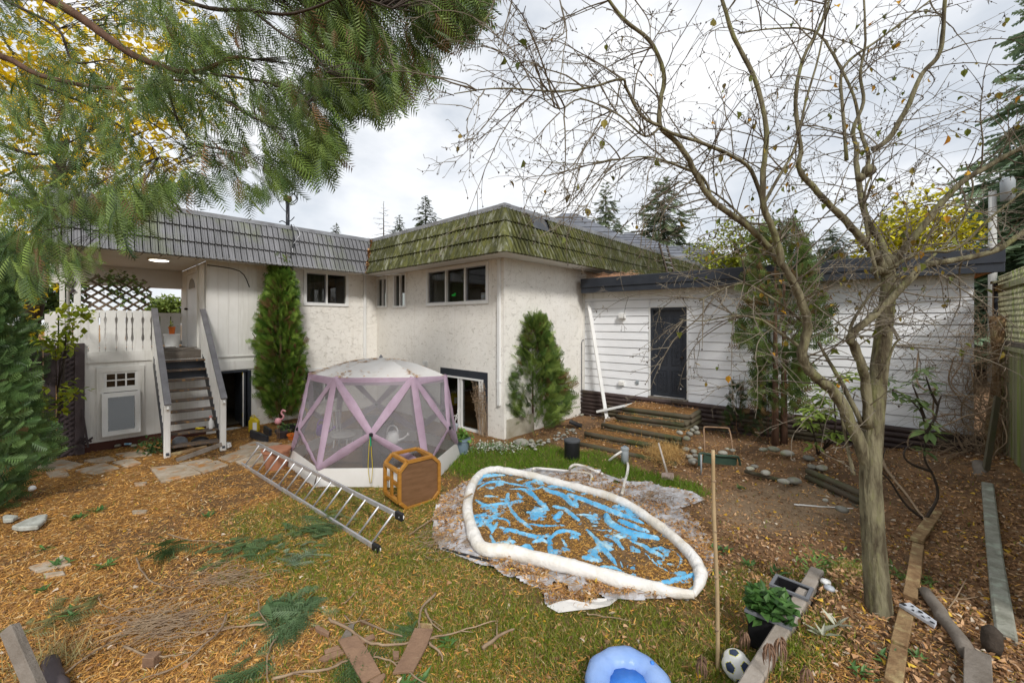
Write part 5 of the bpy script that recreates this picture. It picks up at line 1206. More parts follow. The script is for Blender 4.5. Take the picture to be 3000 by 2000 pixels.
ST = [([(740, 350), (800, 380), (860, 440), (920, 490)], 20), ([(900, 340), (960, 370), (1050, 400), (1120, 470)], 22), ([(622, 385), (612, 445)], 16), ([(380, 430), (450, 470), (560, 460), (620, 455)], 15), ([(450, 400), (540, 405)], 13),
 ([(620, 460), (680, 550), (740, 600), (800, 650)], 17), ([(770, 610), (900, 628), (1060, 624)], 12), ([(970, 478), (1050, 500), (1110, 540), (1160, 582)], 20), ([(985, 570), (1030, 525)], 22), ([(450, 580), (480, 620), (500, 665)], 17), ([(540, 600), (500, 680)], 14), ([(480, 570), (560, 568), (620, 590), (640, 625)], 13),
 ([(560, 640), (640, 660), (740, 690), (850, 720), (940, 765)], 19), ([(820, 752), (885, 735)], 20), ([(930, 735), (1000, 680), (1080, 668), (1170, 692)], 17), ([(945, 740), (950, 830), (1000, 870), (1070, 882)], 22), ([(1030, 720), (1072, 785)], 12), ([(720, 805), (770, 780), (812, 835)], 24), ([(1230, 660), (1290, 720), (1350, 800), (1420, 880), (1450, 925)], 20),
 ([(1200, 872), (1300, 892)], 24), ([(1330, 940), (1430, 950), (1520, 992)], 17), ([(1478, 865), (1500, 950)], 9), ([(1552, 900), (1530, 955)], 8), ([(1090, 390), (1200, 430), (1330, 480), (1450, 530), (1560, 570), (1650, 605)], 26), ([(1380, 545), (1400, 600), (1500, 660), (1640, 700), (1760, 722)], 32), ([(1480, 590), (1600, 640), (1690, 670)], 26),
 ([(1560, 740), (1660, 780), (1720, 820), (1800, 860), (1812, 892)], 18), ([(1680, 840), (1760, 920), (1840, 970)], 11), ([(1730, 800), (1800, 798), (1825, 835)], 14), ([(1870, 800), (1930, 850), (1948, 890), (1920, 950)], 11), ([(1700, 1075), (1850, 1058), (2000, 1012), (2040, 1000)], 22), ([(400, 262), (480, 245), (590, 240)], 18),
 ([(385, 350), (460, 300), (560, 290), (680, 312), (800, 332)], 12), ([(640, 345), (720, 345), (820, 350), (900, 320)], 11), ([(930, 320), (1050, 340), (1135, 370)], 11), ([(490, 700), (520, 775)], 12), ([(1460, 740), (1500, 805)], 18), ([(1230, 640), (1330, 660), (1440, 655)], 8), ([(1150, 540), (1260, 548)], 12), ([(830, 480), (855, 540)], 12), ([(700, 380), (720, 415)], 14), ([(880, 560), (905, 520)], 11), ([(1820, 960), (1900, 1000)], 9), ([(640, 740), (680, 750)], 12), ([(1640, 830), (1600, 815)], 9)]
LZ = .0455 + .05 * (fbm(GX, GY, 6.5, 4, 19) - .535) + .010 * (fbm(GX, GY, 17, 2, 7) - .5)
for pts, w_ in ST:
    P_ = smoothline([gp(p, .05) for p in pts], 4)
    for i in range(len(P_) - 1):
        ax, ay, bx2, by2 = P_[i].x, P_[i].y, P_[i + 1].x, P_[i + 1].y; L2 = (bx2 - ax) ** 2 + (by2 - ay) ** 2 + 1e-9; t = np.clip(((GX - ax) * (bx2 - ax) + (GY - ay) * (by2 - ay)) / L2, 0, 1)
        d = np.hypot(GX - ax - t * (bx2 - ax), GY - ay - t * (by2 - ay)); wm = w_ / 2.6133 / F * ay * (.85 + .5 * (fbm(GX, GY, 7, 2, 3) - .5)) * (.55 + .45 * math.sin(math.pi * (i + 1) / (len(P_)))) * 1.5
        LZ = np.maximum(LZ, .040 + .9 * np.minimum(wm, .05) * (1 - (d / wm) ** 2))
LZ = np.maximum(LZ, .035 + .05 * np.exp(-(dm / .062) ** 2)) + np.where(LZ > .05, .010 * (ridge(wx * 2, wy * 3, 9, 8) ** 3), 0)
ins_ = inpoly(GX, GY, PP)
def gridmesh(name, X_, Y_, Z_, mask, m, parent=None, smooth=True, **k):
    ny_, nx_ = X_.shape; i = np.arange(ny_ - 1)[:, None] * nx_ + np.arange(nx_ - 1)[None]; mk_ = mask[:-1, :-1] | mask[1:, 1:]
    q = np.stack([i, i + 1, i + nx_ + 1, i + nx_], -1)[mk_]; used = np.unique(q); rm = np.full(X_.size, -1); rm[used] = np.arange(len(used))
    V = np.stack([X_.ravel(), Y_.ravel(), Z_.ravel()], 1)[used]
    return np_obj(name, V, rm[q].astype(np.int32), m, parent, smooth=smooth, loc=None if parent is not None else Vector((float(V[:, 0].mean()), float(V[:, 1].mean()), 0)), **k)
gridmesh('liner', GX, GY, LZ, ins_, M['liner'], pool)
WZ = .050
gridmesh('puddle', GX[::3, ::3], GY[::3, ::3], WZ + 0 * GX[::3, ::3], inpoly(GX[::3, ::3], GY[::3, ::3], PP), M['murk'], pool, smooth=False)
# ground sheet under the pool
shp = [(110, 390), (300, 290), (420, 230), (800, 190), (1080, 205), (1200, 165), (1260, 178), (1340, 235), (1560, 305), (1700, 300), (1800, 345), (1990, 368), (2130, 430), (2010, 468), (1930, 490), (2080, 620), (2165, 740), (2195, 870), (2170, 1010), (2050, 1185), (1900, 1185), (1450, 1195), (1300, 1250), (1080, 1265), (925, 1235), (890, 1090), (640, 1010), (220, 830), (110, 800), (50, 700), (60, 520)]
SP = [(gp(p, .02).x, gp(p, .02).y) for p in shp]
xs_ = np.arange(min(p[0] for p in SP), max(p[0] for p in SP), .018); ys_ = np.arange(min(p[1] for p in SP), max(p[1] for p in SP), .018)
SX, SY = np.meshgrid(xs_, ys_)
def sheet_z(x, y): return terrain(x, y) + .012 + .05 * ridge(x + .2 * fbm(x, y, 2, 2), y * 1.4, 2.8, 14) ** 5 + .012 * fbm(x, y, 9, 2)
msk = inpoly(SX, SY, SP) & ~(fbm(SX, SY, 2.2, 3, 71) > .70)
gridmesh('ground_sheet', SX, SY, np.where(inpoly(SX, SY, PP), .012, sheet_z(SX, SY)), msk, M['sheet'], None, label='crumpled dirty white plastic ground sheet spread under the collapsed pool', cat='ground sheet')
mb = MB(); P_ = smoothline([gp(p, .015) for p in ((120, 800), (230, 830), (420, 880), (620, 930), (740, 975))], 4); mb.tube(P_, [.018] * len(P_), 6, flat=.6); tag(mb.build('rolled_cover', M['black'], smooth=True), 'black edge of a rolled cover along the near side of the pool', 'cover')
rag_pts = [(920, 1240), (1010, 1205), (1120, 1225), (1300, 1180), (1470, 1180), (1400, 1235), (1290, 1260), (1160, 1270), (1010, 1290)]
c = [G(*QP(*p), .03 + .03 * (i % 2)) for i, p in enumerate(rag_pts)]; ctr = sum(c, Vector()) / len(c); ctr.z = .07; mb = MB(); mb.add(c + [ctr] + [p.lerp(ctr, .5) + Vector((0, 0, R.uniform(-.02, .04))) for p in c], [(i, (i + 1) % 9, 10 + (i + 1) % 9, 10 + i) for i in range(9)] + [(10 + i, 10 + (i + 1) % 9, 9) for i in range(9)])
tag(mb.build('plastic_rag', M['canvas']), 'pale greenish crumpled plastic rag lying in the grass below the pool', 'rag')

# ------------------------------------------------------------------ loose litter and grass
tent_c = Vector((-2.35, 7.35, 0))
def free(x, y, pool_ok=False):
    pI = (x - I0.x) * va.x + (y - I0.y) * va.y; qI = (x - I0.x) * vb.x + (y - I0.y) * vb.y
    house_ = ((pI > -.02) & (qI < LB + .02)) | (qI < .02)
    dg = (x - E0.x) * gn.x + (y - E0.y) * gn.y; ok = ~house_ & (dg > .12) & ~inpoly(x, y, PP)
    ok &= ((x - tent_c.x) ** 2 + (y - tent_c.y) ** 2 > 1.25 ** 2)
    A, B = STEP_TOPS[-1][0], STEP_TOPS[-1][1]
    return ok
def sample(n, ymax=11.5):
    y = (1.9 ** -.5 - RS.rand(n) * (1.9 ** -.5 - ymax ** -.5)) ** -2; x = (RS.rand(n) * 2 - 1) * (1.36 * y + .5); ok = free(x, y); return x[ok], y[ok]
step_poly = [(tuple(STEP_TOPS[0][0] + back_ * .6)[:2]) for back_ in (-gn,)] + [tuple(STEP_TOPS[-1][0])[:2], tuple(STEP_TOPS[-1][1])[:2], tuple(STEP_TOPS[0][1] + gd * .0 - gn * .3)[:2]]
def surf(x, y):
    z = terrain(x, y); on = inpoly(x, y, SP); z = np.where(on, sheet_z(x, y) + .004, z)
    for A, B, zz in STEP_TOPS[::-1]:
        u = (B - A); L_ = u.length; u = u / L_; s = (x - A.x) * u.x + (y - A.y) * u.y; t = (x - A.x) * -gn.x + (y - A.y) * -gn.y
        z = np.where((s > 0) & (s < L_) & (t > .03) & (t < (1.0 if zz > .5 else .55)), zz + .05, z)
    return z
NEED = spray(4, wd=.3, lw=.06)
bent = (np.array([(-.5, 0, 0), (.5, 0, 0), (.35, .5, .09), (-.35, .5, .09), (.0, 1, .03)]), np.array([(0, 1, 2), (0, 2, 3), (3, 2, 4)]))
def flat_frames(n, tilt=.35):
    a = RS.rand(n) * 2 * math.pi; f = np.stack([np.cos(a), np.sin(a), RS.normal(size=n) * tilt * .7], 1); return frames(f, roll=RS.normal(size=n) * tilt * 1.6)
parts_ = []
x, y = sample(520000); g, ne, ri, lu = zones(x, y); clump = sst(fbm(x, y, 2.2, 4, 12), .30, .52); onp = inpoly(x, y, SP)
pr = np.clip(np.maximum(ne, onp * .8) * (.30 + .7 * clump) + .16 + .10 * (1 - g), 0, 1) * (1 - .75 * lu) * (1 - .55 * g) * np.where((ri > .5) & ~onp, .35, 1) * np.where(onp, .12 + sst(fbm(x, y, 3, 3, 23), .40, .50) * 1.1, 1)
k = RS.rand(len(x)) < pr; x, y = x[k], y[k]; z = surf(x, y) + .004 + .018 * RS.rand(len(x)) ** 2; n_ = len(x)
c_ = cols(n_, (.52, .235, .045), (.66, .40, .13), .38); dk = RS.rand(n_) < .36; c_[dk] = cols(int(dk.sum()), (.24, .11, .035), (.36, .19, .07)); pale = RS.rand(n_) < .06; c_[pale] = cols(int(pale.sum()), (.58, .44, .24), (.66, .52, .30))
s_ = (.022 + .045 * RS.rand(n_)) * (1 + .03 * y); parts_.append(inst(*bent, flat_frames(n_, .30), np.stack([x, y, z], 1), np.stack([s_ * (.07 + .09 * RS.rand(n_)), s_, s_], 1), c_)); NN = n_
x, y = sample(140000); g, ne, ri, lu = zones(x, y); onp = inpoly(x, y, SP); bare = 1 - sst(np.hypot((x - 3.5) / 1.1, (y - 5.4) / .8), .5, 1.1)
pr = np.clip(np.maximum(ri, onp * .6) * (.35 + .65 * sst(fbm(x, y, 2.0, 3, 44), .3, .55)) + .07, 0, 1) * (1 - .6 * bare) * (1 - .85 * lu) * np.where(onp, .1 + 1.2 * sst(fbm(x, y, 3, 3, 23), .38, .48), 1)
k = RS.rand(len(x)) < pr; x, y = x[k], y[k]; n_ = len(x); z = surf(x, y) + .006 + .03 * RS.rand(n_) ** 2
c_ = cols(n_, (.33, .175, .08), (.50, .31, .17), .35); dk = RS.rand(n_) < .3; c_[dk] = cols(int(dk.sum()), (.14, .075, .04), (.22, .12, .06)); yl = RS.rand(n_) < .05; c_[yl] = cols(int(yl.sum()), (.55, .30, .02), (.62, .42, .06)); pl_ = RS.rand(n_) < .07; c_[pl_] = cols(int(pl_.sum()), (.55, .45, .33), (.6, .5, .4))
s_ = .018 + .032 * RS.rand(n_); parts_.append(inst(*bent, flat_frames(n_, .6), np.stack([x, y, z], 1), np.stack([s_ * (.35 + .35 * RS.rand(n_)), s_, s_ * 1.6], 1), c_))
V, Fc, c2 = cat([(v.astype(np.float32), f, c) for v, f, c in parts_]); np_obj('leaf_litter', V, Fc, M['litter'], None, c2, kind='stuff', label='orange cedar needles and brown dead leaves covering the yard', cat='leaf litter')
# grass
x, y = sample(520000, 10.5); g, ne, ri, lu = zones(x, y); onp = inpoly(x, y, SP)
pr = np.clip(lu * 1.2 + g * 1.3 * (.35 + .65 * sst(fbm(x, y, 3, 3, 66), .38, .56)) + .012, 0, 1) * ~onp
for A, B, zz in STEP_TOPS:
    u = (B - A); L_ = u.length; u = u / L_; s = (x - A.x) * u.x + (y - A.y) * u.y; t = (x - A.x) * -gn.x + (y - A.y) * -gn.y; pr = pr * ~((s > -.1) & (s < L_) & (t > -.0) & (t < .9))
k = RS.rand(len(x)) < pr; x, y, lu_ = x[k], y[k], lu[k]; n_ = len(x); z = terrain(x, y) - .004
c_ = cols(n_, (.13, .19, .014), (.26, .31, .035), .3); lm_ = lu_ > .4; c_[lm_] = cols(int(lm_.sum()), (.09, .20, .008), (.20, .33, .02), .3); dry = RS.rand(n_) < np.where(lm_, .08, .36); c_[dry] = cols(int(dry.sum()), (.34, .26, .09), (.48, .38, .17))
h_ = (.034 + .05 * RS.rand(n_)) * (1 + .6 * lu_); d = np.stack([RS.normal(size=n_) * .55, RS.normal(size=n_) * .55, np.ones(n_) * np.where(dry, .45, 1)], 1)
rot = frames(d, up=np.stack([RS.normal(size=n_), RS.normal(size=n_) , .05 * np.ones(n_)], 1)); gbl = (np.array([(-.5, 0, 0), (.5, 0, 0), (.15, 1., .12)]), np.array([(0, 1, 2)]))
V, Fc, c2 = inst(*gbl, rot, np.stack([x, y, z], 1), np.stack([.006 + .005 * RS.rand(n_), h_, h_], 1), c_)
np_obj('grass', V, Fc, M['leaf'], None, c2, kind='stuff', label='patchy green lawn grass between the tent, the pool and the steps', cat='grass')
# litter floating in the pool
n0 = 34000; x = RS.uniform(GX.min(), GX.max(), n0); y = RS.uniform(GY.min(), GY.max(), n0); k = inpoly(x, y, PP); x, y = x[k], y[k]
ii = np.clip(((y - GY.min()) / DG_).astype(int), 0, GY.shape[0] - 1); jj = np.clip(((x - GX.min()) / DG_).astype(int), 0, GX.shape[1] - 1); lz = LZ[ii, jj]
k = (lz < WZ + .004) | (RS.rand(len(x)) < .10); k &= RS.rand(len(x)) < .35 + .65 * sst(fbm(x, y, 2.6, 3, 31), .35, .6); x, y, lz = x[k], y[k], lz[k]; n_ = len(x)
c_ = cols(n_, (.50, .25, .04), (.62, .36, .10), .35); dk = RS.rand(n_) < .45; c_[dk] = cols(int(dk.sum()), (.20, .09, .03), (.30, .15, .05))
s_ = .018 + .035 * RS.rand(n_); V, Fc, c2 = inst(*bent, flat_frames(n_, .12), np.stack([x, y, np.maximum(lz, WZ) + .005], 1), np.stack([s_ * (.12 + .2 * RS.rand(n_)), s_, s_ * .3], 1), c_)
np_obj('floating_leaves', V, Fc, M['litter'], pool, c2, kind='stuff')

# ------------------------------------------------------------------ pop-up screen tent
tent = thing('screen_tent', 'mauve and white hexagonal pop-up screen tent with mesh sides', 'tent', tuple(tent_c))
Tp = [at(908, 1094, 7.15), at(981, 1106, 6.45), at(1210, 1105, 6.4), at(1305, 1100, 7.2), at(1200, 1085, 8.25), at(1005, 1085, 8.3)]
Bt = [G(845, 1361), G(923, 1428), G(1258, 1424), G(1344, 1333), G(1222, 1292), G(985, 1290)]
peak = at(1116, 1047, 7.4)
cen = sum(Bt, Vector()) / 6
Hb = []
for i in range(6):
    j = (i + 1) % 6; mid = (Tp[i] + Tp[j] + Bt[i] + Bt[j]) / 4; o = (mid - cen); o.z = 0; Hb.append(mid + o.normalized() * .22)
Hb[0] = at(876, 1256, 6.75); Hb[1] = at(1087, 1272, 6.12); Hb[2] = at(1314, 1253, 6.85)
def quadsheet(mb, a, b, c, d, nu=8, nv=8, sag=0., dirv=Vector((0, 0, 0))):
    base = len(mb.v)
    for j in range(nv + 1):
        for i in range(nu + 1):
            u, v = i / nu, j / nv; p = a.lerp(b, u).lerp(d.lerp(c, u), v) + dirv * (sag * 16 * u * (1 - u) * v * (1 - v)); mb.v.append(tuple(p))
    for j in range(nv):
        for i in range(nu): q = base + j * (nu + 1) + i; mb.f.append((q, q + 1, q + nu + 2, q + nu + 1))
mb = MB()
for i in range(6):                                           # domed white roof
    j = (i + 1) % 6; N_ = 7; base = len(mb.v)
    for r in range(N_ + 1):
        t = r / N_
        for s in range(N_ + 1):
            u = s / N_; e = Tp[i].lerp(Tp[j], u); p = e.lerp(peak, t); p.z += .065 * math.sin(math.pi * min(1, t * 1.0)) * (1 - .35 * math.sin(math.pi * u)); p.z -= .02 * math.sin(math.pi * u) * (1 - t); mb.v.append(tuple(p))
    for r in range(N_):
        for s in range(N_): q = base + r * (N_ + 1) + s; mb.f.append((q, q + 1, q + N_ + 2, q + N_ + 1))
mb.build('canopy', M['canvas'], tent, smooth=True)
mb = MB(); mb.lathe(peak + Vector((0, 0, .0)), [(.03, -.01), (.035, .015), (.015, .035), (.012, .05)], 10); mb.build('finial', M['flash'], tent, smooth=True)
def band(mb, a, b, w0, w1, nrm, puff=.015, n=14):
    a = Vector(a); b = Vector(b); d = (b - a).normalized(); sd_ = d.cross(nrm).normalized(); base = len(mb.v)
    for i in range(n + 1):
        t = i / n; p = a.lerp(b, t); wv_ = (w0 + (w1 - w0) * (1 - abs(2 * t - 1)) )
        for k, q in enumerate((-1, -.4, .4, 1)):
            mb.v.append(tuple(p + sd_ * wv_ * q * .5 + nrm * ((.02 if abs(q) < .9 else .004) + puff * .3 * math.sin(i * 1.9 + k) * (1 if abs(q) < .9 else .4))))
    for i in range(n):
        for k in range(3): q = base + i * 4 + k; mb.f.append((q, q + 1, q + 5, q + 4))
SK = .30
for i in range(6):
    j = (i + 1) % 6; H = Hb[i]; out_ = H - cen; out_.z = 0; out_ = out_.normalized()
    b0_, b1_ = Bt[i].lerp(Tp[i], .17), Bt[j].lerp(Tp[j], .17)
    mb = MB()
    for p, q in ((Tp[i], Tp[j]), (Tp[j], b1_), (b1_, b0_), (b0_, Tp[i])): mb.add([p, q, H], [(0, 1, 2)])
    mb.build('mesh_panel', M['screen'], tent)
    mb = MB(); quadsheet(mb, b0_, b1_, Bt[j] + out_ * .03, Bt[i] + out_ * .03, 10, 3, .015, out_); mb.build('skirt', M['canvas'], tent, smooth=True)
    for p in (Tp[i], Tp[j], b0_, b1_):
        mb = MB(); q = Tp[j] if p is Tp[i] or p is b0_ else Tp[i]; nrm = (H - p).cross((Tp[j] if p.z > 1 else b1_) - (Tp[i] if p.z > 1 else b0_)); 
        nrm = nrm.normalized() if nrm.length > 1e-5 else out_
        if nrm.dot(out_) < 0: nrm = -nrm
        band(mb, p, H, .09, .14, nrm, puff=.03); mb.build('fabric_band', M['canvas_pink'], tent, smooth=True)
    mb = MB(); up_ = (Tp[i] + Tp[j]) / 2; quadsheet(mb, Tp[i] + out_ * .012, Tp[j] + out_ * .012, Tp[j].lerp(b1_, .085) + out_ * .016, Tp[i].lerp(b0_, .085) + out_ * .016, 10, 2, .008, out_); mb.build('valance', M['canvas_pink'], tent, smooth=True)
    co = Tp[i] - cen; co.z = 0; co = co.normalized(); mb = MB(); band(mb, Tp[i], b0_, .10, .13, co); mb.build('fabric_band', M['canvas_pink'], tent, smooth=True)
    mb = MB(); mb.lathe(H + out_ * .02, [(.004, -.03), (.03, -.02), (.03, .02), (.004, .03)], 8); mb.build('hub', M['black'], tent)
H = Hb[1]
for dx, m_ in ((-.02, 'yellow_leaf_'), (.02, '')):
    mb = MB(); P_ = [H + Vector((dx * .3, -.03, -.02)), H + Vector((dx, -.04, -.25)), H + Vector((dx * 1.6, -.03, -.5)), H + Vector((dx * .4, -.02, -.72))]; mb.tube(smoothline(P_, 4), .005, 5); mb.build('guy_cord', M['yellow'], tent, smooth=True)
mb = MB(); mb.tube([H + Vector((0, -.035, 0)), H + Vector((.01, -.045, -.16))], .012, 6); mb.build('strap', mat('green_strap', (.02, .25, .12), None, rough=.6), tent)
n_ = 900; u = RS.rand(n_); sec = RS.randint(0, 6, n_); t = RS.rand(n_) ** 1.5 * .85; off = []
for a in range(n_):
    i = sec[a]; j = (i + 1) % 6; uu = u[a] * .16 if RS.rand() < .7 else u[a]; e = Tp[i].lerp(Tp[j], uu); p = e.lerp(peak, t[a]); p.z += .065 * math.sin(math.pi * t[a]) * (1 - .35 * math.sin(math.pi * uu)) + .006 - .02 * math.sin(math.pi * uu) * (1 - t[a]); off.append(tuple(p))
off = np.array(off); kk = fbm(off[:, 0], off[:, 1], 4, 2, 5) > .46; off = off[kk]; n_ = len(off)
V, Fc, c2 = inst(*bent, flat_frames(n_, .1), off, np.stack([.014 + 0 * u[:n_], .08 * np.ones(n_), .02 * np.ones(n_)], 1), cols(n_, (.45, .22, .06), (.6, .35, .12))); np_obj('needles', V, Fc, M['litter'], tent, c2, kind='stuff')
# things inside the tent
def can(name, label, x, y, z, s, m):
    th = thing(name, label, 'watering can', (x, y, z)); mb = MB(); mb.lathe((x, y, z), [(.09 * s, 0), (.11 * s, .05 * s), (.10 * s, .15 * s), (.06 * s, .2 * s), (.05 * s, .19 * s)], 18); mb.build('body', M[m], th, smooth=True)
    mb = MB(); mb.tube(smoothline([(x + .07 * s, y, z + .05 * s), (x + .18 * s, y - .02, z + .09 * s), (x + .27 * s, y - .03, z + .17 * s)], 3), [.03 * s, .022 * s, .018 * s, .016 * s, .015 * s, .015 * s, .03 * s][:7], 8); mb.build('spout', M[m], th, smooth=True)
    mb = MB(); mb.tube([(x - .09 * s * math.cos(a), y, z + .17 * s + .13 * s * math.sin(a)) for a in [math.pi * q / 10 for q in range(11)]], .012 * s, 6); mb.build('handle', M[m], th, smooth=True)
c = at(1150, 1290, 6.7); can('watering_can', 'white watering can with an arched handle inside the tent', c.x, c.y, c.z - .05, 1.0, 'white_clean')
c = at(943, 1265, 7.3); can('watering_can', 'purple watering can seen through the left mesh of the tent', c.x, c.y, c.z - .05, .9, 'purple')
c = at(1165, 1310, 6.9); tb_ = thing('patio_table', 'low dark patio table inside the tent under the white watering can', 'table', (c.x, c.y, 0))
mb = MB(); mb.lathe((c.x, c.y, c.z - .04), [(.30, 0), (.32, .02), (.30, .03)], 24); mb.build('tabletop', M['brown_lattice'], tb_)
for k in range(4): a = k * 1.57 + .6; mb = MB(); mb.tube([(c.x + .25 * math.cos(a), c.y + .25 * math.sin(a), c.z - .04), (c.x + .28 * math.cos(a), c.y + .28 * math.sin(a), 0)], .015, 6); mb.build('leg', M['brown_lattice'], tb_)
c = at(1005, 1265, 7.6); ch = thing('patio_chair', 'white wire patio chair inside the tent beside the purple can', 'chair', (c.x, c.y, 0))
mb = MB(); mb.lathe((c.x, c.y, .40), [(.2, 0), (.22, .02), (.2, .03)], 16); mb.build('seat', M['white'], ch)
mb = MB()
for k in range(7): a = 2.2 + k * .3; mb.tube([(c.x + .2 * math.cos(a), c.y + .2 * math.sin(a), .42), (c.x + .25 * math.cos(a), c.y + .25 * math.sin(a), .82)], .009, 5)
mb.tube([(c.x + .25 * math.cos(2.2 + q * .18), c.y + .25 * math.sin(2.2 + q * .18), .83) for q in range(11)], .013, 5); mb.build('backrest', M['white'], ch, kind='stuff')
for k in range(4): a = k * 1.57 + .8; mb = MB(); mb.tube([(c.x + .16 * math.cos(a), c.y + .16 * math.sin(a), .4), (c.x + .2 * math.cos(a), c.y + .2 * math.sin(a), 0)], .012, 5); mb.build('leg', M['white'], ch)
c = at(1090, 1240, 6.9); mb = MB(); mb.prism([(-.07, 0), (.07, 0), (.11, .16), (-.11, .16)], lambda u, v, t: Vector((c.x + u, c.y + t, c.z - .03 + v)), -.06, .06); tag(mb.build('storage_tub', M['black']), 'black flared tub standing inside the tent behind the centre hub', 'tub')
mb = MB(); mb.box(c.x - .2, c.x + .25, c.y + .1, c.y + .4, 0, c.z - .04); tag(mb.build('crate', M['brown_lattice'], bevel=.01), 'dark low crate on the tent floor behind the centre hub', 'crate')
c = at(1010, 1320, 7.3); mb = MB(); mb.box(c.x - .3, c.x + .35, c.y, c.y + .3, 0.01, .22); tag(mb.build('wooden_crate', M['board'], bevel=.01), 'low brown wooden crate on the tent floor near the wire chair', 'crate')

# ------------------------------------------------------------------ ladder lying on its side
ld = thing('extension_ladder', 'long aluminium ladder lying on its side across the needles in front of the tent', 'ladder', tuple(G(900, 1480)))
a0, a1 = G(708, 1364), G(1107, 1617); b0_, b1_ = at(752, 1298, a0.y), at(1175, 1513, a1.y + .02)
for z_, (p, q) in enumerate(((a0, a1), (b0_, b1_))):
    p = p + Vector((0, 0, .035)) if z_ == 0 else p; q = q + Vector((0, 0, .035)) if z_ == 0 else q
    m1 = p.lerp(q, .40); m2 = p.lerp(q, .37) + Vector((.05, -.04, 0)) if z_ == 0 else m1
    for u, v in ((p, m1), (m2, q)): mb = MB(); mb.beam(u, v, .024, .052, (0, 0, 1)); mb.build('rail', M['alu'], ld, bevel=.003)
    mb = MB(); d = (q - p).normalized(); mb.beam(q - d * .09, q + d * .03, .045, .085); mb.build('foot', M['black'], ld, bevel=.006)
    mb = MB(); mb.lathe(q + d * .01, [(.004, -.01), (.03, -.008), (.03, .008), (.004, .01)], 10, tilt=Matrix.Rotation(1.57, 3, 'X')); mb.build('pad', M['white_clean'], ld)
for i in range(15):
    t = (i + .5) / 15; mb = MB(); mb.tube([a0.lerp(a1, t) + Vector((0, 0, .035)), b0_.lerp(b1_, t)], .0125, 8); mb.build('rung', M['alu'], ld, smooth=True)

# ------------------------------------------------------------------ overturned octagonal table
u_ = Vector((.76, .65, 0)); n__ = Vector((-.65, .76, 0)); o_ = G(1171, 1493); o_ = G(1172, 1497) - n__ * .0
def Tf(u, v, t): return o_ + u_ * u + n__ * t + Vector((0, 0, v))
ot = thing('side_table', 'orange-brown octagonal wooden side table tipped over on its side beside the tent', 'table', tuple(o_ + u_ * .3))
Wt, Ht, ct, Dp = .60, .62, .11, .46
oct_ = [(ct, 0), (Wt - ct, 0), (Wt, ct), (Wt, Ht - ct), (Wt - ct, Ht), (ct, Ht), (0, Ht - ct), (0, ct)]
mb = MB(); mb.prism([(u * .95 + .015, v * .95 + .015) for u, v in oct_], Tf, .02, .045); mb.build('panel', M['table_panel'], ot)
for t0 in (.0, Dp):
    for i in range(8):
        a, b_ = oct_[i], oct_[(i + 1) % 8]; mb = MB(); mb.beam(Tf(*a, t0 + .02), Tf(*b_, t0 + .02), .045, .045, n__); mb.build('frame_rail', M['table_wood'], ot, bevel=.004)
for i, (u, v) in enumerate(oct_):
    mb = MB(); mb.beam(Tf(u, v, .04), Tf(u, v, Dp), .05, .05, (0, 0, 1)); mb.build('leg', M['table_wood'], ot, bevel=.004)
mb = MB(); mb.beam(Tf(0, Ht - ct - .02, .26), Tf(0, ct + .02, .26), .03, .05, n__); mb.beam(Tf(0.02, Ht * .5, .04), Tf(.02, Ht * .5, Dp), .03, .05); mb.build('brace', M['table_wood'], ot)
mb = MB(); mb.box(-.004, -.002, .22, .32, .30, .34, fr=lambda a, b_, c_: Tf(a, b_, c_)); mb.build('paper_label', M['white_clean'], ot)
# ------------------------------------------------------------------ right hand fence
FO = Vector((8.02, 6.75, 0)); FW = Wall(FO, -va, Vector((-.7373, .6756, 0)))
fe = thing('board_fence', 'tall mossy green-brown board fence with a lattice top along the right edge of the yard', 'fence', (FO.x, FO.y, 0))
mb = MB(); fbox(mb, FW, -.16, -.02, -.09, .05, 0, 3.15); mb.build('post', M['charcoal'], fe, bevel=.008)
mb = MB(); fbox(mb, FW, -.18, .0, -.11, .07, 3.15, 3.19); mb.build('post_cap', M['fence'], fe)
for i in range(50):
    a = i * .118; mb = MB(); j = R.uniform(-.004, .006); fbox(mb, FW, a, a + .108, .0 + j, .022 + j, .12, 2.09 + R.uniform(-.004, .004)); mb.build('fence_board', M['fence'], fe)
mb = MB(); fbox(mb, FW, -.01, 5.9, -.03, .06, 2.095, 2.15); mb.build('rail', M['fence'], fe); mb = MB(); fbox(mb, FW, -.01, 5.9, -.02, .03, 2.155, 2.22); mb.build('rail', M['old_wood'], fe)
mb = MB(); fbox(mb, FW, -.01, 5.9, -.02, .04, 3.02, 3.10); mb.build('rail', M['fence'], fe)
lattice(FW, [(0, 2.23), (5.9, 2.23), (5.9, 3.25), (0, 3.25)], .075, .03, math.radians(62), math.radians(118), M['fence'], fe, -.01)
# concrete curb in front of the fence
c0_, c1_, c2_ = GT(2893, 1425), GT(2915, 1640), GT(2948, 1880)
cb_ = thing('concrete_curb', 'pale lichen-covered concrete curb running along the right side below the board fence', 'curb', tuple(c1_))
for a, b_ in ((c0_, c1_), (c1_, c2_)): mb = MB(); mb.beam(a + Vector((0, 0, .0)), b_ + Vector((0, 0, .0)), .105, .12); mb.build('curb_block', M['concrete'], cb_, bevel=.012)
e0_, e1_ = G(2395, 1672, .25), G(2175, 2045, .27)
mb = MB(); mb.beam(e0_ + Vector((0, 0, -.05)), e1_ + Vector((0, 0, -.05)), .10, .16); tag(mb.build('concrete_edging', M['edging'], bevel=.01), 'pale concrete edging strip beside the black planters holding back the raised bed', 'edging')
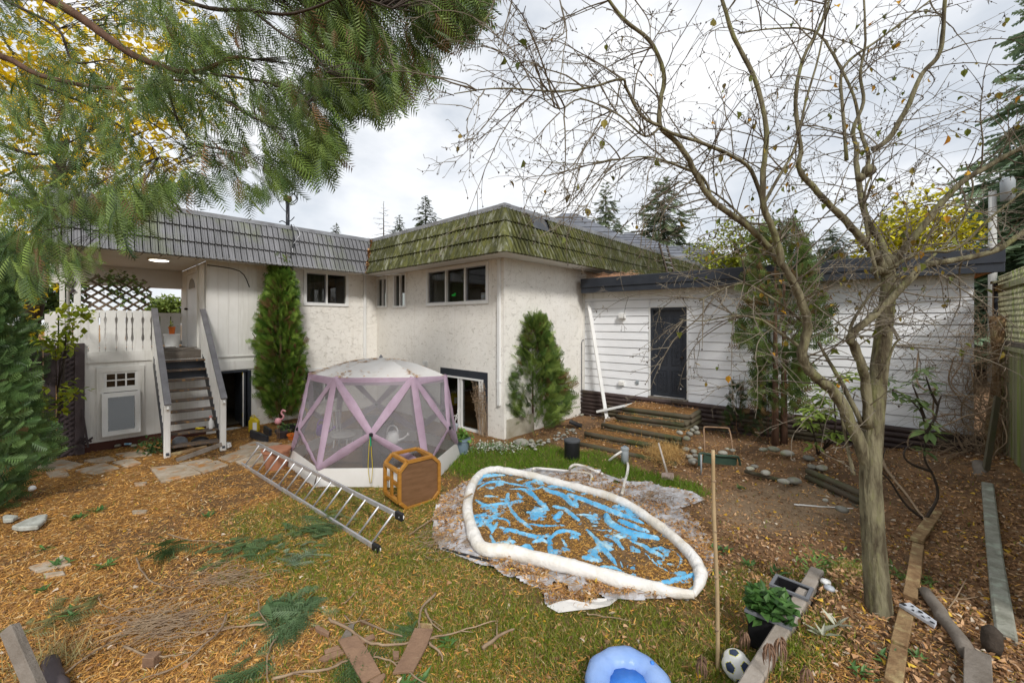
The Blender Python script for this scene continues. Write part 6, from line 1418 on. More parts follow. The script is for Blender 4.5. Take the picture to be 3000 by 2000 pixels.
# short log edging near the middle right
le = thing('log_edging', 'stack of four dark logs holding the soil beside the plum trunk', 'retaining wall', tuple(G(2430, 1420, .1)))
for i in range(4):
    a = G(2366, 1378 + 0, .36); b_ = G(2520, 1445, .36); o = Vector((-.05, -.05, 0)) * i * .5; mb = MB(); log(mb, a + o + Vector((0, 0, -.085 * i)), b_ + o + Vector((0, 0, -.085 * i)), .043); mb.build('log', M['brown_green'], le, smooth=True)
def logthing(name, label, a, b_, r, m, cat_='log', n=10):
    mb = MB(); a = Vector(a); b_ = Vector(b_); P_ = [a.lerp(b_, i / 6) + Vector((R.gauss(0, .1), R.gauss(0, .1), R.gauss(0, .05))) * r for i in range(7)]; mb.tube(P_, [r * R.uniform(.88, 1.08) for _ in P_], n)
    return tag(mb.build(name, M[m], smooth=True), label, cat_)
def plank(name, label, a, b_, w_, h_, m, cat_='plank', up=(0, 0, 1), bev=.004):
    mb = MB(); mb.beam(a, b_, w_, h_, up); return tag(mb.build(name, M[m], bevel=bev), label, cat_)
def q8(x, y, z): return G(*Q8(x, y), z)
logthing('fallen_log', 'dark thin log lying on the slope among the round stones behind the trailer frame', q8(215, 600, .2), q8(620, 705, .2), .03, 'brown_green')
b0 = q8(1965, 700, .26); logthing('log_post', 'pale upright log post leaning at the garage corner, left of the pair', b0, at(*Q8(1975, 545), b0.y + .25), .055, 'old_wood')
b0 = q8(1990, 765, .26); logthing('log_post', 'pale upright log post leaning at the garage corner, right of the pair', b0, at(*Q8(2010, 540), b0.y + .3), .065, 'old_wood')
b0 = q8(2035, 750, .26); plank('leaning_plank', 'long dark plank leaning against the garage corner beside the fence post', b0, at(*Q7(2150, 1340), b0.y + .55), .09, .03, 'brown_green', up=(0, -1, .1))
logthing('short_log', 'short reddish brown log lying on the leaves near the concrete curb', q8(1875, 740, .28), q8(1975, 850, .28), .05, 'brown_log')
logthing('wood_chunk', 'chunk of split yellowish wood lying beside the short reddish log', q8(1765, 735, .27), q8(1870, 690, .27), .07, 'rot_wood')
logthing('wood_chunk', 'smaller broken wood piece left of the split yellowish chunk', q8(1600, 715, .25), q8(1680, 700, .25), .035, 'rot_wood')
plank('rotten_plank', 'splintered rotten plank lying at the foot of the bare rhododendron', q8(1530, 1130, .24), q8(1700, 890, .26), .10, .04, 'rot_wood')
def qc(x, y, z): return G(*QC(x, y), z)
plank('rotten_plank', 'rotten landscape timber right of the plum trunk, upper piece', qc(1440, 150, .26), qc(1370, 610, .27), .085, .07, 'rot_wood')
plank('rotten_plank', 'rotten landscape timber below the black and white plastic tray', qc(1345, 700, .27), qc(1275, 1020, .27), .085, .07, 'rot_wood')
plank('rotten_plank', 'rotten landscape timber running off the lower edge of the yard', qc(1275, 1040, .27), qc(1225, 1345, .27), .085, .06, 'rot_wood')
logthing('grey_log', 'long grey weathered log lying across the leaves at the lower right', qc(1500, 540, .30), qc(1885, 1075, .31), .045, 'old_wood')
plank('square_post', 'squared grey timber post lying at the lower right of the bed', qc(1950, 1100, .3), qc(1960, 1500, .3), .12, .10, 'old_wood')
c = qc(2075, 1050, .27); mb = MB(); mb.lathe(c, [(.045, 0), (.055, .05), (.05, .14), (.02, .17)], 9); tag(mb.build('stump', M['bark_dark'], smooth=True), 'small dark rotten stump beside the squared timber post', 'stump')
# plastic tray with slots
a, b_, c, d = qc(1275, 640, .33), qc(1370, 628, .36), qc(1600, 790, .36), qc(1580, 830, .33); pt = thing('plastic_tray', 'white plastic tray with black slots leaning on the rotten timber', 'tray', tuple(a))
mb = MB(); lo_ = [p - Vector((0, 0, .02)) for p in (a, d, c, b_)]; mb.hexa(lo_ + [a, d, c, b_]); mb.build('tray', mat('tray_white', (.62, .64, .7), (.5, .52, .56), 6, .5), pt)
for i in range(7):
    t = (i + .5) / 7; p = a.lerp(d, t).lerp(b_.lerp(c, t), .3 + .4 * (i % 2)) + Vector((0, 0, .004)); mb = MB(); mb.lathe(p, [(.0015, 0), (.016 if i % 3 == 0 else .009, .001), (.0015, .003)], 8); mb.build('slot', M['black'], pt)
mb = MB(); mb.tube([a.lerp(d, t) + Vector((.01, .004, .003 + .006 * math.sin(t * 20))) for t in [q / 20 for q in range(21)]], .005, 5); mb.build('tray_edge', M['black'], pt, smooth=True)

# ------------------------------------------------------------------ vine tangle at the garage corner
vt = thing('dead_vine', 'thick tangle of dry bare vine stems hanging on the right corner of the garage', 'vine', tuple(WG(gE + .1, .3, .3)))
mb = MB()
for i in range(330):
    thick = i < 7; s0_ = gE + R.gauss(.12, .14); z0_ = .25; top_ = R.uniform(1.2, 3.1) if not thick else R.uniform(2.0, 3.0); p = Vector((s0_ + R.uniform(-.05, .05), R.uniform(.12, .45), z0_ if (thick or R.random() < .4) else R.uniform(.5, 2.6))); P_ = []
    d = Vector((R.gauss(0, .3), R.gauss(0, .2), 1)); 
    nst = 16 if thick else R.randint(7, 15)
    for k in range(nst):
        P_.append(WG(p.x, max(.06, p.y), p.z)); d = (d + Vector((R.gauss(0, .5) - (.16 if p.x > gE else -.02), R.gauss(0, .35) - (p.y - .3) * .5, R.gauss(0, .4) + (.1 if p.z < top_ else -.7)))).normalized(); p = p + d * (.17 if thick else .10)
        if p.z < .25: break
    if len(P_) > 2: r = R.uniform(.007, .013) if thick else R.uniform(.0018, .005); mb.tube(smoothline(P_, 2), r, 5 if thick else 3, cap=False)
mb.build('stems', mat('dry_vine', (.40, .30, .20), (.24, .17, .11), 6, .9), vt, kind='stuff')
mb = MB()
for i in range(70):
    a = R.uniform(gE - 1.3, gE - .1); z_ = R.uniform(.5, 2.6); P_ = [WG(gE + .05, .15, z_ + R.uniform(-.3, .5)), WG((gE + a) / 2, .12, z_ + R.uniform(0, .3)), WG(a, .09, z_ - R.uniform(0, .4))]; mb.tube(smoothline(P_, 4), .0018, 3, cap=False)
mb.build('runners', M['twig'], vt, kind='stuff')
mb = MB()
for k in range(3): mb.tube(smoothline([WG(gE + .05 + k * .06, .3, .2), WG(gE + .12 + k * .04, .28, 1.0), WG(gE + .2, .22, 1.8), WG(gE + .16 + k * .05, .2, 2.6)], 4), .045, 8)
mb.build('trunk', M['rot_wood'], vt, smooth=True, kind='stuff')
mb = MB()
for i in range(60):
    a = q8(R.uniform(1750, 1990), R.uniform(500, 600), .25); P_ = [a + Vector((0, 0, R.uniform(.05, .25))), a + Vector((R.uniform(-.9, -.2), R.uniform(-.5, .1), R.uniform(.05, .35))), a + Vector((R.uniform(-1.6, -.6), R.uniform(-.9, 0), .03))]; mb.tube(smoothline(P_, 4), R.uniform(.002, .0045), 3, cap=False)
tag(mb.build('vine_runners', M['stick'], kind='stuff'), 'pale dry vine runners sprawling over the soil at the garage corner', 'vine runners')
# ------------------------------------------------------------------ rhododendrons
def rhodo(label, base, stems, whorls, ll, ca, cb, n=9, seed=0):
    th = thing('rhododendron', label, 'shrub', tuple(base))
    for P_ in stems: mb = MB(); S = smoothline(P_, 4); mb.tube(S, [.016 - .011 * i / len(S) for i in range(len(S))], 6); mb.build('stem', M['bark_dark'], th, smooth=True)
    off, dd, ss, cc_ = [], [], [], []
    for w_, sc_ in whorls:
        k_ = n + R.randint(-2, 3)
        for i in range(k_):
            a = i / k_ * 6.28 + R.uniform(-.3, .3); off.append(tuple(Vector(w_) + Vector((R.gauss(0, .01), R.gauss(0, .01), R.gauss(0, .012))))); dd.append((math.cos(a), math.sin(a), R.uniform(-.65, .35))); L_ = ll * sc_ * R.uniform(.75, 1.15); ss.append((L_ * .42, L_, L_))
    off = np.array(off); m_ = len(off); lf = (np.array([(0, 0, 0), (.3, .3, .05), (.38, .6, .04), (0, 1, -.12), (-.38, .6, .04), (-.3, .3, .05), (0, .5, -.02)]), np.array([(0, 1, 6), (1, 2, 6), (2, 3, 6), (3, 4, 6), (4, 5, 6), (5, 0, 6)]))
    V, Fc, c2 = inst(*lf, frames(np.array(dd), roll=RS.normal(size=m_) * .2), off, np.array(ss), cols(m_, ca, cb, .25)); np_obj('leaves', V, Fc, M['leaf'], th, c2, kind='stuff')
yr = 4.7; bs = at(2718, 1520, 4.72); f7 = lambda x, y, d=0: at(*Q7(x, y), yr + d); f8 = lambda x, y, d=0: at(*Q8(x, y), yr + d)
rhodo('leggy rhododendron with few leaf whorls against the right part of the white siding', bs, [[f8(1590, 980), f8(1690, 800), f8(1660, 640), f8(1590, 500), f8(1600, 310, .1), f7(1560, 1450), f7(1440, 1330), f7(1350, 1290)], [f8(1600, 310), f7(1670, 1500), f7(1700, 1380), f7(1720, 1330)], [f7(1690, 1400), f7(1640, 1300), f7(1600, 1180)], [f8(1590, 970), f8(1450, 860), f8(1330, 680), f8(1260, 590), f8(1290, 420)], [f8(1640, 600), f8(1480, 540), f8(1430, 460), f8(1500, 380)], [f7(1590, 1500), f7(1540, 1350), f7(1500, 1250)]],
      [(f7(1580, 1130), 1.2), (f7(1540, 1180), 1), (f7(1640, 1230), 1), (f7(1480, 1230), .8), (f7(1350, 1280), 1.1), (f7(1300, 1200), 1), (f7(1660, 1300), .7), (f7(1530, 1360), 1.1), (f7(1560, 1410), 1.1), (f7(1400, 1350), .9), (f8(1620, 300), 1.5), (f8(1590, 440), 1.1), (f7(1440, 1330), .8), (f7(1620, 1530), 1.1)], .13, (.10, .17, .05), (.22, .30, .10))
yr = 6.0; b2 = G(2395, 1330, .3)
wl = [(f7(x, y, R.uniform(-.3, .3)), R.uniform(.8, 1.2)) for x, y in ((640, 1540), (720, 1560), (780, 1330), (830, 1390), (870, 1440), (900, 1220), (950, 1170), (1020, 1200), (1080, 1270), (840, 1500), (760, 1460), (940, 1290), (1060, 1160), (700, 1500), (810, 1280))] + [(f8(x, y), 1.) for x, y in ((700, 130), (760, 90), (860, 330), (900, 300), (740, 400), (700, 230), (960, 350), (820, 60), (800, 180), (870, 140))]
rhodo('leafy green rhododendron behind the forked plum trunk', b2, [[b2, f8(830, 380), f8(760, 150)], [b2, f8(900, 300), f7(900, 1350), f7(940, 1200)], [b2, f8(950, 300), f7(1060, 1300)], [b2, f8(740, 300), f8(690, 180)]], wl, .17, (.14, .22, .03), (.30, .38, .07), n=10)

# ------------------------------------------------------------------ pool gear, tub, tools
c = G(*Q6(865, 925), .0); tub = thing('garden_tub', 'black cylindrical tub with a lid standing on the lawn left of the log steps', 'tub', tuple(c))
mb = MB(); mb.lathe(c, [(.125, 0), (.14, .04), (.142, .33), (.145, .36)], 22); mb.build('body', M['black'], tub, smooth=True); mb = MB(); mb.lathe(c + Vector((0, 0, .36)), [(.15, -.03), (.152, .0), (.13, .012), (.02, .015)], 22); mb.build('lid', M['roof_dark'], tub)
c = G(*Q6(1350, 975), .0); pu = thing('filter_pump', 'grey pool filter pump canister standing in the grass by the steps', 'pump', tuple(c)); k = c.y / 7.2
mb = MB(); mb.lathe(c, [(.05, 0), (.055, .05), (.065, .06), (.066, .27), (.05, .28)], 18); mb.build('canister', M['pump'], pu, smooth=True); mb = MB(); mb.lathe(c + Vector((0, 0, .28)), [(.07, -.015), (.075, 0), (.07, .025), (.03, .04)], 18); mb.build('cap', M['pump'], pu); mb = MB(); mb.lathe(c + Vector((0, 0, .32)), [(.02, 0), (.03, .01), (.012, .015)], 12); mb.build('knob', M['bluegrey'], pu)
def hose(label, pts, r, m='vinyl_white', name='pool_hose', catg='hose'):
    mb = MB(); mb.tube(smoothline(pts, 6), r, 10); return tag(mb.build(name, M[m], smooth=True), label, catg)
hose('white hose hanging from the grey filter pump down to the pool rim', [c + Vector((.03, -.06, .05)), G(*Q6(1380, 990), .1), G(*Q6(1370, 1060), .06), G(*Q6(1350, 1130), .05), G(*Q6(1335, 1190), .05), G(*Q6(1325, 1240), .1)], .022)
hose('white pipe pointing left from the top of the filter pump', [c + Vector((-.05, 0, .24)), G(*Q6(1270, 885), .2), G(*Q6(1205, 935), .06)], .02)
hose('white arched hose rising behind the back rim of the pool', [G(*Q6(845, 1040), .03), at(*Q6(848, 1000), 6.4), at(*Q6(890, 975), 6.45), at(*Q6(960, 985), 6.45), G(*Q6(1020, 1010), .12), G(*Q6(1150, 1060), .05)], .02)
hose('white hose lying low along the back rim of the pool', [G(*Q6(505, 1040), .05), at(*Q6(510, 1012), 6.45), G(*Q6(560, 1008), .12), G(*Q6(700, 1020), .1), G(*Q6(850, 1035), .1), G(*Q6(1000, 1050), .08), G(*Q6(1045, 1080), .08), G(*Q6(1035, 1135), .05)], .02)
sh = thing('shovel', 'shovel with a pale handle standing blade down in front of the log steps', 'shovel', tuple(G(*Q6(1745, 1110))))
b0 = G(*Q6(1745, 1100), .05); h1 = at(*Q6(1660, 775), b0.y + .35); h0 = at(*Q6(1738, 1045), b0.y + .05)
mb = MB(); mb.tube([h0, h1], [.017, .014], 10); mb.build('handle', mat('pale_handle', (.55, .5, .44), (.42, .36, .3), 9, .7), sh, smooth=True)
mb = MB(); W_ = .11
vv = [at(*Q6(x_, y_), b0.y + dy_) for x_, y_, dy_ in ((1690, 1048, .05), (1738, 1045, .0), (1795, 1048, .05), (1685, 1090, .03), (1740, 1085, -.03), (1802, 1092, .03), (1705, 1122, .02), (1745, 1105, -.01), (1795, 1120, .02))]
mb.add(vv, [(0, 1, 4, 3), (1, 2, 5, 4), (3, 4, 7, 6), (4, 5, 8, 7)]); o = mb.build('blade', mat('shovel_steel', (.5, .4, .36), (.35, .25, .2), 7, .5, metal=.3), sh); o.modifiers.new('solid', 'SOLIDIFY').thickness = .004
b0 = G(2103, 1958, .02); mb = MB(); T_ = at(2089, 1318, b0.y); mb.tube(smoothline([b0 - Vector((0, 0, .1)), b0.lerp(T_, .35) + Vector((.008, 0, 0)), b0.lerp(T_, .7) - Vector((.004, 0, 0)), T_], 4), [.0135] * 9 + [.0125] * 4, 10); bst = thing('bamboo_stake', 'tall pale bamboo stake standing upright in the grass in front of the pool', 'stake', tuple(b0)); mb.build('cane', M['bamboo'], bst, smooth=True)
for t in (.18, .42, .63, .86): mb = MB(); p = b0.lerp(T_, t); mb.lathe(p, [(.0135, -.008), (.016, 0), (.0135, .008)], 10); mb.build('node', M['stick'], bst, smooth=True)
# garden trailer: gold hoop and green rim
ct_ = thing('garden_cart', 'half-buried dark green garden cart frame with a rusty hoop beside the log steps', 'cart', tuple(G(*Q6(2200, 1000), .1))); yc = 7.0
mb = MB(); mb.tube(smoothline([at(*Q6(2085, 870), yc), at(*Q6(2078, 700), yc + .1), at(*Q6(2078, 640), yc + .15), at(*Q6(2100, 628), yc + .15), at(*Q6(2285, 638), yc + .2), at(*Q6(2308, 655), yc + .2), at(*Q6(2325, 720), yc + .15), at(*Q6(2345, 880), yc + .05)], 5), .014, 8); mb.build('hoop', M['steel'], ct_, smooth=True)
mb = MB(); mb.tube(smoothline([at(*Q6(2140, 680), yc + .1), at(*Q6(2170, 740), yc + .1), at(*Q6(2195, 860), yc)], 4), .006, 6); mb.build('bent_rod', M['steel'], ct_, smooth=True)
rim = [Q6(2030, 985), Q6(2033, 890), Q6(2060, 868), Q8(20, 482), Q8(140, 485), Q8(168, 505), Q8(185, 580), Q8(207, 675)]
mb = MB(); mb.tube(smoothline([at(*p, yc - .35 + .02 * i) for i, p in enumerate(rim)], 4), .018, 8); mb.build('rim', M['cart_green'], ct_, smooth=True)
mb = MB(); A = at(*Q6(2070, 885), yc - .3); B = at(*Q8(150, 500), yc - .2); mb.beam(A - Vector((0, 0, .06)), B - Vector((0, 0, .06)), .02, .13); mb.build('side_panel', M['cart_green'], ct_)
mb = MB(); mb.tube([at(*Q6(2050, 880), yc - .34), G(*Q6(2052, 1075), .02)], .016, 7); mb.build('leg', M['pump'], ct_, smooth=True)

# ------------------------------------------------------------------ stones
def stone(name, label, c, rx, ry, rz, m='stone', group=None, n=1, catg='stone', flat=0.):
    mb = MB(); nu, nv = 10, 6; sd_ = R.random() * 9; vs = []
    for j in range(nv + 1):
        ph = math.pi * j / nv
        for i in range(nu):
            a = 2 * math.pi * i / nu; k = 1 + .13 * math.sin(a * 2 + sd_) + .07 * math.sin(a * 3 + sd_ * 2); z = math.cos(ph); vs.append((c[0] + rx * math.sin(ph) * math.cos(a) * k, c[1] + ry * math.sin(ph) * math.sin(a) * k, c[2] + rz * (z if z < .6 or not flat else .6)))
    mb.add(vs, [(j * nu + i, j * nu + (i + 1) % nu, (j + 1) * nu + (i + 1) % nu, (j + 1) * nu + i) for j in range(nv) for i in range(nu)]); return tag(mb.build(name, M[m], smooth=True), label, catg, group)
pile = [(1945, 690, 28), (2003, 635, 25), (1970, 655, 20), (2008, 678, 28), (1918, 733, 28), (1855, 680, 24)]
for i, (x, y, r) in enumerate(pile):
    p = at(*Q6(x, y), 7.6 - .1 * (y > 700)); stone('river_stone', ('middle large pale stone of the pile against the end of the log steps', 'topmost stone of the pile at the end of the log steps', 'small stone just left of the topmost one in the pile', 'rightmost pale stone of the pile at the end of the log steps', 'lowest stone of the pile touching the log steps', 'grey stone lying on the corner of the third log step')[i], p, r / 3.136 / F * 7.6 * 1.05, .07, r / 3.136 / F * 7.6 * .8, group='stones piled at the end of the steps')
for i, (x, y, r, lab) in enumerate(((1975, 935, 45, 'largest pale boulder in front of the stone pile by the cart'), (1945, 900, 30, 'stone just above the largest pale boulder by the cart'), (2000, 893, 26, 'small stone right of the others above the largest pale boulder'), (1910, 830, 32, 'dull stone between the steps pile and the largest pale boulder'), (1985, 850, 34, 'brown stone half buried beside the green cart'), (2040, 825, 20, 'bluish white small stone beside the cart hoop'), (2255, 862, 36, 'greenish stone behind the green cart rim'), (2290, 835, 26, 'small mossy stone behind the cart hoop'))):
    p = G(*Q6(x, y + r * .5), .12); stone('boulder' if r > 40 else 'river_stone', lab, p + Vector((0, 0, .03)), r / 3.136 / F * p.y, r / 3.136 / F * p.y, r / 3.136 / F * p.y * .62)
for x, y, r, lab in ((355, 435, 32, 'flat pale stone, first of the row on the bank behind the cart'), (437, 432, 42, 'flat mossy stone, second of the row on the bank'), (538, 462, 46, 'long flat mossy stone on the bank left of the thuja trunks'), (703, 500, 40, 'round grey-green stone below the thuja trunks'), (728, 565, 36, 'mossy boulder on top of the short log stack'), (805, 575, 44, 'brown pointed stone on the short log stack'), (590, 672, 50, 'brown stone beside the cut green stump round'), (513, 678, 40, 'upright round mossy stone at the end of the thin dark log'), (375, 612, 40, 'flat stone half hidden behind the thin dark log'), (290, 563, 28, 'mossy stone beside the white pebble near the cart'), (255, 580, 30, 'white smooth stone near the leg of the green cart'), (832, 822, 24, 'lone grey stone on the soil below the log stack'), (960, 892, 45, 'long white stone beside the white strip near the plum trunk'), (120, 440, 24, 'stone left on the bank inside the cart hoop'), (45, 460, 32, 'blue-grey stone inside the cart hoop')):
    z_ = .3 if y < 600 else .22; p = at(*Q8(x, y), G(*Q8(x, y + r * .6), z_).y); stone('bank_stone', lab, p, r / 2.6133 / F * p.y, r / 2.6133 / F * p.y * .9, r / 2.6133 / F * p.y * .5)
for k in range(58):
    if k < 42: x = R.uniform(480, 900); y = 800 - (x - 480) * .33 + R.gauss(0, 22)
    else: x = R.uniform(880, 1080); y = 520 + R.gauss(0, 22)
    p = G(*Q6(x, y), .06); r = R.uniform(.02, .045); stone('pebble', 'small pale river pebble scattered along the foot of the stucco wall', p + Vector((0, 0, .01)), r, r * .9, r * .6, m='stone', group='pebbles along the foot of the wall', catg='pebble')
for x, y, r, lab in ((400, 770, 70, 'large dark rock at the foot of the stucco corner'), (190, 795, 42, 'brown rock left of the stucco corner'), (492, 768, 24, 'small grey rock right of the large dark rock')):
    p = G(*Q6(x, y + r * .4), .0); stone('rock', lab, p + Vector((0, 0, .05)), r / 3.136 / F * p.y, .12, r / 3.136 / F * p.y * .62, catg='rock')
for x in (980, 1020, 1080, 1230): p = G(*Q2(x, 1112), .05); stone('pebble', 'pale stone under the bottom edge of the white basement wall', p, .05, .05, .03, group='stones under the basement wall', catg='pebble')
for pts, lab in (([(85, 380), (190, 330), (300, 292), (365, 285), (350, 325), (290, 380), (150, 392)], 'jagged flat pale grey stone slab lying in the needles below the hedge'), ([(20, 300), (60, 290), (145, 296), (95, 325), (25, 330)], 'small flat white stone half under the hedge')):
    mb = MB(); P_ = [G(*Q9(*p), .05) for p in pts]; mb.prism([(p.x, p.y) for p in P_][::-1], lambda u, v, t: Vector((u, v, t)), .02, .075); tag(mb.build('stone_slab', mat('pale_slab', (.45, .46, .42), (.3, .3, .26), 8, .8, .6, 20), bevel=.012), lab, 'stone')
p = G(*Q9(245, 80), .03); stone('white_stone', 'round white stone on the needles at the foot of the hedge', p, .05, .05, .045, m='white_clean')
pth = thing('path', None, None, tuple(G(300, 1370))); pth['kind'] = 'structure'
fl = [(Q2, [(330, 1290), (560, 1225), (770, 1268), (600, 1335), (380, 1330)]), (Q2, [(690, 1335), (960, 1262), (1100, 1312), (860, 1372)]), (Q2, [(1030, 1262), (1220, 1228), (1300, 1270), (1170, 1308)]), (Q2, [(770, 1245), (1000, 1205), (1080, 1235), (900, 1268)]), (Q2, [(1380, 1322), (1700, 1288), (1850, 1370), (1480, 1448)]), (Q2, [(1725, 1300), (2000, 1252), (2100, 1292), (1870, 1366)]), (Q2, [(1060, 1190), (1330, 1150), (1400, 1195), (1170, 1222)]), (Q2, [(2000, 1225), (2250, 1130), (2400, 1165), (2120, 1262)]), (Q2, [(2160, 1260), (2420, 1175), (2560, 1215), (2280, 1320)]), (Q2, [(1640, 1275), (1900, 1228), (1960, 1248), (1740, 1290)]), (Q9, [(215, 665), (480, 580), (550, 640), (290, 708)]), (Q9, [(1010, 238), (1130, 232), (1120, 256), (1015, 260)]), (Q9, [(1025, 32), (1130, 25), (1115, 48), (1035, 52)]), (Q9, [(330, 715), (490, 695), (500, 720), (350, 745)]), (Q2, [(420, 1345), (620, 1345), (640, 1380), (460, 1400)]), (Q4, [(0, 1120), (130, 1070), (400, 1085), (300, 1140), (60, 1190)]), (Q4, [(320, 1150), (520, 1075), (560, 1120), (440, 1190)])]
for q, pts in fl:
    P_ = [G(*q(*p), .03) for p in pts]; zt_ = float(terrain(np.mean([p.x for p in P_]), np.mean([p.y for p in P_]))) + .028; a_ = [(p.x, p.y) for p in P_]; mb = MB(); mb.prism(ccw(a_), lambda u, v, t: Vector((u, v, t)), zt_ - .05, zt_ + R.uniform(0, .006)); mb.build('paving_stone', M['flag'], pth, bevel=.01)

# ------------------------------------------------------------------ wood scraps and branches in the foreground
def flatboard(label, q, pts, m='board', z=.045, th=.018, name='broken_board'):
    P_ = [G(*q(*p), z) for p in pts]; P_ = [Vector((p.x, p.y, z + .012 * (i % 2))) for i, p in enumerate(P_)]; a_ = ccw([(p.x, p.y) for p in P_]); mb = MB(); mb.prism(a_, lambda u, v, t: Vector((u, v, t)), z, z + th); return tag(mb.build(name, M[m], bevel=.002), label, 'board')
flatboard('widest broken brown board at the lower middle of the yard', QA, [(497, 1250), (640, 1213), (735, 1340), (825, 1505), (690, 1580), (640, 1500)], z=.05)
flatboard('long pointed brown board lying right of the widest broken board', QA, [(1085, 1160), (1225, 1165), (1180, 1290), (1075, 1490), (915, 1505), (1010, 1330)], z=.05)
flatboard('small dark wood block left of the broken boards', QA, [(320, 1160), (345, 1150), (432, 1200), (425, 1225), (330, 1180)], z=.04, th=.03)
flatboard('dark board end sticking out left under the widest board', QA, [(345, 1405), (380, 1375), (530, 1325), (545, 1350), (400, 1410)], z=.025)
flatboard('short dark board above the dark board end', QA, [(390, 1330), (500, 1292), (520, 1320), (400, 1360)], z=.03)
flatboard('narrow grey board sticking up from the top of the widest board', QA, [(515, 1245), (585, 1125), (625, 1120), (600, 1220)], z=.03, m='old_wood')
flatboard('short reddish board right of the widest board', QA, [(655, 1255), (765, 1205), (782, 1230), (680, 1275)], z=.04)
flatboard('small board at the bottom edge below the widest board', QA, [(740, 1565), (850, 1505), (862, 1525), (800, 1600)], z=.08)
flatboard('ochre board end above the long pointed board', QA, [(1110, 1120), (1215, 1128), (1222, 1162), (1115, 1158)], m='rot_wood', z=.04)
flatboard('tiny wood block between the two large boards', QA, [(915, 1350), (965, 1350), (962, 1395), (920, 1392)], z=.04, th=.03)
p = G(*Q9(1160, 1430), .0); mb = MB(); mb.box(p.x - .045, p.x + .04, p.y - .03, p.y + .04, 0, .075); tag(mb.build('wood_block', M['board'], bevel=.004), 'small brown cube-shaped wood block in the needles at the lower left', 'block')
sticks = [(QA, [(425, 1080), (560, 1150), (720, 1255), (880, 1283), (1050, 1255), (1250, 1215), (1480, 1160), (1700, 1090)], .011, 'long curved pale branch arching over both large broken boards'),
 (QA, [(0, 1540), (200, 1490), (420, 1470), (560, 1400), (700, 1368), (830, 1375), (950, 1440), (1050, 1500), (1170, 1575)], .009, 'thin wavy branch across the lower end of the boards'),
 (QA, [(1250, 885), (1140, 1000), (1120, 1150), (1125, 1290), (1135, 1350)], .011, 'hooked pale branch lying on the long pointed board'), (QA, [(1168, 1010), (1200, 1090), (1290, 1172)], .010, 'short grey stick right of the hooked branch'),
 (QA, [(1525, 200), (1350, 265), (1200, 330), (1040, 440)], .012, 'broken brown stick resting on the left rim of the pool'), (QA, [(545, 965), (640, 870), (650, 880)], .005, 'small white stick above the boards'),
 (QA, [(550, 1055), (620, 1115), (680, 1050), (697, 1000)], .005, 'bent white wire-like stick above the narrow grey board'), (QA, [(670, 1090), (800, 1150), (990, 1215)], .010, 'straight stick running down to the long pointed board'), (QA, [(1190, 1275), (1290, 1350), (1295, 1410)], .009, 'curved dark stick right of the long pointed board'),
 (Q9, [(1725, 1060), (1700, 1150), (1560, 1290), (1380, 1430), (1180, 1515)], .010, 'long pale branch bending to the lower left of the yard'), (Q9, [(2030, 1120), (1850, 1132), (1650, 1170), (1430, 1192)], .008, 'thin horizontal branch meeting the long pale branch'),
 (Q9, [(1280, 430), (1450, 475), (1640, 490), (1790, 548)], .007, 'thin branch above the dark cedar sprig'), (Q9, [(1040, 610), (1090, 720), (1200, 810), (1390, 848)], .008, 'curved twig in the middle of the needle carpet'), (Q9, [(480, 1510), (620, 1400), (760, 1310), (950, 1210), (1200, 1060)], .008, 'straggling twig at the lower left near the pipe'),
 (Q9, [(950, 1290), (1100, 1350), (1300, 1362), (1470, 1340)], .008, 'twig lying just above the wood block'), (Q9, [(2130, 1200), (2060, 1330), (2040, 1500), (2060, 1570)], .007, 'thin white twig going to the bottom edge'), (Q9, [(1975, 930), (1990, 1030), (2060, 1140)], .006, 'short twig joining the thin horizontal branch'),
 (Q9, [(760, 890), (770, 960), (880, 1020)], .005, 'little curled twig at the left of the yard'), (QA, [(1600, 1310), (1750, 1200), (1850, 1150)], .014, 'stubby brown branch in the grass right of the boards'), (QB, [(400, 845), (560, 870), (810, 893)], .005, 'straw-thin stick in the grass below the pool'),
 (Q8, [(590, 860), (760, 890), (900, 915), (1040, 940)], .010, 'white thin strip lying on the soil left of the plum trunk'), (Q8, [(1260, 580), (1300, 670), (1400, 770), (1520, 890), (1600, 980)], .022, 'long dark leaning branch right of the plum trunk'), (QC, [(1560, 820), (1700, 700), (1800, 540), (1860, 420)], .006, 'pale root-like stick over the grey log'), (QC, [(1490, 540), (1600, 590), (1800, 600), (1960, 580)], .005, 'pale thin root crossing above the grey log')]
for q, pts, r, lab in sticks:
    z_ = .26 if (q is QC or (q is Q8 and pts[0][0] > 1200)) else (.12 if q is Q8 else .045); P_ = []
    for p in pts:
        w_ = G(*q(*p), z_); w_.z = max(z_, float(terrain(w_.x, w_.y)) + r) + R.uniform(0, .015); 
        if 'leaning' in lab: w_.z += 0
        P_.append(w_)
    if 'rim of the pool' in lab: P_[0].z = .19; P_[1].z = .13
    P_ = smoothline(P_, 4); mb = MB(); n = len(P_); mb.tube([v + Vector((R.gauss(0, .003), R.gauss(0, .003), R.gauss(0, .002))) for v in P_], [r * (1.1 - .7 * i / n) for i in range(n)], 6)
    for i in range(3, n - 2, 5):
        if 'strip' in lab or r < .006: break
        d = (P_[i + 1] - P_[i]).normalized(); e = P_[i] + (d + Vector((R.uniform(-1, 1), R.uniform(-1, 1), .1))) * R.uniform(.04, .14); mb.tube([P_[i], e], [r * .5, r * .2], 4)
    nm = 'fallen_branch'; tag(mb.build(nm, M['white' if 'strip' in lab else 'stick'], smooth=True), lab, 'branch')
mb = MB()
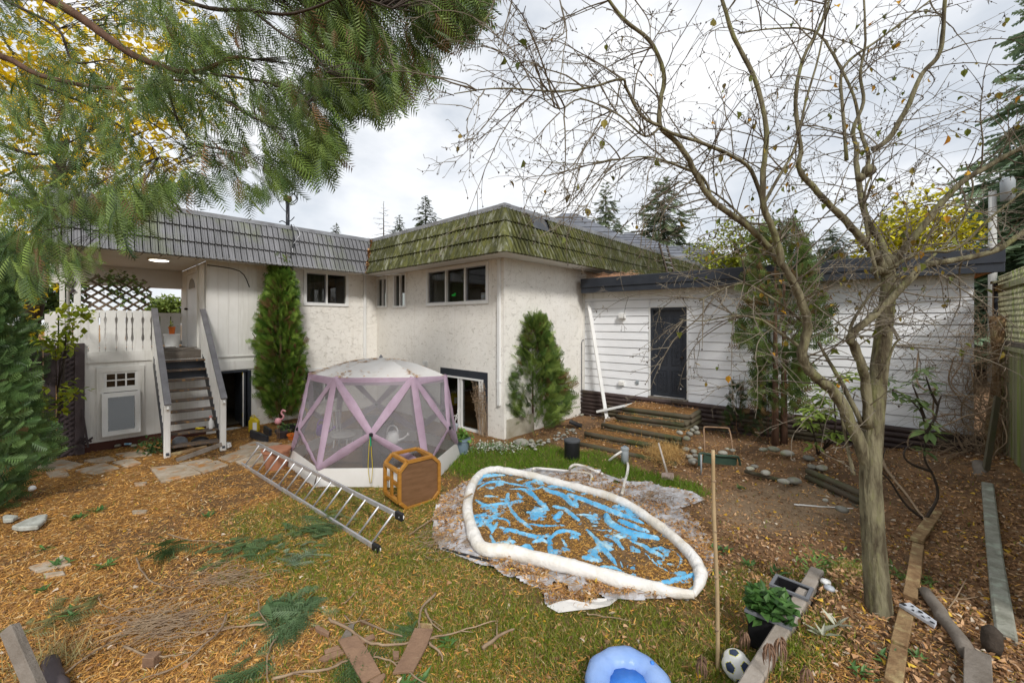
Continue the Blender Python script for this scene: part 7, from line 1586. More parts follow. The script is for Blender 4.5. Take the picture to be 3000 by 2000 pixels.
for i in range(420):                                   # dry twig piles
    if i < 210: c = G(*Q9(R.gauss(1250, 190), R.gauss(1130, 70)), .03)
    elif i < 300: c = G(*Q9(R.gauss(1750, 120), R.gauss(760, 50)), .04)
    elif i < 360: c = G(*QA(R.gauss(1250, 70), R.gauss(480, 50)), .05)
    else: c = G(*Q6(R.gauss(1620, 70), R.gauss(1265, 35)), .05)
    a = R.gauss(.35, .5) + (math.pi if R.random() < .5 else 0); L_ = R.uniform(.08, .32); c.z = R.uniform(.02, .09); mb.tube([c, c + Vector((math.cos(a) * L_ * .5, math.sin(a) * L_ * .5, R.uniform(-.01, .04))), c + Vector((math.cos(a + .2) * L_, math.sin(a + .2) * L_, R.uniform(-.02, .02)))], [.003, .0025, .0015], 3, cap=False)
tag(mb.build('dry_twigs', M['stick'], kind='stuff'), 'piles of dry twigs raked together on the needle carpet', 'twigs')
# green cedar sprigs and weeds
def sprig(q, x, y, n, spread, size, lab, ca=(.06, .12, .04), cb=(.13, .20, .07), up=.5, name='cedar_sprig', catg='cedar sprig', z=.03, asp=1.):
    c = G(*q(x, y), z); c.z = float(terrain(c.x, c.y)) + .02; off = np.stack([c.x + RS.normal(size=n) * spread * asp, c.y + RS.normal(size=n) * spread, c.z + .03 * RS.rand(n) + .1 * size], 1); a = RS.normal(size=n) * .8 + RS.uniform(0, 6.28)
    d = np.stack([np.cos(a), np.sin(a), RS.normal(size=n) * .25 * up], 1); V, Fc, c2 = inst(*SPR3, frames(d, roll=RS.normal(size=n) * .4), off, size * (.6 + .7 * RS.rand(n)), cols(n, ca, cb)); o = np_obj(name, V, Fc, M['leaf'], None, c2, loc=c); tag(o, lab, catg)
sprig(Q9, 1275, 560, 46, .05, .22, 'dark green cedar sprig standing out on the orange needles', up=3)
sprig(Q9, 1950, 540, 70, .13, .22, 'dark green cedar branch lying near the twig pile', asp=1.6)
sprig(Q9, 2230, 1020, 80, .10, .24, 'bright green feathery cedar branch left of the broken boards', cb=(.18, .27, .13))
sprig(Q9, 2220, 1120, 50, .07, .2, 'tail end of the feathery cedar branch left of the boards', cb=(.18, .27, .13))
sprig(Q9, 2250, 630, 44, .12, .18, 'pale cedar sprig below the ladder', ca=(.12, .18, .1), cb=(.22, .28, .18)); sprig(QA, 250, 400, 80, .14, .22, 'large green cedar branch lying against the lower ladder rail', cb=(.16, .22, .09))
sprig(QA, 1050, 1190, 30, .04, .16, 'small cedar sprig beside the top of the long pointed board'); sprig(QA, 640, 1430, 34, .05, .2, 'cedar sprig resting on the widest broken board'); sprig(Q9, 1920, 1530, 40, .09, .2, 'cedar sprig at the bottom edge left of the boards'); sprig(Q9, 360, 1110, 40, .12, .18, 'faded cedar sprig at the lower left of the yard', ca=(.14, .15, .05), cb=(.2, .2, .08))
def weed(q, x, y, n, size, spread, lab, ca=(.05, .13, .03), cb=(.12, .24, .06), name='weed', catg='weed', z=.03, up=.6):
    c = G(*q(x, y), z); c.z = float(terrain(c.x, c.y)) + .01; a = RS.rand(n) * 6.28; off = np.stack([c.x + RS.normal(size=n) * spread, c.y + RS.normal(size=n) * spread, c.z + .02 * RS.rand(n)], 1); d = np.stack([np.cos(a), np.sin(a), up * (.3 + RS.rand(n))], 1)
    L_ = size * (.6 + .7 * RS.rand(n)); V, Fc, c2 = inst(*leafq, frames(d), off, np.stack([L_ * .45, L_, L_], 1), cols(n, ca, cb)); o = np_obj(name, V, Fc, M['leaf'], None, c2, loc=c); return tag(o, lab, catg)
for i, (q, x, y, lab) in enumerate(((Q9, 340, 530, 'green weed above the flagstone at the left'), (Q9, 600, 290, 'green weed near the jagged pale slab'), (Q9, 470, 640, 'grassy weed growing over the lone flagstone'), (Q9, 790, 660, 'small weed right of the lone flagstone'), (Q9, 320, 850, 'weed with broad leaves at the left edge'), (Q9, 540, 1070, 'weed in the needles at the lower left'), (Q9, 1590, 280, 'weed left of the ladder end'), (Q9, 750, 240, 'tall thin weed above the jagged pale slab'), (Q8, 185, 760, 'green weed on the soil below the cart leg'), (QB, 1640, 200, 'dandelion clump behind the bamboo stake'), (QB, 1760, 210, 'leafy weed right of the bamboo stake'), (QB, 1720, 450, 'dandelion clump beside the pool tip'), (QB, 2000, 350, 'thin weed between the stake and the planter'), (QB, 2250, 420, 'weed clump above the planters'), (QC, 1200, 1150, 'clover-like weed beside the rotten timber'), (QC, 1400, 1090, 'small weed right of the rotten timber'), (QC, 960, 1250, 'weed at the bottom of the raised bed'), (QA, 1060, 1540, 'round-leaved weed at the lower end of the pointed board'), (QA, 1350, 1250, 'pale weed leaves right of the pointed board'))): weed(q, x, y, R.randint(9, 18), R.uniform(.06, .11), .025, lab, z=.26 if q is QC else .03)
for x, y, n, sp_, lab in ((2440, 1640, 230, .17, 'dense green ground weeds left of the foot of the plum tree'), (2640, 1650, 150, .14, 'green ground weeds right of the plum trunk')): weed(lambda a, b_: (a, b_), x, y, n, .07, sp_, lab, z=.27, name='ground_weeds', ca=(.08, .16, .03), cb=(.2, .30, .07))
weed(QC, 610, 900, 7, .13, .01, 'silvery-leaved seedling in the raised bed left of the trunk', ca=(.35, .38, .26), cb=(.45, .46, .36), z=.27, name='seedling', up=1.2); weed(QC, 745, 820, 7, .11, .01, 'second silvery-leaved seedling nearer to the plum trunk', ca=(.35, .38, .26), cb=(.45, .46, .36), z=.27, name='seedling', up=1.2)
c = G(*Q6(150, 830), .02); n = 900; off = np.stack([c.x + RS.normal(size=n) * .28, c.y + RS.normal(size=n) * .16, .02 + .08 * RS.rand(n)], 1); V, Fc, c2 = inst(*leafq, frames(unit(n) + [0, 0, .6]), off, .03 + .02 * RS.rand(n), np.where(RS.rand(n, 1) < .38, [[.72, .74, .66]], cols(n, (.09, .17, .06), (.2, .3, .12)))); tag(np_obj('alyssum_patch', V, Fc, M['leaf'], None, c2, loc=c, kind='stuff'), 'low patch of small white flowers at the foot of the stucco corner', 'flowers')
# dead brown flower stalks near the camera
def deadstalk(x, y, h, lab, z=.03):
    b0 = G(x, y, z); th = thing('dead_stalk', lab, 'dead plant', tuple(b0)); mb = MB(); tp = b0 + Vector((R.uniform(-.03, .03), 0, h)); mb.tube([b0, b0.lerp(tp, .5) + Vector((.01, 0, 0)), tp], .0028, 5); mb.build('stem', M['stick'], th)
    mb = MB()
    for k in range(10): a = k * .7; p = tp + Vector((math.cos(a) * .012, math.sin(a) * .012, R.uniform(-.03, .02))); mb.tube(smoothline([p, p + Vector((math.cos(a) * .02, math.sin(a) * .02, -.04)), p + Vector((math.cos(a) * .014, math.sin(a) * .014, -.10 - R.uniform(0, .03)))], 2), [.004, .006, .006, .004, .002], 4)
    mb.build('dried_leaves', M['board'], th, kind='stuff')
for x, y, h, lab, z in ((2050, 2010, .19, 'withered brown flower head left of the bamboo stake', .02), (2175, 1935, .2, 'withered brown stalk behind the football', .02), (2245, 2010, .26, 'withered brown stalk at the concrete edging', .25), (2290, 1985, .24, 'withered pair of brown stalks on the raised bed', .25), (2375, 2040, .16, 'short withered stalk at the bottom of the raised bed', .25), (2225, 2060, .12, 'short withered stalk beside the football', .2)): deadstalk(x, y, h, lab, z)

# ------------------------------------------------------------------ ring, ball, planters
c = G(1842, 2008, .1); rg = thing('swim_ring', 'pale blue half-inflated swim seat ring at the bottom edge of the yard', 'swim ring', (c.x, c.y, 0))
def torus(mb, c, R0, r0, nu=40, nv=14, wob=.012, sq=.85, zc=.09, cut=0):
    b = len(mb.v)
    for i in range(nu):
        a = 2 * math.pi * i / nu; w_ = 1 + .05 * math.sin(a * 5 + 1) + .04 * math.sin(a * 11)
        for j in range(nv):
            t = 2 * math.pi * j / nv; rr = R0 + r0 * w_ * math.cos(t); mb.v.append((c.x + rr * math.cos(a), c.y + rr * math.sin(a), zc + r0 * w_ * sq * math.sin(t) + .02 * math.sin(a)))
    for i in range(nu):
        for j in range(nv): mb.f.append((b + i * nv + j, b + ((i + 1) % nu) * nv + j, b + ((i + 1) % nu) * nv + (j + 1) % nv, b + i * nv + (j + 1) % nv))
mb = MB(); torus(mb, c, .20, .085); mb.build('tube', M['ring_blue'], rg, smooth=True)
mb = MB(); mb.lathe((c.x, c.y, .0), [(.125, .12), (.12, .06), (.10, .03), (.02, .025)], 28); mb.build('seat', M['ring_deep'], rg, smooth=True)
mb = MB(); p = c + Vector((.19, .10, .07)); mb.lathe((p.x, p.y, .165), [(.012, -.01), (.014, .01), (.006, .016)], 10); mb.build('valve', M['ring_deep'], rg, smooth=True)
c = G(2158, 1988, .0); rb = .096; bc = Vector((c.x, c.y, rb)); ball = thing('football', 'white football with navy patches outlined in yellow beside the concrete edging', 'ball', (c.x, c.y, 0))
mb = MB(); mb.lathe((bc.x, bc.y, 0), [(rb * math.sin(math.pi * i / 16) + .0005, rb - rb * math.cos(math.pi * i / 16)) for i in range(17)], 28); mb.build('shell', M['ball'], ball, smooth=True)
gr_ = (1 + 5 ** .5) / 2; ico = [Vector(v).normalized() for v in [(0, 1, gr_), (0, -1, gr_), (0, 1, -gr_), (0, -1, -gr_), (1, gr_, 0), (-1, gr_, 0), (1, -gr_, 0), (-1, -gr_, 0), (gr_, 0, 1), (-gr_, 0, 1), (gr_, 0, -1), (-gr_, 0, -1)]]
rotm = Matrix.Rotation(.5, 3, 'X') @ Matrix.Rotation(.4, 3, 'Z')
for v in ico:
    v = rotm @ v; u = v.orthogonal().normalized(); w_ = v.cross(u)
    for rad_, m_, k_ in ((.42, 'ball_yellow', 1.006), (.36, 'ball_navy', 1.012)):
        pts = []; 
        for ring_ in (0, .5, 1):
            for i in range(10): a = 6.283 * i / 10; q = (v + (u * math.cos(a) + w_ * math.sin(a)) * rad_ * ring_ * (1 if i % 2 == 0 else .84)).normalized() * rb * k_; pts.append(bc + q)
        mb = MB(); mb.add(pts, [(10 + i, 10 + (i + 1) % 10, 20 + (i + 1) % 10, 20 + i) for i in range(10)] + [(i, (i + 1) % 10, 10 + (i + 1) % 10, 10 + i) for i in range(10)]); mb.build('patch', M[m_], ball, smooth=True)
def planter(label, a, b_, w_, h_, plant):
    d = (b_ - a); d.z = 0; L_ = d.length; d = d.normalized(); s_ = Vector((-d.y, d.x, 0)); th = thing('planter_box', label, 'planter', (a.x, a.y, 0)); zt_ = a.z
    f_ = lambda u, v, z: Vector((a.x, a.y, 0)) + d * u + s_ * v + Vector((0, 0, z)); mb = MB(); t = .012; z0_ = zt_ - h_
    for u0, u1, v0, v1 in ((0, L_, 0, t), (0, L_, w_ - t, w_), (0, t, t, w_ - t), (L_ - t, L_, t, w_ - t)): mb.hexa([f_(u0 + .02 * (u0 == 0), v0 + .0, z0_), f_(u1, v0, z0_), f_(u1, v1, z0_), f_(u0, v1, z0_), f_(u0, v0, zt_), f_(u1, v0, zt_), f_(u1, v1, zt_), f_(u0, v1, zt_)])
    mb.box(0, L_, 0, w_, z0_, z0_ + .01, fr=f_); mb.build('trough', M['black'], th)
    mb = MB(); e = .018
    for u0, u1, v0, v1 in ((-e, L_ + e, -e, .006), (-e, L_ + e, w_ - .006, w_ + e), (-e, .006, .006, w_ - .006), (L_ - .006, L_ + e, .006, w_ - .006)): mb.box(u0, u1, v0, v1, zt_ - .012, zt_ + .008, fr=f_)
    mb.build('rim', mat('planter_rim', (.16, .165, .18), None, rough=.35), th)
    mb = MB(); mb.box(t, L_ - t, t, w_ - t, zt_ - .09, zt_ - .06 if plant else zt_ - .085, fr=f_); mb.build('soil', M['bark_dark'], th)
    if plant:
        n = 240; off = np.array([tuple(f_(R.uniform(.0, L_), R.uniform(0, w_), zt_ + R.uniform(-.04, .13))) for _ in range(n)]); V, Fc, c2 = inst(*leafq, frames(unit(n) * [1, 1, .5] + [0, 0, .15]), off, .06 + .05 * RS.rand(n), cols(n, (.035, .10, .02), (.10, .21, .05))); np_obj('leaves', V, Fc, M['leaf'], th, c2, kind='stuff')
a = G(2190, 1786, .30); b_ = G(2312, 1836, .30); planter('black plastic planter box full of green leaves against the concrete edging', a, b_, .17, .27, True)
a = G(2262, 1712, .30); b_ = G(2362, 1752, .30); planter('empty black planter box behind the leafy one at the concrete edging', a, b_, .17, .2, False)
# ------------------------------------------------------------------ left foreground post and pipe
a = at(-30, 1905, 2.45); b_ = at(10, 1835, 2.62); mb = MB(); mb.beam(G(125, 2060, .1), at(28, 1838, 2.75), .075, .06, (0, -1, .4)); tag(mb.build('tilted_post', M['old_wood'], bevel=.004), 'weathered grey tilted wooden post at the lower left corner', 'post')
logthing('grey_pipe', 'fat grey pipe end poking out of the dry grass at the lower left', G(*Q9(380, 1400), .06), G(*Q9(450, 1640), .06), .052, 'brown_lattice', 'pipe', 14)
n = 260; c = G(*Q9(320, 1420), .03); off = np.stack([c.x + RS.normal(size=n) * .12, c.y + RS.normal(size=n) * .1, .02 + 0 * RS.rand(n)], 1); V, Fc, c2 = inst(*gbl, frames(unit(n) + [.3, 0, .5]), off, np.stack([.006 + 0 * RS.rand(n), .12 + .15 * RS.rand(n), .1 + .1 * RS.rand(n)], 1), cols(n, (.3, .25, .1), (.42, .36, .16))); tag(np_obj('dry_grass_tuft', V, Fc, M['leaf'], None, c2, loc=c), 'tuft of long dry grass over the grey pipe end', 'grass tuft')
# ------------------------------------------------------------------ pots and things by the left wing
def pot(name, label, c, r0, r1, h, m, catg='pot', plant=None, rim=True):
    th = thing(name, label, catg, tuple(c)); mb = MB(); mb.lathe(c, [(r0, 0), (r1, h), (r1 * .9, h), (r1 * .86, h - .04)], 20); mb.build('body', M[m], th, smooth=False)
    if rim: mb = MB(); mb.lathe(c + Vector((0, 0, h - .03)), [(r1 * 1.0, 0), (r1 * 1.07, .0), (r1 * 1.07, .035), (r1 * .9, .035)], 20); mb.build('rim', M[m], th)
    if plant:
        n, ca, cb, s_ = plant; off = np.array([(c.x + R.gauss(0, r1 * .5), c.y + R.gauss(0, r1 * .5), c.z + h + R.uniform(-.02, .12)) for _ in range(n)]); V, Fc, c2 = inst(*leafq, frames(unit(n) + [0, 0, .3]), off, s_ * (.6 + .7 * RS.rand(n)), cols(n, ca, cb)); np_obj('plant', V, Fc, M['leaf'], th, c2, kind='stuff')
    return th
c = G(*Q4(345, 1318), .0); pot('planter_tub', 'large terracotta coloured tub standing behind the ladder', c, .16, .215, .33, 'terracotta', 'tub')
c = G(*Q4(485, 1010), .0); pot('flower_pot', 'black low flower pot beside the tent near the wall', c, .14, .2, .2, 'black'); c = G(*Q4(410, 1045), .0); pot('flower_pot', 'dark bowl pot with a small green plant next to the flamingo', c, .11, .16, .18, 'brown_lattice', plant=(60, (.08, .16, .04), (.16, .26, .08), .07)); c = G(*Q4(490, 1060), .0); pot('orange_pot', 'small bright orange pot left of the tent', c, .07, .10, .13, 'orange', plant=(14, (.1, .2, .05), (.2, .3, .08), .06))
c = G(*Q4(2050, 1180), .0); pot('blue_pot', 'blue-grey bucket pot with a green leafy plant between tent and sliding door', c, .11, .155, .28, 'bluegrey', plant=(110, (.09, .20, .03), (.2, .34, .06), .09))
c = G(*Q4(360, 1075), .0); fm = thing('garden_flamingo', 'pink plastic garden flamingo standing beside the dark bowl pot', 'ornament', tuple(c))
mb = MB(); mb.lathe(c + Vector((0, 0, .36)), [(.005, -.0), (.06, .03), (.07, .07), (.05, .12), (.005, .14)], 12); mb.build('body', M['pink'], fm, smooth=True); mb = MB(); mb.tube(smoothline([c + Vector((.05, 0, .45)), c + Vector((.12, 0, .52)), c + Vector((.07, 0, .6)), c + Vector((.1, 0, .66)), c + Vector((.16, 0, .63))], 4), .018, 8); mb.build('neck', M['pink'], fm, smooth=True)
for dx in (-.02, .02): mb = MB(); mb.tube([c + Vector((dx, 0, 0)), c + Vector((dx, 0, .37))], .006, 6); mb.build('leg', M['steel'], fm)
def jug(label, c, s=1.0):
    th = thing('yellow_jug', label, 'jug', tuple(c)); mb = MB(); mb.prism([(-.10 * s, 0), (.10 * s, 0), (.11 * s, .05), (.11 * s, .24 * s), (.05 * s, .31 * s), (-.04 * s, .33 * s), (-.10 * s, .25 * s)], lambda u, v, t: c + Vector((u, t, v)), -.05, .05); mb.build('body', M['yellow'], th, bevel=.012)
    mb = MB(); mb.tube(smoothline([c + Vector((.06 * s, 0, .28 * s)), c + Vector((.02 * s, -.02, .37 * s)), c + Vector((-.06 * s, 0, .35 * s))], 4), .012, 6); mb.build('handle', M['yellow'], th, smooth=True); mb = MB(); mb.box(c.x + .005, c.x + .095 * s, c.y - .0535, c.y - .0515, c.z + .05, c.z + .22 * s); mb.build('label_sticker', M['white_clean'], th)
    mb = MB(); mb.lathe(c + Vector((-.07 * s, 0, .30 * s)), [(.02, 0), (.022, .03), (.015, .035)], 10); mb.build('cap', M['yellow'], th)
jug('yellow plastic jug standing right of the dark basement doorway', G(*Q4(138, 985), .03), 1.0); jug('yellow jug half hidden behind the left side of the tent', G(*Q4(590, 870), .03) * 1.0, 1.0)
jug('yellow jug hanging just inside the sliding glass door', WB(WB.sz(*Q4(1980, 690), -.2)[0], -.2, WB.sz(*Q4(1980, 740), -.2)[1]), .9)
lo = thing('planting_edge', 'low dark timber edge of the planting bed under the narrow thuja', 'edging', tuple(G(*Q4(180, 1040)))); 
for a, b_ in (((110, 1000), (262, 1060)), ((235, 960), (290, 1000))): mb = MB(); mb.beam(G(*Q4(*a), .1), G(*Q4(*b_), .06), .05, .16); mb.build('timber', M['charcoal'], lo)
ps = thing('plant_stand', 'white scrolled wire plant stand between the tent and the sliding door', 'plant stand', tuple(WB(WB.sz(*Q4(1985, 1050), .3)[0], .3, 0)))
ys_ = 9.0
def f4(x, y, Y=8.3): return at(*Q4(x, y), Y)
for pts in ([(1990, 1010), (1985, 900), (2000, 830), (2030, 800), (2035, 780), (2015, 775), (2010, 800), (2030, 830)], [(1985, 900), (1970, 860), (1985, 835), (2005, 850), (1995, 875)], [(1970, 1040), (1995, 960), (2010, 1040)]): mb = MB(); mb.tube(smoothline([f4(*p) for p in pts], 4), .007, 6); mb.build('wire', M['white'], ps, smooth=True)
c = f4(1988, 975); pot('hanging_pot', 'small pale pot held by the scrolled wire plant stand', c, .04, .065, .13, 'bag')
mb = MB()
for i in range(60):
    s_ = WB.sz(*Q4(R.uniform(2190, 2280), 900), .12)[0]; z1_ = R.uniform(.6, 1.25); P_ = [WB(s_ + .03, .12, 0), WB(s_ + R.uniform(-.08, .05), .14, z1_ * .5), WB(s_ + R.uniform(-.16, .1), .12 + R.uniform(0, .12), z1_)]; mb.tube(smoothline(P_, 3), .0022, 3, cap=False)
    for k in range(4): p = P_[1].lerp(P_[2], R.random()); mb.tube([p, p + Vector((R.gauss(0, .04), R.gauss(0, .04), R.uniform(-.02, .04)))], [.003, .006], 4)
tag(mb.build('dried_weed', M['stick'], kind='stuff'), 'tall dried brown weed against the right edge of the sliding door', 'dead plant')
# downpipe pieces by the garage corner
pa = WG(WG.sz(*Q5(1012, 1048), .12)[0], .10, WG.sz(*Q5(1012, 1048), .12)[1]); s_p = WG.s_of(Q6(1182, 505)[0], .42); pb = WG(s_p, .42, .16); dn = thing('leaning_downpipe', 'long white downpipe leaning against the left end of the garage siding', 'pipe', tuple(pb)); mb = MB(); mb.beam(pa, pb, .085, .06, (0, -1, .1)); mb.build('pipe', M['white_clean'], dn, bevel=.006)
mb = MB(); mb.beam(pb + Vector((-.01, -.03, .0)), pb + Vector((-.12, -.25, -.12)), .05, .02); mb.build('strap', M['white_clean'], dn); mb = MB(); mb.beam(pb + Vector((.05, -.02, .0)), pb + Vector((.13, -.12, -.06)), .05, .02); mb.build('strap', M['white_clean'], dn)
a = at(*Q6(1090, 488), pb.y + .02); b_ = at(*Q6(1455, 410), pb.y - .35); plank('lying_downpipe', 'white downpipe piece lying across the foot of the leaning one', a, b_, .07, .05, 'white_clean', 'pipe')
a = G(*Q6(830, 600), .15); mb = MB(); mb.beam(G(*Q6(840, 575), .2), G(*Q6(955, 620), .1), .22, .05); tag(mb.build('dark_splash_block', M['black'], bevel=.006), 'black plastic splash block at the foot of the stucco wall near the garage', 'splash block')
flatboard('small broken pale board by the foot of the leaning downpipe', Q6, [(1160, 560), (1250, 540), (1275, 560), (1200, 580)], m='stick', z=.15, name='broken_board')
# roof mast and service wires
ms = thing('service_mast', 'black electrical service mast with cable loops rising over the grey roof', 'mast', tuple(WL(WL.s_of(843, .1), .1, 4.8)))
mp_ = WL(WL.s_of(843, .1), .1, 0); zt_ = at(843, 578, mp_.y).z; mb = MB(); mb.tube([(mp_.x, mp_.y, 4.6), (mp_.x, mp_.y, zt_ - .12)], .045, 10); mb.build('pole', M['charcoal'], ms, smooth=True); mb = MB(); mb.lathe((mp_.x, mp_.y, zt_ - .12), [(.05, 0), (.10, .04), (.09, .14), (.02, .17)], 12); mb.build('weatherhead', M['bark_brown'], ms, smooth=True)
def m3(x, y, d=0): return at(*Q3(x, y), mp_.y + d)
for k, pts in enumerate(([(470, 85), (500, 60), (535, 90), (530, 130), (490, 155), (460, 150)], [(465, 70), (490, 50), (520, 70), (525, 110), (480, 140)], [(455, 310), (480, 300), (510, 268)], [(370, 315), (400, 305), (440, 330)], [(455, 160), (440, 200), (460, 260)])): mb = MB(); mb.tube(smoothline([m3(*p, -.1) for p in pts], 5), .012, 6); mb.build('cable_loop', M['black'], ms, smooth=True)
mb = MB(); mb.tube(smoothline([m3(480, 340, -.15), m3(500, 440, -.28), m3(485, 600, -.38), m3(430, 735, -.50)], 5), .018, 6); mb.build('cable', M['black'], ms, smooth=True)
mb = MB(); mb.tube(smoothline([m3(500, 340, -.15), m3(560, 420, -.25), m3(500, 520, -.33), m3(495, 600, -.4)], 5), .007, 5); mb.build('cable', M['alu'], ms, smooth=True)
wr = thing('service_wires', 'two black service wires running from the mast up over the yard through the cedar', 'wires', tuple(m3(450, 120)))
for dx in (0, 14):
    P_ = [m3(445, 120)] + [at(x + dx * (1 - i / 6), y, Y_) for i, (x, y, Y_) in enumerate(((815, 520, 9.5), (765, 400, 8.0), (735, 260, 6.6), (705, 110, 5.6), (683, -10, 5.0), (660, -160, 4.4)))]; mb = MB(); mb.tube(smoothline(P_, 4), .009, 6); mb.build('wire', M['black'], wr, smooth=True)
P_ = [m3(440, 230), m3(380, 160, -.5), m3(350, 60, -1.2), at(775, 450, 8)]; mb = MB(); mb.tube(smoothline(P_, 4), .007, 5); mb.build('wire', M['black'], wr, smooth=True)
mb = MB(); s_ = WL.s_of(604); mb.tube(smoothline([WL.__call__(WL.s_of(Q1(1900, 0)[0], .03), .04, 3.80), WL(WL.s_of(Q1(2200, 0)[0]), .03, 3.72), WL(WL.s_of(730), .03, 3.35)], 4), .010, 6); mb.build('eave_cable', M['black'], house, smooth=True)
# ladder resting on the far mansard
rl2 = thing('roof_ladder', 'dark ladder leaning on the mossy mansard above the garage roof', 'ladder', tuple(WC(7, .8, 3.7))); yl_ = 13.6
sA_ = WC.sz(*Q5(1640, 512), .36); sB_ = WC.sz(*Q5(1742, 795), .85); sC_ = WC.sz(*Q5(1712, 536), .36); sD_ = WC.sz(*Q5(1802, 795), .85)
A, B, C_, D_ = WC(sA_[0], .45, sA_[1]), WC(sB_[0], .86, sB_[1]), WC(sC_[0], .45, sC_[1]), WC(sD_[0], .86, sD_[1])
for p, q in ((A, B), (C_, D_)): mb = MB(); mb.beam(p, q, .05, .05); mb.build('rail', M['bark_dark'], rl2)
for i in range(6): t = (i + .7) / 6; mb = MB(); mb.tube([A.lerp(B, t), C_.lerp(D_, t)], .018, 6); mb.build('rung', M['alu'], rl2)
mb = MB()
for i in range(260): s_ = WG.s_of(Q5(R.uniform(1010, 1420), 0)[0], .1); p = WG(s_, R.uniform(-.5, .38), 3.64 + abs(R.gauss(0, .05))); a = R.uniform(0, 6.28); mb.tube([p, p + Vector((math.cos(a) * .12, math.sin(a) * .12, R.uniform(0, .06))), p + Vector((math.cos(a) * .26, math.sin(a) * .26, R.uniform(-.03, .03)))], [.004, .003, .002], 3, cap=False)
tag(mb.build('roof_debris', mat('rust_debris', (.40, .20, .11), (.5, .3, .18), 9, .9), kind='stuff'), 'rust coloured dry needles heaped on the left end of the garage roof', 'debris')
mb = MB(); 
n = 420; tt = RS.rand(n); zz = ZB + (ZT - ZB) * tt; nn_ = NB_ + (NT_ - NB_) * tt; off = np.array([tuple(WL(nn_[i] + .03 + R.gauss(0, .025), nn_[i] + .03 + R.uniform(0, .03), zz[i])) for i in range(n)]); V, Fc, c2 = inst(*bent, frames(unit(n)), off, np.stack([.03 + .03 * RS.rand(n), .05 + .03 * RS.rand(n), .04 * np.ones(n)], 1), cols(n, (.32, .16, .06), (.46, .28, .13))); np_obj('valley_leaves', V, Fc, M['litter'], roof_o, c2, kind='stuff')
# porch and stair clutter
def pp(px, py): return at(px, py, WL(WL.s_of(px), -1.2, 0).y)
c = pp(*Q1(1580, 1440)); c.z = DZ; bk = pot('white_bucket', 'white plastic bucket on the porch floor beside the door', c, .13, .15, .33, 'white_clean', 'bucket'); c2_ = c + Vector((0.0, 0, .33)); pot('orange_planter', 'small orange pot standing on the white porch bucket', c2_, .05, .065, .17, 'orange', plant=(16, (.2, .32, .03), (.4, .5, .08), .07))
for k, (a, b_) in enumerate((((1510, 1425), (1700, 1480)), ((1560, 1440), (1820, 1475)), ((1500, 1455), (1620, 1465)))):
    A = WL(WL.s_of(Q1(*a)[0]), -.5 - .1 * k, DZ + .0 + .02 * k); B = WL(WL.s_of(Q1(*b_)[0]), -.1 - .1 * k, DZ + .02 + .02 * k); plank('loose_board', ('loose grey board lying on the porch floor, nearest to the stairs', 'middle one of the loose boards on the porch floor', 'short loose board on the porch floor beside the left newel')[k], A, B, .09, .02, 'old_wood', 'board')
c = stp(8, 1) + (tl - tr).normalized() * .12 + runr * -.1; sb = thing('spray_bottle', 'white spray bottle standing on a lower tread of the staircase', 'bottle', tuple(c)); mb = MB(); mb.lathe(c, [(.035, 0), (.04, .02), (.04, .14), (.015, .2), (.015, .22)], 12); mb.build('bottle', M['white_clean'], sb, smooth=True); mb = MB(); mb.box(c.x - .03, c.x + .015, c.y - .012, c.y + .012, c.z + .22, c.z + .26); mb.build('trigger', mat('pale_red', (.6, .25, .2), None), sb)
c = stp(8, 1).lerp(stp(8, 0), .38); mb = MB(); 
for k in range(4): mb.tube(smoothline([c + Vector((-.05 + k * .02, 0, .02)), c + Vector((-.02 + k * .03, -.02, .045)), c + Vector((.05 + k * .02, -.04 + k * .015, .03))], 3), [.014, .016, .018, .017, .016, .013, .01], 6)
tag(mb.build('work_glove', M['yellow'], smooth=True), 'yellow rubber glove lying on a lower tread of the staircase', 'glove')
for (x, y, lab, m_) in ((1650, 1095, 'crumpled translucent grey plastic bag under the lowest stair treads', 'bag'), (1840, 1085, 'shiny black garbage bag under the lowest stair treads', 'black')):
    p = at(*Q2(x, y), 8.15); stone('plastic_bag', lab, Vector((p.x, p.y, .13)), .16, .12, .11, m=m_, catg='bag')
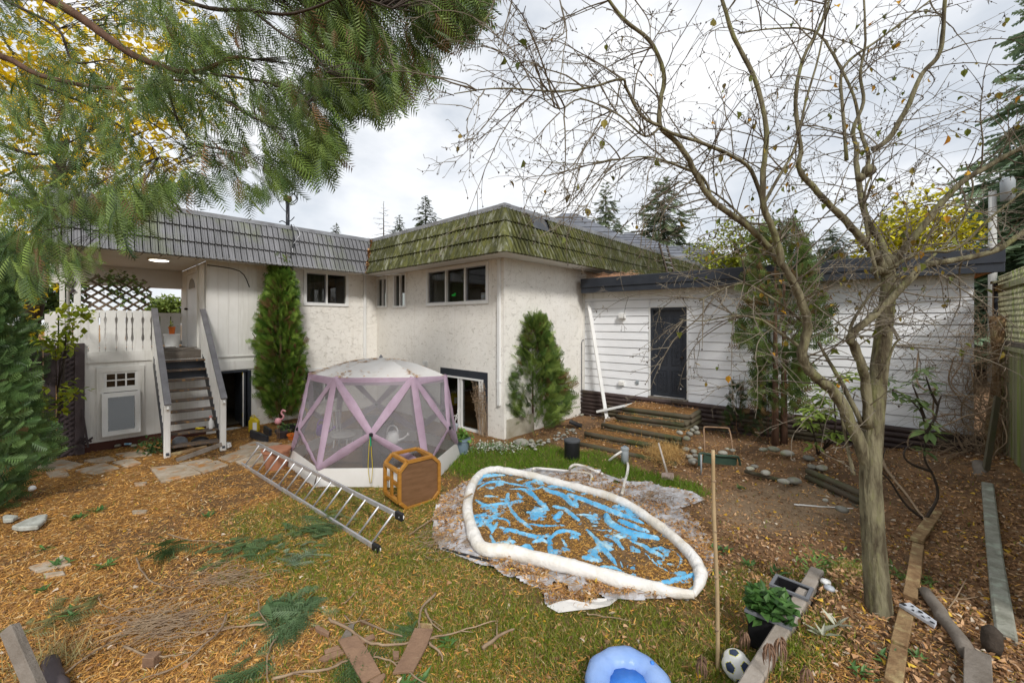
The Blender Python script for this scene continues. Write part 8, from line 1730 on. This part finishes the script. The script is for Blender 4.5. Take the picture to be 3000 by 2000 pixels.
p = G(*Q2(1175, 1105), .05); mb = MB(); mb.box(p.x - .07, p.x + .07, p.y - .02, p.y + .02, p.z, p.z + .035); tag(mb.build('drink_packet', M['cyan'], bevel=.01), 'small blue and white packet lying at the foot of the basement wall', 'litter')
p = G(*Q2(2085, 1130), .02); mb = MB(); mb.prism([(-.07, 0), (.07, 0), (.05, .09), (-.04, .1)], lambda u, v, t: p + Vector((u, t, v)), -.05, .05); tag(mb.build('white_caddy', M['white_clean'], bevel=.01), 'small white plastic container beside the right newel post', 'container')
n = 160; c = G(*Q2(1420, 1180), .02); off = np.stack([c.x + RS.normal(size=n) * .13, c.y + RS.normal(size=n) * .1, .02 + .3 * RS.rand(n)], 1); V, Fc, c2 = inst(*leafq, frames(unit(n)), off, .05 + .04 * RS.rand(n), cols(n, (.03, .07, .015), (.08, .14, .04))); tag(np_obj('small_bush', V, Fc, M['leaf'], None, c2, loc=c), 'small dark leafy bush at the left foot of the staircase', 'bush')
# heap of dry straw on the lower step and a mushroom in the bed
n = 2600; a = RS.rand(n); off = np.array([tuple(G(*Q6(1720 + R.gauss(0, 80), 880 + R.gauss(0, 45)), .12)) for _ in range(n)]); off[:, 2] = .08 + .16 * RS.rand(n); V, Fc, c2 = inst(*gbl, frames(unit(n) * [1, 1, .5]), off, np.stack([.006 + 0 * a, .10 + .12 * a, .06 + 0 * a], 1), cols(n, (.44, .24, .07), (.58, .40, .16))); tag(np_obj('straw_heap', V, Fc, M['litter'], None, c2, kind='stuff'), 'heap of dry orange straw on the lowest log step behind the shovel', 'straw')
for x, y, lab in ((645, 490, 'white mushroom on the raised bed left of the plum trunk'), (675, 545, 'smaller pale mushroom just below the white mushroom')): p = G(*QC(x, y), .25); mb = MB(); mb.lathe(p, [(.012, -.02), (.01, .03), (.04, .03), (.036, .05), (.005, .062)], 12); tag(mb.build('mushroom', M['bag'] if 'smaller' in lab else M['white_clean'], smooth=True), lab, 'mushroom')
p = at(*Q8(918, 550), 5.6); mb = MB(); mb.lathe((p.x, p.y, float(terrain(p.x, p.y)) + .0), [(.02, 0), (.05, .02), (.045, .05), (.01, .055)], 9); tag(mb.build('crumpled_paper', M['bag']), 'small crumpled white paper on the soil left of the plum trunk', 'litter')
